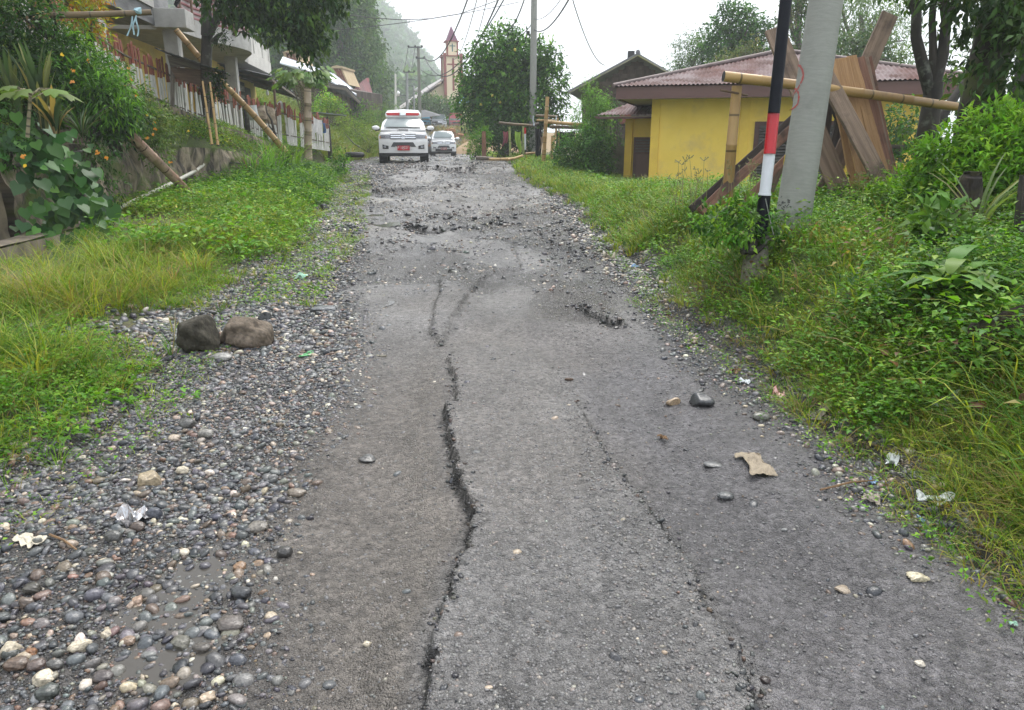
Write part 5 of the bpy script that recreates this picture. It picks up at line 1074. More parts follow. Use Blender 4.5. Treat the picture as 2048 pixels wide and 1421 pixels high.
BLK2 = M('grey_blockwork', (.2, .19, .18), (.13, .125, .12), 3., .9, bump=.5)
tag(MB().box(AY+f_*-.2+k_*1.0+UP*.45, (1.0, .18, 1.3), YX).build('block_wall', BLK2), 'grey concrete block wall between the dark bush and the yellow annex', 'wall')
# ---- brown wooden house behind
BW_ = M('weathered_planks', (.11, .085, .07), (.05, .04, .034), 6., .9, bump=.6, bsc=24, stretch=(.1, 1, 1), stain=(.17, .14, .12), ssc=1.4, samt=(.55, .75)); Db = 31.
wh = root('wooden_house', 'weathered dark plank house with a gable roof behind the yellow house', 'house', W(1250, 310, Db)); P_ = lambda x, y, d=Db: W(x, y, d)
MB().prism([P_(1190, 330), P_(1392, 330), P_(1392, 200), P_(1275, 122), P_(1165, 190), P_(1165, 330)][::-1], (0, .2, 0)).build('gable_wall', BW_, wh)
mb = MB()
for i in range(26):
    y = 128+i*8; xa = max(1166, 1275-(y-120)*1.58) if y < 190 else 1166; xb = min(1391, 1275+(y-120)*1.47); mb.beam(P_(xa, y, Db-.02), P_(xb, y+R.uniform(-1, 1), Db-.02), .145, .04, (0, 1, .12))
mb.build('planking', BW_, wh)
MB().prism([P_(1165, 330), P_(1165, 190), P_(1165, 190)+Vector((2, 5, 0)), P_(1165, 330)+Vector((2, 5, 0))], (.1, 0, 0)).build('side_wall', BW_, wh)
RG = M('grey_roof_sheet', (.13, .135, .15), (.2, .2, .21), 2., .6, .1); YM = M('mossy_bargeboard', (.3, .3, .2), (.2, .2, .15), 5., .8, stain=(.3, .3, .08), ssc=2)
ap, el, er = P_(1275, 106, Db-.7), P_(1136, 182, Db-.7), P_(1420, 190, Db-.7); bk = Vector((1.2, 6.5, .0))
for a, b in ((ap, el), (ap, er)):
    MB().prism([a, b, b+bk, a+bk], (0, 0, -.06)).build('roof_sheet', RG, wh); MB().beam(a-UP*.1+Vector((0, -.03, 0)), b-UP*.1+Vector((0, -.03, 0)), .04, .17, (0, 1, 0)).build('bargeboard', YM, wh)
MB().tube([ap-Vector((0, .1, -.02)), ap+bk], .09, 6).build('ridge_cap', RG, wh); MB().box(P_(1262, 112, Db+1), (.25, .25, .35)).build('vent', DARK, wh)
MB().prism([P_(1240, 212, Db-.12), P_(1262, 212, Db-.12), P_(1262, 248, Db-.12), P_(1240, 248, Db-.12)][::-1], (0, .06, 0)).build('shutter', M('red_shutter', (.22, .07, .05), (.17, .06, .045), 6., .8, stretch=(1, 1, .1)), wh)
# ---- bamboo frame and timber in front of the yellow house
pole('bamboo_beam', [W(1447, 153, 8.3), W(1570, 167, 8.35), W(1760, 192, 8.5), W(1912, 214, 8.7)], (.055, .047), 'thick horizontal bamboo beam with an open end above the timber pile', BAM, 'beam', 14, .5)
bp_ = W(1453, 415, 8.5); pole('bamboo_post', [bp_-UP*.3, W(1463, 290, 8.45), W(1474, 172, 8.42)], (.064, .054), 'upright yellow bamboo post carrying the horizontal beam', BAM, 'post', 14, .62)
tag(MB().tube([W(1441, 181, 8.2), W(1470, 186, 8.3), W(1494, 191, 8.6)], .012, 6).build('peg', WOODB, smooth=True), 'thin wooden peg pushed through the top of the yellow bamboo post', 'peg')
TB = [M('timber_fresh', (.4, .235, .11), (.3, .17, .075), 26., .75, bump=.35, bsc=70, stretch=(1, 1, .05), stain=(.17, .09, .045), ssc=2.4, samt=(.55, .72)),
      M('timber_grey', (.25, .18, .13), (.15, .105, .075), 26., .85, bump=.45, bsc=70, stretch=(1, 1, .05), stain=(.07, .05, .04), ssc=2.2, samt=(.52, .7)),
      M('timber_red', (.25, .13, .085), (.15, .07, .045), 26., .8, bump=.45, bsc=70, stretch=(1, 1, .05), stain=(.06, .035, .025), ssc=2.4, samt=(.55, .7)),
      M('timber_dark', (.06, .045, .036), (.03, .022, .02), 26., .85, bump=.45, bsc=70, stretch=(1, 1, .05)), BAMG]
for x0, y0, d0, x1, y1, d1, wp, t, m, lb in [
    (1548, 58, 9.3, 1692, 412, 8.5, 36, .045, 1, 'long grey-brown plank leaning to the left, its top end standing free above the roof'),
    (1570, 120, 9.36, 1708, 414, 8.62, 20, .04, 2, 'reddish plank lying close behind the plank with the free left top end'),
    (1780, 28, 9.2, 1700, 215, 9.0, 30, .05, 1, 'rough plank with bark leaning to the right, its top end highest of the pile'),
    (1712, 250, 8.95, 1630, 418, 8.7, 30, .045, 1, 'grey and black stained plank crossing low behind the reddish one'),
    (1679, 118, 8.7, 1748, 412, 8.1, 33, .035, 0, 'broad fresh orange board standing in the fan right of the concrete pole'),
    (1702, 112, 8.75, 1768, 350, 8.3, 19, .03, 0, 'second fresh board of the fan right of the broad orange board'),
    (1719, 116, 8.8, 1778, 352, 8.4, 15, .05, 2, 'thin brown board of the fan with a dark edge'),
    (1729, 117, 8.85, 1784, 352, 8.45, 12, .05, 1, 'narrow grey board of the fan second from the right'),
    (1737, 115, 8.9, 1790, 356, 8.5, 9, .05, 2, 'outermost narrow reddish board of the fan'),
    (1650, 150, 8.5, 1768, 372, 7.9, 30, .05, 1, 'heavy grey plank crossing in front of the fan of boards'),
    (1622, 205, 9.0, 1390, 412, 8.5, 14, .05, 3, 'black weathered plank sloping low to the left behind the bamboo post'),
    (1618, 228, 8.8, 1408, 418, 8.3, 18, .05, 2, 'reddish grooved plank sloping low to the left across the bamboo post foot'),
    (1606, 282, 8.9, 1468, 425, 8.5, 13, .04, 2, 'dark red plank lowest of the three sloping to the left'),
    (1655, 195, 9.3, 1640, 330, 9.2, 20, .05, 3, 'upright plank behind the crossing timbers, its near-black colour standing for shade'),  # deep shadow behind the pile, put into the colour of two upright slats
    (1690, 180, 9.4, 1655, 360, 9.2, 16, .05, 3, 'second upright plank nearer the fan of boards, near-black to stand for shade'),
    (1664, 128, 8.75, 1722, 405, 8.25, 22, .035, 0, 'tan board at the left rim of the fan nearest the concrete pole'),
    (1694, 116, 8.9, 1762, 380, 8.5, 20, .04, 2, 'brown board standing behind the broad orange board of the fan'),
    (1640, 140, 9.1, 1720, 330, 9.0, 18, .04, 3, 'dark board in the shadow behind the fan'),
    (1590, 150, 9.5, 1700, 395, 8.9, 18, .04, 2, 'narrow red-brown plank parallel to the plank with the free left top end'),
    (1560, 330, 9.0, 1520, 430, 8.8, 18, .04, 1, 'short brown plank between the striped pole and the concrete pole')]:
    a, b = W(x0, y0, d0), W(x1, y1, d1); tag(MB().beam(a, b-UP*.0+(b-a)*.03, wp*PXM(d0), t, (0, -1, .25), 0, .006, seg=9, bow=R.uniform(-.02, .02)).build('timber_plank', TB[m], bevel=.004), lb, 'plank')
tag(MB().beam(W(1768, 293, 10.), W(1806, 294, 10.), .07, .05).build('rail_piece', WOODG), 'short horizontal pale rail right of the timber pile', 'rail')
# ---- trees at the right edge
def rtree(name, label, base, trk, blobs, n, size, cols, bm, **k):
    return tree(name, label, 'tree', base, None, .2, wb(blobs), n, size, cols, bm=bm, trunk=[([W(*q[:3]) for q in t], [q[3] for q in t]) for t in trk], **k)
RTL = [(.035, .08, .02), (.05, .11, .025), (.026, .06, .018), (.09, .17, .04)]
rtree('forked_tree', 'tree with four slender forking stems and pale lichen behind the bright bush', W(1848, 330, 9.2),
      [[(1845, 360, 9.2, .14), (1852, 290, 9.2, .125), (1862, 215, 9.2, .105), (1868, 165, 9.2, .1)], [(1862, 190, 9.2, .075), (1845, 130, 9.2, .07), (1832, 75, 9.2, .06), (1833, 20, 9.2, .055), (1812, -60, 9.2, .05)], [(1868, 165, 9.2, .07), (1866, 100, 9.25, .045), (1864, 40, 9.3, .04), (1872, -60, 9.3, .04)], [(1868, 170, 9.2, .08), (1886, 110, 9.2, .065), (1892, 40, 9.2, .055), (1880, -60, 9.2, .05)], [(1887, 55, 9.2, .06), (1905, 25, 9.1, .06), (1922, -30, 9.1, .05)], [(1866, 260, 9.2, .07), (1895, 215, 9.3, .055), (1930, 165, 9.5, .045), (1960, 130, 9.6, .03)]],
      [(1870, -80, 9.3, .55), (1800, -90, 9.2, .5), (1930, -50, 9.5, .5), (1910, 110, 9.8, .26), (1920, 160, 9.9, .36), (1935, 220, 10, .32), (1830, 240, 10, .22), (1812, 262, 10.2, .25), (1845, 40, 9.6, .16), (1822, 20, 9.4, .2), (1850, 100, 9.6, .12)], 1700, .085, RTL, BARK, inner=.25, per=8)
rtree('mossy_tree', 'stout mossy tree with hanging leaves at the right edge of the photo', W(1955, 300, 7.8),
      [[(1945, 330, 7.8, .24), (1958, 240, 7.8, .2), (1972, 150, 7.8, .185), (1990, 60, 7.8, .17), (2006, -40, 7.8, .15), (2020, -130, 7.8, .1)], [(1990, 130, 7.8, .07), (2020, 90, 7.7, .05), (2060, 60, 7.6, .03)]],
      [(1945, -40, 7.6, .4), (2020, -10, 7.4, .5), (2060, 80, 7.2, .5), (2040, 180, 7.4, .42), (1990, -90, 7.6, .7), (1940, 70, 8.2, .22), (2050, 260, 7.6, .35)], 3200, .1, [(.03, .065, .018), (.045, .09, .022), (.065, .12, .028), (.024, .05, .016)], BARKM, inner=.25, per=8, hang=.45, tm=leaf_t(.42, .07, .2))
rtree('shade_tree', 'dark leafy tree in the shade behind the mossy trunk', W(2030, 300, 11), [[(2030, 330, 11, .15), (2000, 230, 11, .12), (1985, 150, 11, .1), (1975, 60, 11, .08)], [(2040, 330, 10.6, .12), (2035, 200, 10.6, .1), (2060, 60, 10.6, .08)]],
      [(2015, 180, 11.5, .6), (2070, 120, 11.5, .8), (1990, 250, 11.5, .4), (2050, 260, 11.5, .65), (2020, 60, 11.5, .6), (2090, 0, 11.5, .9)], 4200, .09, [(.026, .055, .017), (.038, .08, .02), (.02, .045, .016)], BARK, inner=.3)
shrub('bright_bush', 'bright lime green bush with star-shaped leaf tips below the right trees', 1930, 400, 6.9, [(1950, 285, 6.7, .28), (2020, 270, 6.6, .3), (1880, 300, 6.9, .24), (2060, 290, 6.5, .3), (1970, 262, 6.7, .16), (1900, 320, 6.9, .26), (1990, 340, 6.4, .32), (2050, 330, 6.3, .3), (1860, 350, 7.0, .25), (1930, 370, 6.6, .26), (1810, 370, 7.2, .2), (2060, 400, 6.2, .26), (1840, 400, 6.8, .2), (1760, 400, 7.3, .16)], 8500, .075, [(.14, .32, .025), (.19, .37, .03), (.11, .26, .022), (.25, .42, .045)], leaf_t(.34, .08, .2), inner=.25, per=9, spread=1.3, hang=-.05, stems=7)
# leaf rosettes at the tips of the bright bush
STUMPM = M('rotten_wood', (.055, .04, .03), (.02, .016, .013), 8., .95, bump=1.2, bsc=18, stretch=(1, 1, .4), stain=(.07, .07, .025), ssc=4.)
sp_ = W(1928, 450, 6.0); tag(MB().tube([sp_-UP*.2, sp_, sp_+UP*.1, sp_+UP*.2, sp_+UP*.3, sp_+UP*.37, sp_+UP*.42, sp_+UP*.36], [.12, .105, .095, .09, .085, .08, .06, .03], 16, wob=.17).build('tree_stump', STUMPM, smooth=True), 'upright mossy broken stump in front of the bright bush', 'stump')
sq = onsurf(1985, 720); S_ = MB(); S_.grid(lambda u, v: sq+Vector((.24*math.cos(u*6.283)*(1-.55*v)*(1+.2*math.sin(u*19)), .2*math.sin(u*6.283)*(1-.5*v)*(1+.15*math.sin(u*15)), -.1+.36*v+.06*math.sin(u*6.283+2.4))), 32, 8)
tag(S_.build('tree_stump', STUMPM, smooth=True), 'dark hollow rotten stump low in the right undergrowth', 'stump')
sl = W(2046, 520, 5.2); tag(MB().tube([sl, W(2044, 440, 5.2), W(2048, 350, 5.25)], [.05, .045, .03], 8, wob=.1).build('sapling', BARK, smooth=True), 'dark bare sapling at the right edge of the photo in front of the bright bush', 'sapling')
# broad-leaved plants
q = onsurf(1885, 640); n = 26; an_ = rng.random(n)*6.283; D = np.stack([np.cos(an_)*.7, np.sin(an_)*.7, .5+.8*rng.random(n)], 1); N = np.stack([-np.cos(an_)*.5, -np.sin(an_)*.5, np.ones(n)], 1)
v, t, c = inst(leaf_t(1, .03, .8, 'long'), np.array(q)+np.array([0, 0, .2])+D*.05+rng.normal(size=(n, 3))*.04, D, N, np.stack([np.full(n, .095)*(.8+.4*rng.random(n)), .23*(.7+.5*rng.random(n)), .22*np.ones(n)], 1), palette(n, [(.09, .21, .03), (.12, .25, .045), (.17, .27, .06), (.07, .16, .025)], .12))
mb = MB(); mb.tube([q-UP*.1, q+UP*.16], .03, 6); plant('broadleaf_plant', 'clump of broad drooping glossy leaves in the middle of the right undergrowth', 'plant', q, v, t, c, mb)
shrub('nettle_shrub', 'broad-leaved mid-green herb above the drooping broadleaf clump', 1880, 520, 5.6, [(1880, 450, 5.5, .16), (1900, 480, 5.4, .18), (1850, 480, 5.5, .14), (1890, 510, 5.3, .16)], 420, .1, [(.1, .2, .035), (.075, .16, .03), (.12, .23, .045)], leaf_t(.6, .1, .2), spread=1.2, per=6, hang=.1)
spears('reed_clump', 'tall blade-leaved clump right of the upright stump', 1950, 470, 5.6, 16, .62, .026, [(.13, .19, .07), (.1, .16, .05), (.2, .22, .08)], .5, .35)
shrub('pole_bush', 'dark green leafy bush round the foot of the striped pole', 1490, 480, 6.1, [(1470, 430, 6.2, .15), (1495, 460, 6.1, .16), (1450, 470, 6.2, .15), (1545, 450, 6.3, .1), (1550, 470, 6.2, .09), (1420, 440, 6.5, .15), (1500, 415, 6.4, .1)], 1500, .05, HB+HD, leaf_t(.5, .1, .2), inner=.2, spread=1.5)
spears('wild_ginger', 'single clump of upright light green leaves left of the striped pole', 1505, 445, 6.5, 9, .3, .05, [(.13, .24, .05), (.1, .2, .04)], .3, .3)
shrub('weed_clump', 'thin weeds growing up against the timber pile', 1450, 400, 7.6, [(1480, 405, 7.7, .12), (1530, 410, 7.4, .12), (1700, 430, 7.2, .2), (1760, 400, 7.2, .22), (1650, 430, 7.2, .15)], 1000, .035, [(.12, .2, .045), (.16, .22, .06), (.09, .16, .03)], inner=.1, spread=2.5)
# seed heads
mb = MB()
for _ in range(46):
    x, y = R.choice([(1370, 400), (1420, 390), (1480, 400), (1700, 420), (1760, 400)]); a = W(x+R.uniform(-40, 40), y+10, 7.7+R.uniform(-.3, .3)); b = a+Vector((R.uniform(-.12, .12), R.uniform(-.1, .1), R.uniform(.2, .42)))
    mb.tube([a, a.lerp(b, .6)+Vector((.01, 0, .02)), b], [.003, .0025, .0015], 4)
    for k in range(4): mb.tube([b, b+Vector((R.uniform(-.04, .04), R.uniform(-.03, .03), R.uniform(0, .05)))], [.002, .005], 4)
tag(mb.build('seeding_grass', M('dry_stalk', (.24, .22, .09), (.16, .15, .06), 9.)), 'thin seeding stalks in front of the yellow wall and timber', kind='stuff')
# ---- trees behind the yellow house
def bigtree(name, label, x, y, Y, blobs, n, size, cols, r=.25, bm=None, group=None, **k):
    b = W(x, y, Y); B = wb(blobs); top = Vector(B[0][:3]); return tree(name, label, 'tree', b, top, r, B, n, size, cols, group, bm, **k)
FARG = [(.04, .11, .022), (.055, .14, .028), (.075, .18, .032), (.035, .09, .02)]; OLV = [(.12, .14, .06), (.16, .17, .08), (.09, .12, .045)]
bigtree('mango_tree', 'round dense dark crowned tree highest behind the left half of the yellow roof', 1475, 230, 40, [(1475, 75, 40, 1.6), (1440, 95, 40, 1.2), (1510, 85, 40, 1.3), (1470, 50, 40, 1.1), (1500, 130, 39, 1.3)], 7000, .2, [(.03, .095, .018), (.045, .135, .022), (.07, .18, .028), (.022, .07, .016)], hang=.3)
bigtree('silky_tree', 'hazy grey-green feathery tree left of the round dark crown', 1385, 235, 46, [(1385, 120, 46, 1.5), (1365, 150, 46, 1.2), (1410, 140, 46, 1.4), (1360, 185, 46, 1.2), (1395, 95, 46, 1.)], 6000, .2, [(.075, .14, .045), (.1, .17, .055), (.055, .11, .04)], tm=leaf_t(.25))
bigtree('olive_tree', 'olive-brown tinged tree in front of the round dark crown', 1480, 240, 36, [(1470, 140, 36, 1.0), (1500, 120, 36, .9), (1445, 165, 36, .9), (1520, 160, 36, .8)], 4500, .15, OLV)
bigtree('lime_tree', 'young bright green tree just above the left slope of the yellow roof', 1415, 240, 34, [(1420, 165, 34, .7), (1400, 180, 34, .7), (1440, 150, 34, .5), (1355, 175, 35, .6)], 2600, .16, [(.1, .2, .04), (.13, .23, .05), (.07, .14, .035)])
bigtree('bamboo_grove', 'tall feathery bamboo grove rising behind the concrete pole', 1740, 250, 44, [(1720, 30, 44, 2.0), (1680, 80, 44, 1.7), (1770, 90, 44, 1.9), (1800, 150, 43, 1.5), (1700, -30, 44, 1.8), (1760, 20, 44, 1.5), (1640, 60, 44, 1.2)], 8500, .26, [(.09, .18, .045), (.12, .22, .055), (.07, .15, .035), (.15, .22, .06)], tm=leaf_t(.18), hang=.6)
bigtree('roadside_tree', 'dark green tree glimpsed between the striped pole and the concrete pole', 1590, 230, 36, [(1595, 30, 36, .9), (1600, 90, 36, .9), (1585, 130, 36, .7), (1610, -20, 36, 1.)], 3600, .16, FARG+OLV)
bigtree('shrubby_tree', 'blue-green bushy tree just behind the right slope of the yellow roof', 1740, 240, 30, [(1690, 110, 30, .7), (1740, 95, 30, .8), (1775, 130, 30, .6), (1650, 130, 30, .6)], 3000, .15, [(.05, .1, .045), (.07, .13, .05), (.1, .14, .06)])
bigtree('valley_tree', 'thin leafy tree below the eave at the right end of the yellow house', 1800, 330, 17, [(1800, 245, 17, .45), (1830, 270, 17, .4), (1780, 290, 17, .4), (1810, 320, 17, .5)], 1800, .1, [(.07, .16, .045), (.09, .19, .05), (.05, .12, .04)], r=.05)
# ---- bushes left of the annex
shrub('column_shrub', 'tall light green column-shaped shrub in front of the wooden house', 1185, 320, 24, [(1185, 190, 24, .38, .6), (1175, 235, 24, .55, .7), (1200, 255, 24, .5, .7), (1190, 210, 24, .45), (1180, 280, 24, .55, .6), (1205, 215, 24, .3, .5)], 5200, .095, [(.14, .28, .06), (.18, .34, .08), (.1, .21, .045)], leaf_t(.25), inner=.4)
shrub('dark_bush', 'wide dark glossy bush below the column-shaped shrub beside the annex', 1175, 360, 22.6, [(1150, 310, 22.7, .66, .58), (1190, 300, 22.7, .66, .62), (1165, 335, 22.4, .66, .45), (1200, 335, 22.5, .45, .45), (1128, 300, 23, .42, .5), (1180, 268, 23, .42)], 6500, .09, [(.035, .1, .022), (.055, .15, .028), (.085, .2, .035), (.026, .07, .018)], inner=.45)
shrub('block_bush', 'small dark shrub against the grey block wall', 1230, 330, 25, [(1228, 230, 26, .35, .5), (1235, 300, 26, .35, .5)], 900, .09, MG)
spears('variegated_grass', 'cream and green striped grass clump in front of the dark bush', 1140, 372, 22, 130, .62, .022, [(.45, .45, .3), (.32, .36, .2), (.5, .48, .36)], .75, .6)
shrub('yellow_green_shrub', 'low yellow-green rounded shrub in front of the dark bush', 1110, 375, 21.5, [(1095, 360, 21.5, .5, .3), (1130, 365, 21.3, .45, .28), (1155, 372, 21.3, .25, .25)], 1800, .07, [(.15, .25, .04), (.12, .22, .035), (.18, .27, .05)])
# ---- citrus tree by the road
bigtree('citrus_tree', 'broad dark green fruit tree with a dense crown on the right roadside', 1010, 310, 35, [(1010, 170, 35, 1.5), (1000, 110, 35, 1.2), (1050, 130, 35, 1.2), (960, 150, 35, 1.0), (955, 200, 35, 1.0), (1095, 165, 35, .9), (1060, 215, 34.5, 1.2), (1000, 230, 34.5, 1.2), (940, 225, 35, .7), (1010, 85, 35, .6), (1100, 120, 35, .6), (1110, 215, 35, .6), (975, 255, 35, .7), (1045, 250, 34, .8)], 21000, .19, [(.035, .11, .018), (.055, .155, .024), (.085, .21, .032), (.026, .078, .016), (.13, .27, .045)], r=.2, bm=BARK, inner=.5, limbs=9, per=8)
FRU = M('fruit_yellow', (.5, .42, .06), (.42, .38, .06), 6., .5, bump=0)
for x, y in ((985, 192), (962, 210), (1030, 100), (1000, 205), (1078, 238)):
    p = W(x, y, 33.7); tag(MB().grid(lambda u, v: p+Vector((.06*math.cos(u*6.283)*math.sin(v*3.1416), .06*math.sin(u*6.283)*math.sin(v*3.1416), .07*math.cos(v*3.1416))), 10, 8).build('fruit', FRU, smooth=True), 'round yellow-green fruit hanging in the dark roadside tree', 'fruit', 'fruits in the roadside tree')
shrub('stall_shrub', 'light green shrub at the road end of the dark tree by a rusty post', 955, 310, 31, [(958, 285, 31, .4, .6), (950, 300, 31, .35, .4), (968, 270, 31, .3)], 1300, .1, BG)
shrub('shade_hedge', 'dark hedge in the shade under the roadside fruit tree', 1010, 305, 32, [(985, 285, 32, .5, .6), (1010, 290, 32.5, .5, .6), (1040, 285, 32.5, .5, .6), (1060, 280, 32.5, .4), (1000, 265, 33, .6)], 2600, .12, DG)
# ---- bamboo stall
ST = [((1021, 312, 28.5), (1019, 254, 28.5), .045, 'green bamboo stall post nearest the road', M('bamboo_green', (.2, .26, .08), (.26, .28, .1), 5., .5, ringy=.4)), ((1047, 305, 30.), (1046, 253, 30.), .045, 'greenish bamboo stall post second from the road', M('bamboo_green', (.2, .26, .08))), ((1085, 340, 25.5), (1095, 194, 25.5), .07, 'tallest pale bamboo post in front of the stall', BAM), ((1103, 322, 27), (1105, 272, 27), .06, 'short pale bamboo post right of the tallest one', BAM), ((1106, 290, 28), (1116, 236, 28), .035, 'slanting bamboo rod right of the tallest post', BAM), ((1117, 300, 28.2), (1118, 250, 28.2), .03, 'thin yellow bamboo rod under the stall beams', BAM)]
for a, b, r, l, m in ST: pole('bamboo_post', [W(*a)-UP*.2, W(*b)], (r, r*.85), l, m, 'post', 8)
for a, b, r, l, m in [((998, 246, 28.6), (1060, 251, 29), .05, 'front bamboo beam of the stall nearest the road', BAMD), ((1060, 252, 29), (1078, 247, 29), .05, 'grey beam end meeting the concrete post of the stall', WOODG), ((1071, 232, 28.5), (1116, 234, 28.5), .05, 'upper crossbar of the stall ladder frame', BAMD), ((1073, 241, 28.5), (1114, 242, 28.5), .04, 'lower crossbar of the stall ladder frame', BAM), ((1090, 244, 27), (1208, 252, 26), .06, 'long bamboo beam from the stall to the annex eave', BAM), ((1100, 254, 27), (1212, 258, 26), .055, 'second long beam under the first one beside the annex eave', BAMD), ((1088, 240, 27.2), (1130, 250, 27), .03, 'thin pale stick lying on the stall beams', BAM), ((952, 316, 27.5), (988, 318, 27.5), .07, 'low grey timber on the verge below the stall', WOODG), ((978, 319, 27.2), (1025, 318, 27.4), .05, 'bamboo length on the ground in front of the green post', BAM), ((1015, 320, 27.2), (1045, 312, 28.), .05, 'yellow bamboo length lying askew on the grass', BAM), ((1050, 308, 28.5), (1072, 306, 29), .04, 'short bamboo length on the grass behind the stall posts', BAM)]:
    tag(MB().tube([W(*a), W(*a).lerp(W(*b), .5)+UP*R.uniform(-.03, .01), W(*b)], [r, r, r*.9], 8).build('stall_beam', m, smooth=True), l, 'beam')
cloth('laundry', W(1030, 262, 30.3), W(1042, 263, 30.3), .8, 'lime green garment hung under the stall between the green posts', 'laundry', fab('cloth_lime', (.25, .4, .05)))
cloth('laundry', W(1006, 262, 30.6), W(1016, 262, 30.6), .6, 'dull red garment hung under the stall near the road', 'laundry', fab('cloth_dullred', (.25, .07, .08)))
cloth('laundry', W(1081, 273, 26.8), W(1085, 272, 26.8), .5, 'tan cloth tied to the tallest bamboo post', 'laundry', fab('cloth_tan', (.36, .26, .18)))
cloth('tarpaulin', W(1070, 256, 28.4), W(1083, 254, 28.4), 1.4, 'black tarpaulin hanging behind the tallest bamboo post', 'tarpaulin', fab('tarp_black', (.015, .015, .018)), fold=.12)
cloth('tarpaulin', W(1112, 262, 28.6), W(1150, 262, 28.6), .8, 'black sheet hanging in shade under the long stall beams', 'tarpaulin', fab('tarp_black', (.015, .015, .018)))
wp = root('marker_post', 'small red and white banded post beside the second green stall post', 'post', W(1050, 300, 30.2)); MB().tube([W(1050, 300, 30.2), W(1050, 268, 30.2)], .04, 8).build('white_part', SIL, wp); MB().tube([W(1050, 268, 30.2), W(1050, 256, 30.2)], .045, 8).build('red_part', RED, wp)
pp_ = W(968, 310, 30.5); tag(MB().tube([pp_-UP*.2, pp_+UP*.9], [.09, .08], 8, wob=.1).build('wooden_post', M('rusty_wood', (.24, .12, .07), (.16, .08, .05), 6., .9)), 'rusty brown stub post beside the light green shrub', 'post')
for i, xs in enumerate((1067, 1113)):
    tag(MB().tube([W(xs, 232, 28.3), W(xs-1, 240, 28.3), W(xs+1, 252, 28.3)], .025, 5, wob=.3).build('rope_tie', fab('rope_pale', (.5, .55, .6))), ('pale rope tie at the left end of the stall ladder frame', 'pale rope tie at the right end of the stall ladder frame')[i], 'rope')
# ================================================================ VEHICLES (local axes: x across, y from nose to tail, z up)
def paint(n, c): return M('car_paint_'+n, c, tuple(x*.93 for x in c), 2., .22, 0, bump=0, coat=.6)
GLS = M('car_glass', (.16, .19, .2), (.2, .24, .24), 1.5, .08, 0, bump=0); CHR = M('chrome', (.72, .74, .77), (.65, .67, .7), 3., .18, .9, bump=0)
PLA = M('black_plastic', (.02, .02, .022), (.03, .03, .032), 5., .6, bump=.05); GRL = M('grille_mesh', (.09, .095, .1), (.03, .03, .032), 60., .5, bump=.3); LENS = M('headlamp_lens', (.1, .105, .115), (.3, .31, .33), 9., .12, .3, bump=0); AMB = M('amber_lens', (.6, .3, .12), None, 5., .2, bump=0)
TYR = M('tyre_rubber', (.018, .018, .019), (.03, .03, .03), 9., .8, bump=.4); RIM = M('alloy', (.45, .46, .47), (.35, .36, .37), 5., .3, .8); REDL = M('red_lens', (.55, .02, .025), (.45, .015, .02), 5., .2, bump=0); REDPL = M('red_plate', (.5, .02, .03), (.45, .02, .03), 5., .5, bump=0)
def loft(st, mi=0, mb=None, close=True):
    """st: list of (y, [(x,z)...]) half profiles from bottom centre to top centre, mirrored"""
    mb = mb or MB(); V = []; n = len(st[0][1])
    for y, pr in st:
        fy = y if callable(y) else (lambda x, y=y: y)
        for x, z in pr: V.append((x, fy(x), z))
        for x, z in pr[::-1]: V.append((-x, fy(x), z))
    m = 2*n; F = []
    for i in range(len(st)-1):
        for k in range(m): F.append((i*m+k, i*m+(k+1) % m, (i+1)*m+(k+1) % m, (i+1)*m+k))
    if close: F += [tuple(range(m))[::-1], tuple((len(st)-1)*m+k for k in range(m))]
    return mb.add(V, F, mi)
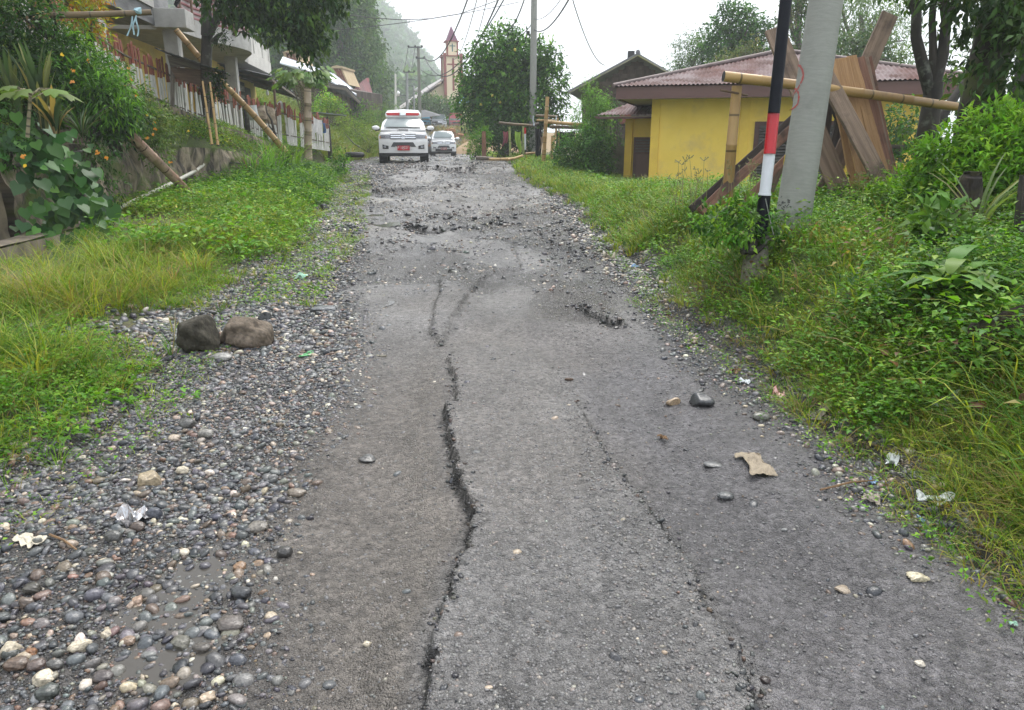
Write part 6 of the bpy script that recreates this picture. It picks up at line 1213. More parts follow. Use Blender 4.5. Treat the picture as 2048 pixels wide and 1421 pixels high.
def car(label, cat, loc, rz, w, L, col, hood, belt, roof, ws0, ws1, rear, zb=.3, name='car', plate=(None, None), grille=1, detail=True, wr=.33, hoodlen=1.1, group=None):
    r = root(name, label, cat, loc, group, rz); P = paint(*col); h = w/2; bend = lambda x: .2*abs(x/h)**3
    def fr(x, z): return bend(x)+max(0, z-(hood-.25))*.35+max(0, .5-z)*.12
    st = []
    for y, ww, zs, zt in ((.1, h-.06, hood-.03, hood), (.3, h-.02, hood-.01, hood+.03), (hoodlen, h-.01, hood+.04, (hood+belt)/2+.02), (ws0+.1, h, belt-.02, belt+.01), (rear-.1, h, belt, belt+.02), (L-.2, h-.01, belt-.02, belt+.01), (L, h-.1, belt-.1, belt-.08)):
        st.append(((lambda x, y=y: y+(bend(x) if y < 1 else 0)), [(0, zb), (ww*.92, zb), (ww, zb+.1), (ww+.015, (zb+belt)/2), (ww-.01, zs-.1), (ww*.9, zs), (0, zt)]))
    loft(st).build('body', P, r, local=True, smooth=True)
    def patch(nm, m, x0, x1, lo, hi, e=.012, n=14, par=None, t=.02, nv=3):
        lo_ = lo if callable(lo) else (lambda x: lo); hi_ = hi if callable(hi) else (lambda x: hi)
        def fn(u, v): x = x0+(x1-x0)*u; z = lo_(x)+(hi_(x)-lo_(x))*v; return (x, fr(x, z)-e, z)
        return MB().grid(fn, n, nv, 0, (0, t, 0)).build(nm, m, par or r, local=True, smooth=True)
    patch('front_bumper', P, -h+.015, h-.015, zb+.02, lambda x: hood+.01-.05*abs(x/h)**2, 0, 24, t=.14, nv=8)
    c0, c1 = h*.83, h*.72
    cab = [(ws0, [(0, belt-.03), (h-.06, belt-.03), (h-.07, belt), (h-.09, belt+.01), (0, belt+.03)]), ((ws0*.3+ws1*.7), [(0, belt-.03), (h-.05, belt-.03), (h-.11, (belt+roof)/2), (c1+.03, roof-.2), (0, roof-.17)]), (ws1, [(0, belt-.03), (h-.05, belt-.03), (h-.11, (belt+roof)/2+.05), (c1, roof-.05), (0, roof)]), ((ws1+rear)/2, [(0, belt-.03), (h-.05, belt-.03), (h-.1, (belt+roof)/2+.05), (c1+.01, roof-.03), (0, roof+.03)]), (rear, [(0, belt-.03), (h-.06, belt-.03), (h-.12, (belt+roof)/2), (c1-.03, roof-.06), (0, roof-.02)]), (rear+.3, [(0, belt-.03), (h-.08, belt-.03), (h-.16, belt+.1), (c1-.08, belt+.2), (0, belt+.22)])]
    loft(cab).build('cabin', P, r, local=True, smooth=True)
    def wsf(u, v):
        x = (u-.5)*2*((h-.17)*(1-v)+(c1-.09)*v); k = .1+.8*v; y = ws0+(ws1-ws0)*k; z = belt+.03+(roof-belt-.03)*(k**.9)*1.; return (x, y-.06+.1*abs(u-.5)**2, z+.02)
    MB().grid(wsf, 10, 8, 0, (0, .02, 0)).build('windscreen', GLS, r, local=True, smooth=True)
    for s in (-1, 1):
        MB().prism([(s*(h-.055), ws1-.35, belt+.05), (s*(h-.055), rear-.1, belt+.05), (s*(c1+.035), rear-.25, roof-.13), (s*(c1+.035), ws1+.12, roof-.13)], (s*.01, 0, 0)).build('side_window', GLS, r, local=True)
        patch('headlight', LENS, s*h*.52, s*h*.93, lambda x: hood-.2+.02*abs(x/h), lambda x: hood-.04-.03*abs(x/h)**2, .016)
        if detail: patch('turn_lamp', AMB, s*h*.9, s*h*.95, hood-.19, hood-.09, .02, 3)
        fg = patch('fog_lamp_pod', PLA, s*h*.6, s*h*.84, zb+.17, lambda x: zb+.2+.17*abs(x/h)**1.5, .014); q = s*h*.75; MB().tube([(q, fr(q, zb+.25)-.03, zb+.25), (q, fr(q, zb+.25), zb+.25)], .055, 12).build('lamp', LENS, fg, local=True)
        mm = MB(); c = Vector((s*(h+.13), ws0+.15, belt+.07)); mm.grid(lambda u, v: c+Vector((.15*math.cos(u*6.283)*math.sin(v*3.1416), .07*math.sin(u*6.283)*math.sin(v*3.1416), .085*math.cos(v*3.1416))), 12, 8)
        mo = mm.build('mirror', P, r, local=True, smooth=True); MB().tube([c+Vector((-s*.17, .02, -.06)), c+Vector((s*.02, 0, -.08))], [.03, .05], 8).build('mirror_base', PLA, mo, local=True)
        for yw in (.88, L-1.05):
            t = MB(); cx = s*(h-.145); t.grid(lambda u, v: (cx+(.125*math.cos(v*6.283))*1.0, yw+(wr-.07+.07*math.sin(v*6.283))*math.cos(u*6.283), wr+(wr-.07+.07*math.sin(v*6.283))*math.sin(u*6.283)), 26, 8)
            wo = t.build('wheel', TYR, r, local=True, smooth=True); MB().tube([(cx-s*.1, yw, wr), (cx+s*.11, yw, wr)], wr*.64, 18).build('rim', RIM, wo, local=True)
            MB().tube([(cx-s*.14, yw, wr+.02), (cx+s*.155, yw, wr+.02)], wr+.06, 20).build('wheel_arch', PLA, r, local=True)
    g0, g1 = hood-.21, hood-.035; g = patch('grille', PLA, -h*.52, h*.52, g0, g1, .014)
    for z in (g0+.055, g0+.125): patch('chrome_bar', CHR, -h*.5, h*.5, z-.018, z+.018, .03, par=g)
    em = MB(); ez = (g0+g1)/2; ey = fr(0, ez)-.045
    for a, b, dz in ((.105, .072, 0), (.042, .068, 0), (.075, .026, .032)): em.tube([(a*math.cos(t), ey, ez+dz+b*math.sin(t)) for t in np.linspace(0, 6.283, 25)], .011, 6, cap=False)
    em.build('emblem', CHR, g, local=True, smooth=True)
    lw = h*.5; patch('lower_grille', GRL, -lw, lw, lambda x: zb+.24, lambda x: zb+.24+.17*min(1, (lw-abs(x))/(lw*.22)+.05), .014, 30)
    patch('valance', PLA if detail else GRL, -h+.08, h-.08, zb-.1, zb+.04, -.03, t=.1)
    if plate[0]:
        pz = zb+.2; pl = MB().box((0, fr(0, pz)-.035, pz), (.46, .012, .17)).build('number_plate', plate[1], r, local=True)
        ORG[pl.name] = Vector(); tx = text(plate[0], (0, fr(0, pz)-.043, pz-.025), (1, 0, 0), (0, 0, 1), .09, WHT, pl); tx.location = (0, 0, 0)
        text('05.27', (0, fr(0, pz)-.043, pz-.072), (1, 0, 0), (0, 0, 1), .03, WHT, pl)
    return r, fr, patch
am, fr, patch = car('white pickup ambulance with a red roof light bar driving towards the camera', 'ambulance', W(808, 320, 28.6), math.radians(7.5), 1.86, 5.25, ('white', (.8, .8, .8)), 1.07, 1.22, 1.7, 1.2, 1.95, 4.9, .34, 'ambulance', ('DP 18021 A', REDPL), wr=.385)
am.location.z = float(zr(28.8))-.0
MB().box((0, 1.02, 1.205), (.38, .05, .05)).build('hood_scoop', PLA, am, local=True, bevel=.01)
MB().prism([(-.2, 1.0, 1.16), (.2, 1.0, 1.16), (.26, 1.35, 1.2), (-.26, 1.35, 1.2)], (0, 0, .075)).build('scoop_fairing', paint('white', (.8, .8, .8)), am, local=True)
loft([(1.95, [(0, 1.66), (.58, 1.66), (.6, 1.72), (.55, 1.8), (0, 1.82)]), (2.2, [(0, 1.66), (.66, 1.66), (.7, 1.8), (.6, 1.93), (0, 1.97)]), (2.7, [(0, 1.66), (.7, 1.66), (.74, 1.85), (.62, 2.01), (0, 2.04)]), (4.9, [(0, 1.66), (.72, 1.66), (.76, 1.85), (.64, 2.02), (0, 2.05)])]).build('roof_capsule', paint('white', (.8, .8, .8)), am, local=True, smooth=True)
lbar = MB().box((0, 1.98, 1.745), (1.3, .22, .035)).build('light_bar', paint('white', (.8, .8, .8)), am, local=True)
for s in (-1, 1): MB().prism([(s*.13, 1.84, 1.77), (s*.6, 1.88, 1.77), (s*.66, 1.9, 1.83), (s*.63, 1.9, 1.875), (s*.13, 1.86, 1.885)], (0, .2, 0)).build('red_lens', REDL, lbar, local=True, bevel=.01)
MB().box((0, 1.93, 1.84), (.24, .22, .15)).build('siren', CHR, lbar, local=True, bevel=.02)
p = W(888, 309, 52); su, _, _ = car('white compact SUV with slim grey grille behind the ambulance', 'SUV', p, math.radians(6.5), 1.72, 4.4, ('white', (.8, .8, .8)), .98, 1.1, 1.68, 1.05, 1.75, 4.0, .28, 'suv', ('DD 1284 KI', M('dark_plate', (.3, .1, .1), None, 5.)), wr=.34)
su.location.z = float(zr(52.3))
MB().box((0, .02, .4), (1.15, .1, .16)).build('lower_bumper', PLA, su, local=True, bevel=.02)
for s in (-1, 1): MB().prism([(s*.3, -.03, .36), (s*.84, .1, .52), (s*.84, .1, .58), (s*.3, -.03, .42)], (0, .06, 0)).build('bumper_trim', paint('white', (.8, .8, .8)), su, local=True)
for lab, nm, px, py, Y, rz, col, hh in (('dark grey car partly hidden behind the white SUV', 'car', 879, 296, 63, 7, ('darkgrey', (.1, .11, .12)), 1.55), ('pale blue-grey car half hidden behind the ambulance mirror', 'car', 850, 294, 66, 7, ('bluegrey', (.4, .46, .54)), 1.5), ('silver pickup parked on the rise before the church', 'pickup', 878, 261, 84.5, 4, ('silver', (.5, .52, .55)), 1.75)):
    c_, _, _ = car(lab, nm, W(px, py, Y), math.radians(rz), 1.72, 4.5, col, .95, 1.08, hh, 1.1, 1.85, 3.9, .3, nm.replace(' ', '_'), detail=False); c_.location.z = float(zr(Y+.4))
# motorbike with rider far behind the ambulance
mbk = root('motorbike', 'motorbike standing nose-on between the ambulance and the dark car', 'motorbike', W(861, 300, 58))
mbk.location.z = float(zr(58)); z0 = Vector(mbk.location); ORG[mbk.name] = z0
for y in (0, 1.25):
    t = MB(); t.grid(lambda u, v: (.06*math.cos(v*6.283), y+(.26+.045*math.sin(v*6.283))*math.cos(u*6.283), .3+(.26+.045*math.sin(v*6.283))*math.sin(u*6.283)), 22, 8); t.build('wheel', TYR, mbk, local=True, smooth=True)
loft([(0, [(0, .62), (.1, .64), (.13, .8), (.08, .98), (0, 1.0)]), (.35, [(0, .4), (.16, .45), (.2, .7), (.1, .9), (0, .92)]), (.9, [(0, .45), (.15, .5), (.16, .7), (.14, .78), (0, .8)]), (1.6, [(0, .6), (.08, .62), (.1, .72), (.08, .8), (0, .82)])]).build('fairing', M('bike_orange', (.35, .1, .03), (.05, .05, .05), 4., .4), mbk, local=True, smooth=True)
MB().tube([(-.36, .28, 1.04), (-.1, .16, 1.02), (.1, .16, 1.02), (.36, .28, 1.04)], .018, 6).build('handlebar', PLA, mbk, local=True); MB().tube([(0, -.02, .3), (0, .18, .95)], .035, 6).build('fork', CHR, mbk, local=True)
MB().tube([(0, .02, .86), (0, -.08, .86)], [.09, .08], 12).build('headlight', LENS, mbk, local=True)
# lorries on the rise
def truck(label, px, py, Y, col, bodycol, nm='truck'):
    p = W(px, py, Y); p.z = float(zr(Y+.5)); r = root(nm, label, 'truck', p, None, math.radians(5)); P = paint(*col)
    loft([(.0, [(0, .5), (.85, .5), (.9, .6), (.92, 1.2), (.86, 1.75), (.8, 1.95), (0, 2.0)]), (.12, [(0, .5), (.9, .5), (.95, .6), (.96, 1.2), (.9, 1.8), (.84, 2.1), (0, 2.16)]), (1.5, [(0, .5), (.9, .5), (.95, .6), (.96, 1.2), (.92, 1.8), (.86, 2.12), (0, 2.18)])]).build('cab', P, r, local=True, smooth=True)
    MB().prism([(-.8, -.02, 1.22), (.8, -.02, 1.22), (.76, .04, 1.92), (-.76, .04, 1.92)], (0, .03, 0)).build('windscreen', GLS, r, local=True); MB().box((0, -.05, .58), (1.86, .14, .26)).build('bumper', PLA, r, local=True, bevel=.02); MB().box((0, -.02, .92), (1.0, .04, .22)).build('grille', PLA, r, local=True)
    for s in (-1, 1):
        MB().box((s*.72, -.03, .88), (.26, .05, .18)).build('headlight', LENS, r, local=True, bevel=.01); MB().box((s*1.08, .1, 1.55), (.12, .06, .36)).build('mirror', PLA, r, local=True)
        for y in (.7, 3.6):
            t = MB(); t.tube([(s*.95, y, .4), (s*.68, y, .4)], .4, 20); t.build('wheel', TYR, r, local=True)
    MB().bx(-1.0, 1.0, 1.6, 5.2, .75, 2.0).build('cargo_box', M('truck_box_'+col[0], bodycol), r, local=True, bevel=.02)
    r.scale = (.86,)*3
    return r
truck('red lorry with a dark windscreen parked on the rise beside the citrus tree', 913, 261, 86, ('red', (.4, .03, .05)), (.06, .05, .05))
truck('sky blue lorry parked on the rise right behind the ambulance roof', 846, 262, 86, ('skyblue', (.12, .42, .62)), (.1, .38, .55))
# ================================================================ BACKGROUND
CRE = M('cream_plaster', (.82, .7, .5), (.76, .64, .45), 1., .85, bump=0); REDT = M('red_brown_trim', (.3, .075, .06), (.24, .06, .05), 3., .7); PUR = M('maroon_spire_sheet', (.17, .05, .1), (.13, .04, .08), 2., .5, .2, stretch=(4, 4, .4)); TEAL = M('teal_paint', (.06, .2, .2))
# ---- church
Dc = 108.; u = Dc/FPX*1.0
ch = root('church', 'cream church with a tall red trimmed tower and maroon spire', 'church', W(910, 262, Dc)); q = lambda x, y, d=0: W(x, y, Dc+d)
ga = math.radians(14); cx = Vector((math.cos(ga), math.sin(ga), 0)); cy = Vector((-math.sin(ga), math.cos(ga), 0)); CX = (cx, cy, Vector((0, 0, 1)))
T0 = q(909, 262); zz = lambda y: W(909, y, Dc).z
def cb(x0, x1, y0, y1, z0, z1): return MB().box(T0+cx*((x0+x1)/2)+cy*((y0+y1)/2)+Vector((0, 0, (z0+z1)/2-T0.z)), (x1-x0, y1-y0, z1-z0), CX)
hw = 15.5*u; cb(-hw, hw, 0, 2*hw, T0.z-2, zz(113)).build('tower', CRE, ch); cb(-hw*.62, hw*.62, hw*.3, hw*1.6, zz(113), zz(83)).build('belfry', CRE, ch)
for s in (-1, 1):
    cb(s*hw-.18, s*hw+.18, -.14, .25, T0.z-2, zz(107)).build('corner_trim', REDT, ch); cb(s*hw-.18, s*hw+.18, 2*hw-.2, 2*hw+.2, T0.z-2, zz(107)).build('corner_trim', REDT, ch); cb(s*hw*.62-.1, s*hw*.62+.1, hw*.3-.07, hw*.3+.1, zz(113), zz(83)).build('corner_trim', REDT, ch)
cb(-hw-.3, hw+.3, -.3, 2*hw+.3, zz(113.5), zz(111.5)).build('cornice', REDT, ch); cb(-hw*.62-.25, hw*.62+.25, hw*.3-.25, hw*1.6+.25, zz(83), zz(81)).build('cornice', REDT, ch)
cr = cb(-.13, .13, -.09, -.01, zz(182), zz(117)).build('tower_cross', REDT, ch); cb(-hw*.72, hw*.72, -.1, -.012, zz(130.5), zz(128)).build('cross_arm', REDT, cr)
c2 = cb(-.07, .07, hw*.3-.06, hw*.3-.01, zz(103), zz(87)).build('belfry_cross', TEAL, ch); cb(-hw*.35, hw*.35, hw*.3-.07, hw*.3-.012, zz(92.5), zz(91)).build('cross_arm', TEAL, c2)
b4 = [T0+cx*(s*hw*.66)+cy*(hw*(.95+.72*t))+Vector((0, 0, zz(81)-T0.z)) for s, t in ((-1, -1), (1, -1), (1, 1), (-1, 1))]; apx = T0+cy*hw*.95+Vector((0, 0, zz(49)-T0.z)); MB().add(b4+[apx], [(0, 1, 4), (1, 2, 4), (2, 3, 4), (3, 0, 4), (3, 2, 1, 0)]).build('spire', PUR, ch)
npk = [T0+cx*-9+Vector((0, 0, zz(258)-T0.z)), T0+cx*9+Vector((0, 0, zz(258)-T0.z)), T0+cx*9+Vector((0, 0, zz(238)-T0.z)), T0+cx*.2+Vector((0, 0, zz(150)-T0.z)), T0+cx*-7.2+Vector((0, 0, zz(228)-T0.z)), T0+cx*-9+Vector((0, 0, zz(240)-T0.z))]
MB().prism([p+cy*1.6 for p in npk], cy*22).build('nave', CRE, ch)
SHT = M('pale_roof_sheet', (.5, .46, .45), (.42, .38, .38), 2., .6)
for s in (-1, 1):
    a = T0+cx*.2*s+cy*.9+Vector((0, 0, zz(149)-T0.z)); b = T0+cx*s*8.2+cy*.9+Vector((0, 0, zz(231)-T0.z)); MB().prism([a, b, b+cy*24, a+cy*24], (0, 0, .22)).build('roof_sheet', SHT, ch)
for x in (-2.9, -4.4): cb(x-.12, x+.12, 1.5, 1.62, zz(255), zz(190 if x > -4 else 208)).build('wall_trim', REDT, ch)
tag(MB().prism([W(918, 195, 92), W(945, 195, 92), W(942, 207, 90), W(914, 207, 90)], (0, 1.5, .1)).build('blue_awning', M('blue_sheet', (.14, .34, .5), (.25, .45, .6), 4., .6)), 'light blue tarpaulin awning in front of the church beside the dark tree', 'awning')
tag(MB().prism([W(803, 228, 84), W(848, 222, 84), W(880, 232, 82), W(800, 240, 82)], (0, 1, .15)).build('dark_roof', M('dark_roof_sheet', (.035, .04, .05)), bevel=.02), 'dark low roof beyond the ambulance under the utility poles', 'roof')
bigtree('umbrella_tree', 'light green flat-topped tree in front of the church tower', 875, 262, 88, [(870, 215, 88, 2.1, 1.0), (840, 222, 88, 1.5, .9), (905, 218, 88, 1.7, .9), (860, 203, 88, 1.3, .6), (890, 232, 87, 1.6, .8), (838, 205, 89, 1., .5)], 4200, .32, [(.075, .15, .05), (.1, .19, .06), (.055, .12, .04)], r=.15)
# ---- brown soil heap, logs on the rise
SOIL = M('pale_soil', (.4, .28, .16), (.3, .2, .11), 1.5, .95, bump=.6)
sh0 = W(985, 300, 66); tag(MB().grid(lambda a, v: sh0+Vector((3.4*math.cos(a*6.283)*(1-v)*(1+.2*math.sin(a*17)), 6*math.sin(a*6.283)*(1-v), -.5+2.3*(1-(1-v)**2)*(.85+.15*math.sin(a*11)))), 36, 10).build('soil_heap', SOIL, smooth=True), 'heap of pale orange soil on the right side of the far road', 'heap')
lg = root('log_pile', 'small pile of orange cut logs on the rise left of the soil heap', 'log pile', W(906, 268, 76))
for i in range(14):
    a = W(893+R.uniform(0, 24), 274-R.uniform(0, 16), 76+R.uniform(-.5, .5)); d = Vector((R.uniform(-.8, .8), R.uniform(.3, 1), R.uniform(-.15, .15))); MB().tube([a, a+d], [R.uniform(.1, .17)]*2, 8).build('log', M('cut_logs', (.36, .17, .07), (.26, .12, .05), 5., .9), lg)
shrub('banana_clump', 'yellow-green clump beside the red lorry', 930, 270, 80, [(930, 255, 80, .8, 1.2), (938, 262, 80, .7, .9)], 400, .4, YG, leaf_t(.3, .05, .4))
shrub('verge_bush', 'pale dry bush on top of the soil heap', 960, 285, 70, [(955, 280, 70, .9, .7), (975, 275, 70, .8, .6)], 700, .2, [(.25, .22, .1), (.2, .2, .07)])
# ---- houses behind the lower fence
Dh = 47.; wo = root('wooden_house', 'old dark plank house on a slope with a white sheeted roof beyond the lower fence', 'house', W(660, 240, Dh)); q = lambda x, y, d=0: W(x, y, Dh+d)
MB().prism([q(618, 250), q(700, 250), q(700, 180), q(640, 168), q(618, 168)], (1.2, 4.5, 0)).build('wall', BW_, wo); mb = MB()
for i in range(9): mb.beam(q(621+9.5*i, 248, -.05), q(621+9.5*i, 180, -.05), .22, .05, (0, 1, 0))
mb.build('plank_cladding', M('vertical_planks', (.15, .115, .09), (.07, .055, .045), 6., .9, bump=.5, stretch=(1, 1, .1)), wo)
wn = MB().prism([q(661, 188, -.1), q(682, 190, -.1), q(682, 207, -.1), q(661, 206, -.1)][::-1], (0, .06, 0)).build('shutter', M('brown_shutter', (.2, .12, .08), (.14, .085, .06), 6., .8), wo)
MB().prism([q(640, 168, -.8), q(694, 175, -.8), q(722, 206, -.8), q(716, 207, 3), q(690, 176, 4), q(640, 160, 4)], (0, 0, .07)).build('skirt_roof', M('dark_shingle', (.06, .055, .055), (.1, .095, .09), 4., .8), wo)
for a, b in (((610, 142), (664, 172)), ((640, 171), (692, 179)), ((692, 179), (720, 207))): MB().beam(q(*a, -.9), q(*b, -.9), .12, .14, (0, 1, 0)).build('bargeboard', WOODG, wo)
MB().prism([q(603, 250, 1), q(655, 250, 1), q(655, 172, 1), q(612, 146, 1), q(600, 152, 1)], (.5, 3, 0)).build('rear_wall', BW_, wo)
WS = M('white_roof_sheet', (.72, .75, .8), (.62, .66, .72), 2., .45, .1, stretch=(1, 1, .3)); MB().prism([q(560, 128, 0), q(612, 142, -.6), q(668, 168, -.6), q(713, 192, -.6), q(713, 186, 4), q(668, 150, 4.5), q(566, 116, 5)], (0, 0, .08)).build('roof_sheet', WS, wo)
# carved gable towers of the traditional houses
TANP = M('tan_panel', (.46, .36, .22), (.4, .3, .18), 3., .8); BRL = M('brown_lattice', (.2, .08, .05), (.16, .07, .05), 4., .8)
for lab, Yd, P4, cap in (('tan trapezoid roof gable with brown lattice standing behind the white roof', 55., [(663, 136), (683, 136), (698, 170), (676, 166)], [(661, 137), (664, 133), (673, 131), (685, 133), (685, 137)]), ('brown slatted roof gable partly hidden by the dark tree', 56., [(566, 104), (590, 102), (604, 135), (570, 128)], [(564, 105), (577, 101), (592, 103), (592, 106)])):
    g = root('roof_gable', lab, 'gable', W(P4[3][0], P4[3][1], Yd)); MB().prism([W(x, y, Yd) for x, y in P4][::-1], (.3, 2.5, 0)).build('panel', TANP, g); MB().prism([W(x, y, Yd-.2) for x, y in cap][::-1], (.3, 2.8, 0)).build('cap', TANP, g)
    a, b, c, d = [Vector(W(x, y, Yd-.06)) for x, y in P4]
    for f in (.28, .5, .75): MB().beam(a.lerp(b, f), d.lerp(c, f), .13, .06, (0, 1, 0)).build('upright', BRL, g)
    for f in (.25, .5, .75): MB().beam(a.lerp(d, f).lerp(b.lerp(c, f), .28), a.lerp(d, f).lerp(b.lerp(c, f), .75), .08, .05, (0, 1, 0)).build('rung', BRL, g)
tg = root('boat_roof_house', 'traditional house with an upswept rusty red boat-shaped roof', 'house', W(728, 232, 58.)); RB = M('rusty_red_roof', (.22, .07, .07), (.13, .055, .06), 2., .6, .1, stretch=(3, 1, .4), stain=(.09, .05, .05), ssc=.5)
rg = [(706, 182, 58), (715, 172, 58.5), (724, 163, 59.5), (733, 157, 61)]; ev = [(712, 205, 56.5), (722, 208, 57), (731, 212, 58), (737, 211, 60)]
def boat(u, v):
    def lp(L, f): i = min(int(f*3), 2); t = f*3-i; return W(L[i][0]+(L[i+1][0]-L[i][0])*t, L[i][1]+(L[i+1][1]-L[i][1])*t, L[i][2]+(L[i+1][2]-L[i][2])*t)
    a, b = lp(rg, u), lp(ev, u); return a.lerp(b, v)+Vector((.3*math.sin(math.pi*v), 0, -.25*math.sin(math.pi*v)+.05*math.sin(u*80)))
MB().grid(boat, 40, 8, 0, (.05, .3, 0)).build('roof', RB, tg, smooth=True); MB().prism([W(716, 206, 58), W(732, 211, 58), W(732, 226, 58), W(716, 226, 58)], (0, 2.5, 0)).build('wall', DARKB, tg); MB().tube([W(727, 226, 57.8), W(727, 240, 57.8)], .12, 6).build('post', DARKB, tg)
MB().prism([W(733, 156, 60.9), W(738, 212, 60), W(730, 212, 58.5), W(724, 165, 59.7)], (.1, .5, 0)).build('gable_panel', M('red_gable', (.26, .06, .06), (.2, .05, .05), 3.), tg)
shrub('yard_bush', 'light green garden shrubs between the lower fence and the plank house', 650, 240, 40, [(640, 212, 40, .8, .6), (660, 205, 41, .7, .5), (680, 215, 42, .6, .5), (625, 225, 38, .6, .5)], 2000, .13, BG+YG); MBp = MB()
shrub('slope_bush', 'bushes below the boat-roofed house on the left slope', 715, 240, 48, [(712, 225, 48, .9, .9), (705, 245, 47, .8, .7), (728, 240, 49, .8, .8)], 2200, .15, MG+BG)
shrub('roadside_thicket', 'yellow-green thicket on the bank left of the ambulance', 735, 300, 33, [(735, 280, 33, .5, .5), (748, 290, 33, .35, .3), (715, 262, 36, .7, .5), (690, 250, 38, .7, .5), (745, 262, 38, .5, .5)], 3200, .13, [(.17, .25, .05), (.13, .22, .04), (.21, .27, .07)], leaf_t(.2))
shrub('tall_reeds', 'tall green weeds behind the ambulance on the left', 768, 255, 44, [(768, 240, 44, .8, .6), (755, 232, 46, .9, .7), (782, 235, 48, .8, .7)], 2200, .16, [(.09, .17, .05), (.13, .2, .06)], leaf_t(.2))
# ---- poles and wires
GP = M('pole_grey', (.32, .33, .33), (.26, .27, .27), 3., .7, bump=0); IRON = M('grey_iron', (.12, .13, .14), None, 4., .5, .5)
def upole(lab, x0, y0, x1, y1, Y, r, arms=(), m=GP, name='utility_pole'):
    a, b = W(x0, y0, Y), W(x1, y1, Y); rt = root(name, lab, 'pole', a); MB().tube([a-Vector((0, 0, 1.5)), b], [r, r*.72], 10).build('shaft', m, rt, smooth=True)
    for xa, xb, y, ins in arms:
        o = MB().beam(W(xa, y, Y-.15), W(xb, y, Y-.15), .1, .1).build('crossarm', IRON, rt)
        for i in range(ins): x = xa+(xb-xa)*(i+.08)/(ins-.84) if ins > 1 else xa; MB().tube([W(x, y, Y-.15), W(x, y-2.4, Y-.15), W(x, y-4, Y-.15)], [.05, .1, .04], 8).build('insulator', DARK, o)
    return rt
lp = upole('plain slim white pole left of the crossarm poles above the ambulance', 790, 232, 791, 148, 70, .11, m=CONCW); 
mb = MB(); mb.tube([W(791, 205, 70), W(796, 189, 70)], .03, 6); mb.build('meter_box', GP, lp)
up2 = upole('short grey utility pole with one crossarm in the middle distance', 813.5, 236, 814, 146, 82, .17, [(807, 829, 145, 3)])
MB().tube([W(814, 192, 82), W(803, 191, 82), W(797, 188, 82)], .04, 6).build('lamp_arm', IRON, up2); MB().tube([W(799, 189, 82), W(794, 187, 82)], [.2, .3], 8).build('lamp_head', BW, up2); MB().beam(W(815, 160, 82), W(831, 160, 82), .08, .08).build('side_arm', IRON, up2)
lp3 = upole('grey lamp pole with a bracket arm right of the short utility pole', 828, 236, 827.5, 172, 86, .12); MB().tube([W(827.5, 173, 86), W(816, 172, 86)], .05, 6).build('bracket', IRON, lp3); MB().tube([W(829, 181, 86), W(836, 180, 86)], [.1, .3], 8).build('lamp_head', BW, lp3)
upole('taller dark utility pole with two crossarms near the church', 839.5, 238, 836.5, 93, 66, .16, [(816, 845, 95, 3), (832, 850, 117, 2)], m=M('old_wood_pole', (.2, .2, .17), (.13, .13, .11), 4., .8, stretch=(1, 1, .1)))
upole('tall grey concrete pole rising out of the roadside fruit tree', 1064, 305, 1069, -60, 33.5, .17, m=CPOLE)
l4 = upole('thin black lamp post half hidden behind the roadside fruit tree', 1058, 200, 1058.5, 74, 38, .055, m=DARK, name='lamp_post'); MB().box(W(1056, 67, 38), (.17, .17, .2)).build('lamp_head', PLA, l4, bevel=.02)
BLKW = M('cable_black', (.04, .04, .045), None, 4., .6, bump=0)
for lab, a, b, sag, r in [('cable sagging from the taller dark pole to the upper left of the concrete pole', (848, 115, 66), (937, -6, 36), 1.2, .035), ('cable from the taller dark pole crossing the church spire', (850, 117, 66), (1000, -8, 33), 2.2, .035), ('lowest cable passing before the church tower', (842, 140, 66), (1012, -8, 33), 1.5, .03), ('thin cable crossing right above the spire', (905, 118, 80), (955, -5, 34), .8, .02), ('pair of thin cables right of the spire, left one', (940, 90, 70), (975, -6, 34), .6, .02), ('cable between the citrus tree top and the upper edge of the photo', (1010, 62, 36), (1050, -5, 30), .3, .025),
    ('cable ending at the concrete pole from the lower left', (1035, 72, 38), (1068, 40, 33.4), .15, .02), ('cable running from the concrete pole to the upper right, lower one', (1069, 60, 33.4), (1140, -5, 18), .3, .02), ('cable running from the concrete pole to the upper right, upper one', (1069, 38, 33.4), (1125, -6, 22), .2, .012), ('long sagging cable across the upper left of the sky', (560, -20, 25), (1010, -4, 31), .0, .014), ('second long cable across the sky under the first one', (600, 66, 26), (1040, 4, 32), .15, .012),
    ('service cable dropping to the gable of the wooden house', (1143, -8, 20), (1209, 131, 29.9), .35, .014), ('guy wire slanting down right of the taller dark pole', (841, 158, 66), (868, 190, 74), 0, .02), ('stretch of thin line from the taller pole to the short pole, left', (816, 97, 66), (808, 145, 82), 0, .02), ('stretch of thin line from the taller pole to the short pole, right', (830, 97, 66), (822, 145, 82), 0, .02)]:
    p0, p1 = W(*a), W(*b); n = 16
    if 'across the upper left' in lab: pts = [W(560, -20, 25), W(690, 29, 27), W(740, 36, 28), W(800, 40, 29), W(860, 38, 29), W(920, 28, 30), (W(1010, -4, 31))]
    else: pts = [p0.lerp(p1, i/n)-Vector((0, 0, sag*4*(i/n)*(1-i/n))) for i in range(n+1)]
    tag(MB().tube(pts, r, 5).build('power_cable', BLKW, smooth=True), lab, 'cable')
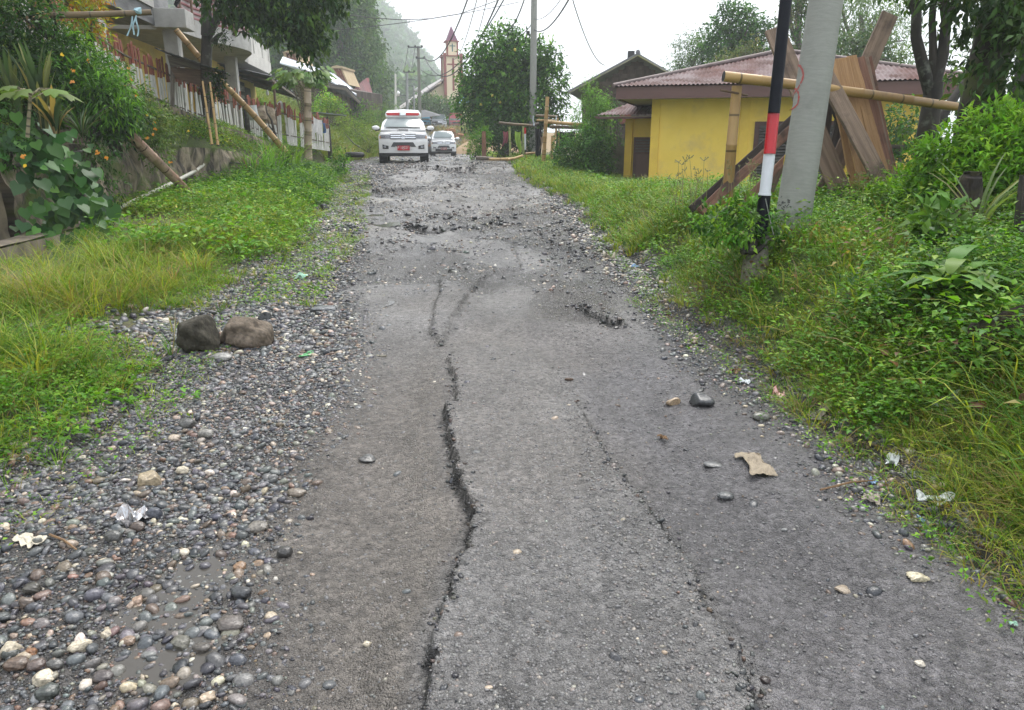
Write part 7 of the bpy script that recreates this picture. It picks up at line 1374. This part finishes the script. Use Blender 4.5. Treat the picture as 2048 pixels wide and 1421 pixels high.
# ---- hillside trees: a few kinds, copied
def kind(label, blobs, n, size, cols, h, r, group, **k):
    t = root('hillside_tree', label, 'tree', (0, 0, 0), group); mb = MB(); mb.tube(limb_pts((0, 0, -1), (0, 0, h*.85), 5, .02), [r, r*.9, r*.75, r*.6, r*.4, r*.2], 7)
    for i in range(7): b = blobs[i % len(blobs)]; mb.tube(limb_pts((0, 0, h*R.uniform(.35, .75)), b[:3], 3, .1), [r*.4, r*.3, r*.2, r*.08], 5)
    mb.build('trunk', BARKG, t, smooth=True); v, tr_, c = cloud([b[:3]+((b[3], b[3], b[4]) if len(b) > 4 else (b[3],)*3) for b in blobs], n, size, cols, **k); npmesh('crown', v, tr_, None, c, LM, t); return t
HC = [(.045, .11, .03), (.06, .14, .035), (.085, .17, .042), (.035, .085, .025)]
K = [kind('slender pale-trunked tree on the misty left hillside', [(0, 0, 11, 1.5, 1.6), (.7, .3, 9, 1.5, 1.2), (-.8, 0, 8, 1.4, 1.1), (.2, -.5, 6.5, 1.5, 1.), (0, 0, 12.8, 1.0, 1.2)], 2600, .42, HC, 13, .16, 'slender trees on the left hillside', inner=.2, hang=.3, spread=2.),
     kind('broad bushy tree on the misty left hillside', [(0, 0, 6, 2.8, 2.2), (1.6, .5, 5, 2.2, 1.7), (-1.8, 0, 4.6, 2.2, 1.7), (0, .5, 8, 2., 1.5), (.5, -1.2, 3.4, 2.2, 1.6)], 3400, .45, HC+[(.1, .17, .06)], 8.5, .22, 'bushy trees on the left hillside', inner=.3),
     kind('dark conical tree on the misty left hillside', [(0, 0, 3, 2.2, 1.6), (0, 0, 5.5, 1.8, 1.6), (0, 0, 8, 1.4, 1.6), (0, 0, 10.2, .9, 1.5)], 2600, .4, [(.03, .065, .03), (.04, .08, .035), (.025, .055, .028)], 11, .18, 'conical trees on the left hillside', inner=.35)]
spots = []
for i in range(260):
    Y = R.uniform(72, 190); px = R.uniform(560, 880); X = (px-1024)/FPX*Y
    if px > 775-.0*(Y) and Y < 130 and px > 800: continue
    if X > -.16*Y-2: continue
    spots.append((X, Y))
spots.sort(key=lambda s: s[1]); used_ = [0, 0, 0]; n_ = 0
for X, Y in spots:
    if any((X-a)**2+(Y-b)**2 < 9 for a, b in spots[:0]): continue
    j = R.choices([0, 1, 2], [5, 4, 1])[0]; o = K[j] if not used_[j] else copy_tree(K[j]); used_[j] = 1; n_ += 1
    s = R.uniform(.75, 1.25)*(1.0 if X > -30 else 1.15); o.location = (X, Y, float(terr(np.array([X]), np.array([Y]))[0])-.3); o.rotation_euler = (0, 0, R.uniform(0, 6.28)); o.scale = (s, s, s*R.uniform(.9, 1.15))
    if n_ >= 120: break
# far forest: one mass
def forest():
    n = 5200; Y = 185+430*rng.random(n)**.9; u_ = rng.uniform(-.62, .02, n); X = u_*Y; k = terr(X, Y) > 4.2; X, Y = X[k], Y[k]; Z = terr(X, Y); m = len(X)
    h = rng.uniform(6, 15, m); per = 26; li = np.repeat(np.arange(m), per); q_ = len(li); t = rng.random(q_)
    P = np.stack([X[li]+rng.normal(size=q_)*h[li]*.16*(1.15-t), Y[li]+rng.normal(size=q_)*h[li]*.16, Z[li]+h[li]*(.2+.8*t)], 1); C = palette(m, HC, .22)[li]*(1+.15*rng.normal(size=(q_, 1)))
    D = rdir(q_); N = rdir(q_); N[:, 2] += .6; v, t_, c = inst(leaf_t(.7, .1, .2, 'simple'), P, D, N, h[li]*.2*(.6+.7*rng.random(q_)), C); tag(npmesh('forest', v, t_, None, c, LM), kind='stuff')
forest()
# ================================================================ LITTER ON THE SHOULDERS
def litter(px, py, w, asp, m, label, crumple=.35, lift=.01, n=14):
    p = onsurf(px, py); r = w*p.y/FPX; a = R.uniform(0, 6.28); s0 = R.random()*50; ca, sa = math.cos(a), math.sin(a); g = np.linspace(0, 1, n+1); u, v = np.meshgrid(g, g)
    e = .24*r*(vn(u*5+s0, v*5, 3)-.5); x = (u-.5)*r+e; y = (v-.5)*r*asp-e; k = fbm(u*3.3+s0, v*3.3, 5, 3)-.42
    X = p.x+x*ca-y*sa; Y = p.y+x*sa+y*ca; Z = np.maximum(surf(X.ravel(), Y.ravel()).reshape(X.shape), p.z-.01)+lift+r*crumple*2*np.maximum(k, -.1)
    nm = label.split(' ')
    kind = next((w_ for w_ in ('wrapper', 'bag', 'cardboard', 'card', 'leaf', 'strip', 'sheet', 'scrap', 'plastic', 'litter') if w_ in nm), 'scrap')
    nmx = {'bag': 'plastic_bag', 'plastic': 'plastic_scrap', 'scrap': 'plastic_scrap', 'litter': 'plastic_scrap', 'card': 'card_scrap', 'leaf': 'dead_leaf', 'strip': 'plastic_strip', 'sheet': 'muddy_sheet'}.get(kind, kind)
    return tag(MB().grid(lambda a_, b_: (X[round(b_*n), round(a_*n)], Y[round(b_*n), round(a_*n)], Z[round(b_*n), round(a_*n)]), n, n, 0, (0, 0, .002)).build(nmx, m), label, 'leaf' if kind == 'leaf' else 'litter')
PKW = M('pink_wrapper', (.6, .2, .24), (.75, .66, .62), 22., .35, bump=.1, stain=(.7, .35, .2), ssc=18); WPL = M('white_plastic', (.72, .74, .74), (.55, .58, .6), 9., .3, bump=.15); CBD = M('wet_cardboard', (.3, .25, .18), (.22, .18, .13), 9., .85, bump=.3, stain=(.05, .045, .04), ssc=22, samt=(.6, .7)); CBD2 = M('torn_card', (.3, .26, .22), (.24, .2, .17), 9., .85); FOIL = M('foil', (.5, .52, .55), (.35, .3, .28), 14., .25, .5); GRP = M('green_plastic', (.25, .5, .35), (.5, .65, .55), 9., .3); BLP = M('blue_plastic', (.06, .2, .5), (.4, .5, .6), 12., .35); BEI = M('beige_scrap', (.55, .5, .4), (.4, .36, .28), 12., .6); DRYL = M('dry_leaf', (.22, .13, .06), (.14, .08, .04), 14., .7)
for a in [(1555, 792, 40, .5, PKW, 'crumpled pink and white snack wrapper at the right grass edge', .55), (1888, 816, 46, .7, WPL, 'crumpled white plastic bag lying in the right grass', .7), (1512, 932, 100, .55, CBD, 'large torn piece of wet brown cardboard on the right shoulder', .08), (1866, 1004, 66, .4, WPL, 'long white plastic wrapper at the grass edge below the plastic bag', .3), (1746, 1000, 52, .6, CBD2, 'small dull brown scrap of card near the white wrapper', .15),
    (268, 1040, 74, .6, FOIL, 'crumpled silvery wrapper half buried in the left gravel', .35), (598, 558, 30, .7, GRP, 'pale green and white plastic scrap at the left grass edge', .5), (614, 713, 40, .25, M('green_leaf_scrap', (.05, .22, .08), (.08, .3, .1), 8.), 'narrow green strip lying on the left gravel beside the brown boulder', .1), (1222, 496, 24, .6, WPL, 'white plastic scrap high on the right shoulder', .6), (1218, 518, 24, .7, BEI, 'tangled beige scrap under the white plastic scrap on the right shoulder', .6),
    (1272, 536, 16, .6, BLP, 'small pale blue scrap on the right shoulder below the beige tangle', .4), (1490, 768, 20, .8, WPL, 'small white scrap left of the pink wrapper', .5), (1640, 830, 60, .4, CBD2, 'flat grey-brown card lying in the grass beside the pink wrapper', .12), (1745, 968, 18, .7, BLP, 'bright blue scrap above the small brown card', .5), (1842, 1044, 18, .8, BLP, 'bright blue bottle cap sized scrap below the white wrapper', .6), (1785, 925, 36, .6, WPL, 'dirty white plastic in the grass above the small brown card', .5),
    (2024, 1252, 16, .8, GRP, 'yellow-green scrap at the far right edge of the shoulder', .5), (590, 472, 16, .6, WPL, 'tiny white scrap on the left grass far up the road', .6), (640, 398, 12, .7, WPL, 'white speck of litter at the left grass edge nearest the fence', .6), (1150, 392, 14, .5, WPL, 'tiny white scrap in the right grass near the yellow house', .4), (1325, 880, 24, .5, DRYL, 'brown dead leaf on the dark asphalt right of the crack', .3), (1470, 745, 26, .4, DRYL, 'curled brown leaf at the right grass edge', .4), (60, 1085, 70, .5, BEI, 'pale muddy sheet pressed into the left gravel', .1)]:
    litter(*a[:6], a[6])
for px, py, x2, y2, lb in ((100, 1075, 160, 1110, 'brown dry stick on the left gravel near the muddy sheet'), (1640, 985, 1760, 965, 'straw-coloured stalk lying on the right shoulder'), (250, 742, 300, 735, 'short brown twig in the left grass near the boulders')):
    a, b = onsurf(px, py), onsurf(x2, y2); tag(MB().tube([a+UP*.012, a.lerp(b, .5)+UP*.025, b+UP*.012], [.005, .005, .003], 5).build('twig', DRYL), lb, 'twig')
# small leafy sprouts in the gravel
for px, py, lb in ((380, 800, 'bright green seedling growing alone in the left gravel below the boulders'),):
    q = onsurf(px, py); v, t, c = herbs(np.array([q.x]), np.array([q.y]), .06, .05, 12, .045, BG); tag(npmesh('leaf_rosette', v, t, None, c, LM, at=tuple(q)), lb, 'weed')
q = onsurf(372, 700); v, t, c = tufts(np.array([q.x-.05]), np.array([q.y-.12]), .36, 7, BG+GY, .009, .02, .25); tag(npmesh('grass_stalk', v, t, None, c, LM, at=tuple(q)), 'tall bright grass stalk in front of the dark pointed boulder', 'grass stalk')
# ================================================================ CAMERA, LIGHT, AIR
cd = bpy.data.cameras.new('camera'); cam = bpy.data.objects.new('camera', cd); COL.objects.link(cam)
cam.location = (0, 0, CAMH); cam.rotation_euler = (math.pi/2-PITCH, 0, 0); cd.sensor_width = 36; cd.lens = FPX/2048*36
cd.clip_start = .05; cd.clip_end = 5000; sc.camera = cam
w = bpy.data.worlds.new('World'); sc.world = w; w.use_nodes = True; nt = w.node_tree; nt.nodes.clear()
o = nt.nodes.new('ShaderNodeOutputWorld'); bg = nt.nodes.new('ShaderNodeBackground'); sk = nt.nodes.new('ShaderNodeTexSky')
sk.sky_type = 'NISHITA'; sk.sun_disc = False; sk.sun_elevation = math.radians(58); sk.sun_rotation = math.radians(20); sk.dust_density = 4; sk.air_density = 1.2; sk.ozone_density = 1
OV = (8.6, 9.0, 9.5)   # even overcast veil over the clear-sky model
nt.links.new(mix(nt, .86, sk.outputs[0], OV), bg.inputs[0]); bg.inputs[1].default_value = .078
nt.links.new(bg.outputs[0], o.inputs[0])
sd = bpy.data.lights.new('sun', 'SUN'); so = bpy.data.objects.new('sun', sd); COL.objects.link(so)
sd.energy = 1.5; sd.angle = math.radians(28); sd.color = (1, .97, .92); so.rotation_euler = (math.radians(32), 0, math.radians(160)); so.location = (0, 0, 60)
hz = MB().bx(-420, 420, -40, 800, -12, 78); mh = bpy.data.materials.new('haze'); mh.use_nodes = True; nt = mh.node_tree; nt.nodes.clear()
o = nt.nodes.new('ShaderNodeOutputMaterial'); pv = nt.nodes.new('ShaderNodeVolumePrincipled'); nt.links.new(pv.outputs[0], o.inputs[1])
pv.inputs['Color'].default_value = (.94, .97, 1, 1); pv.inputs['Density'].default_value = .0013; pv.inputs['Anisotropy'].default_value = .1
HZ = hz.build('haze', mh); tag(HZ, kind='stuff')
sc.view_settings.view_transform = 'Standard'; sc.view_settings.look = 'None'; sc.view_settings.exposure = 1.34; sc.view_settings.gamma = 1
c = sc.cycles; c.use_denoising = True; c.max_bounces = 6; c.diffuse_bounces = 3; c.glossy_bounces = 2; c.transmission_bounces = 4; c.transparent_max_bounces = 6; c.volume_bounces = 1
c.use_adaptive_sampling = True; c.adaptive_threshold = .02
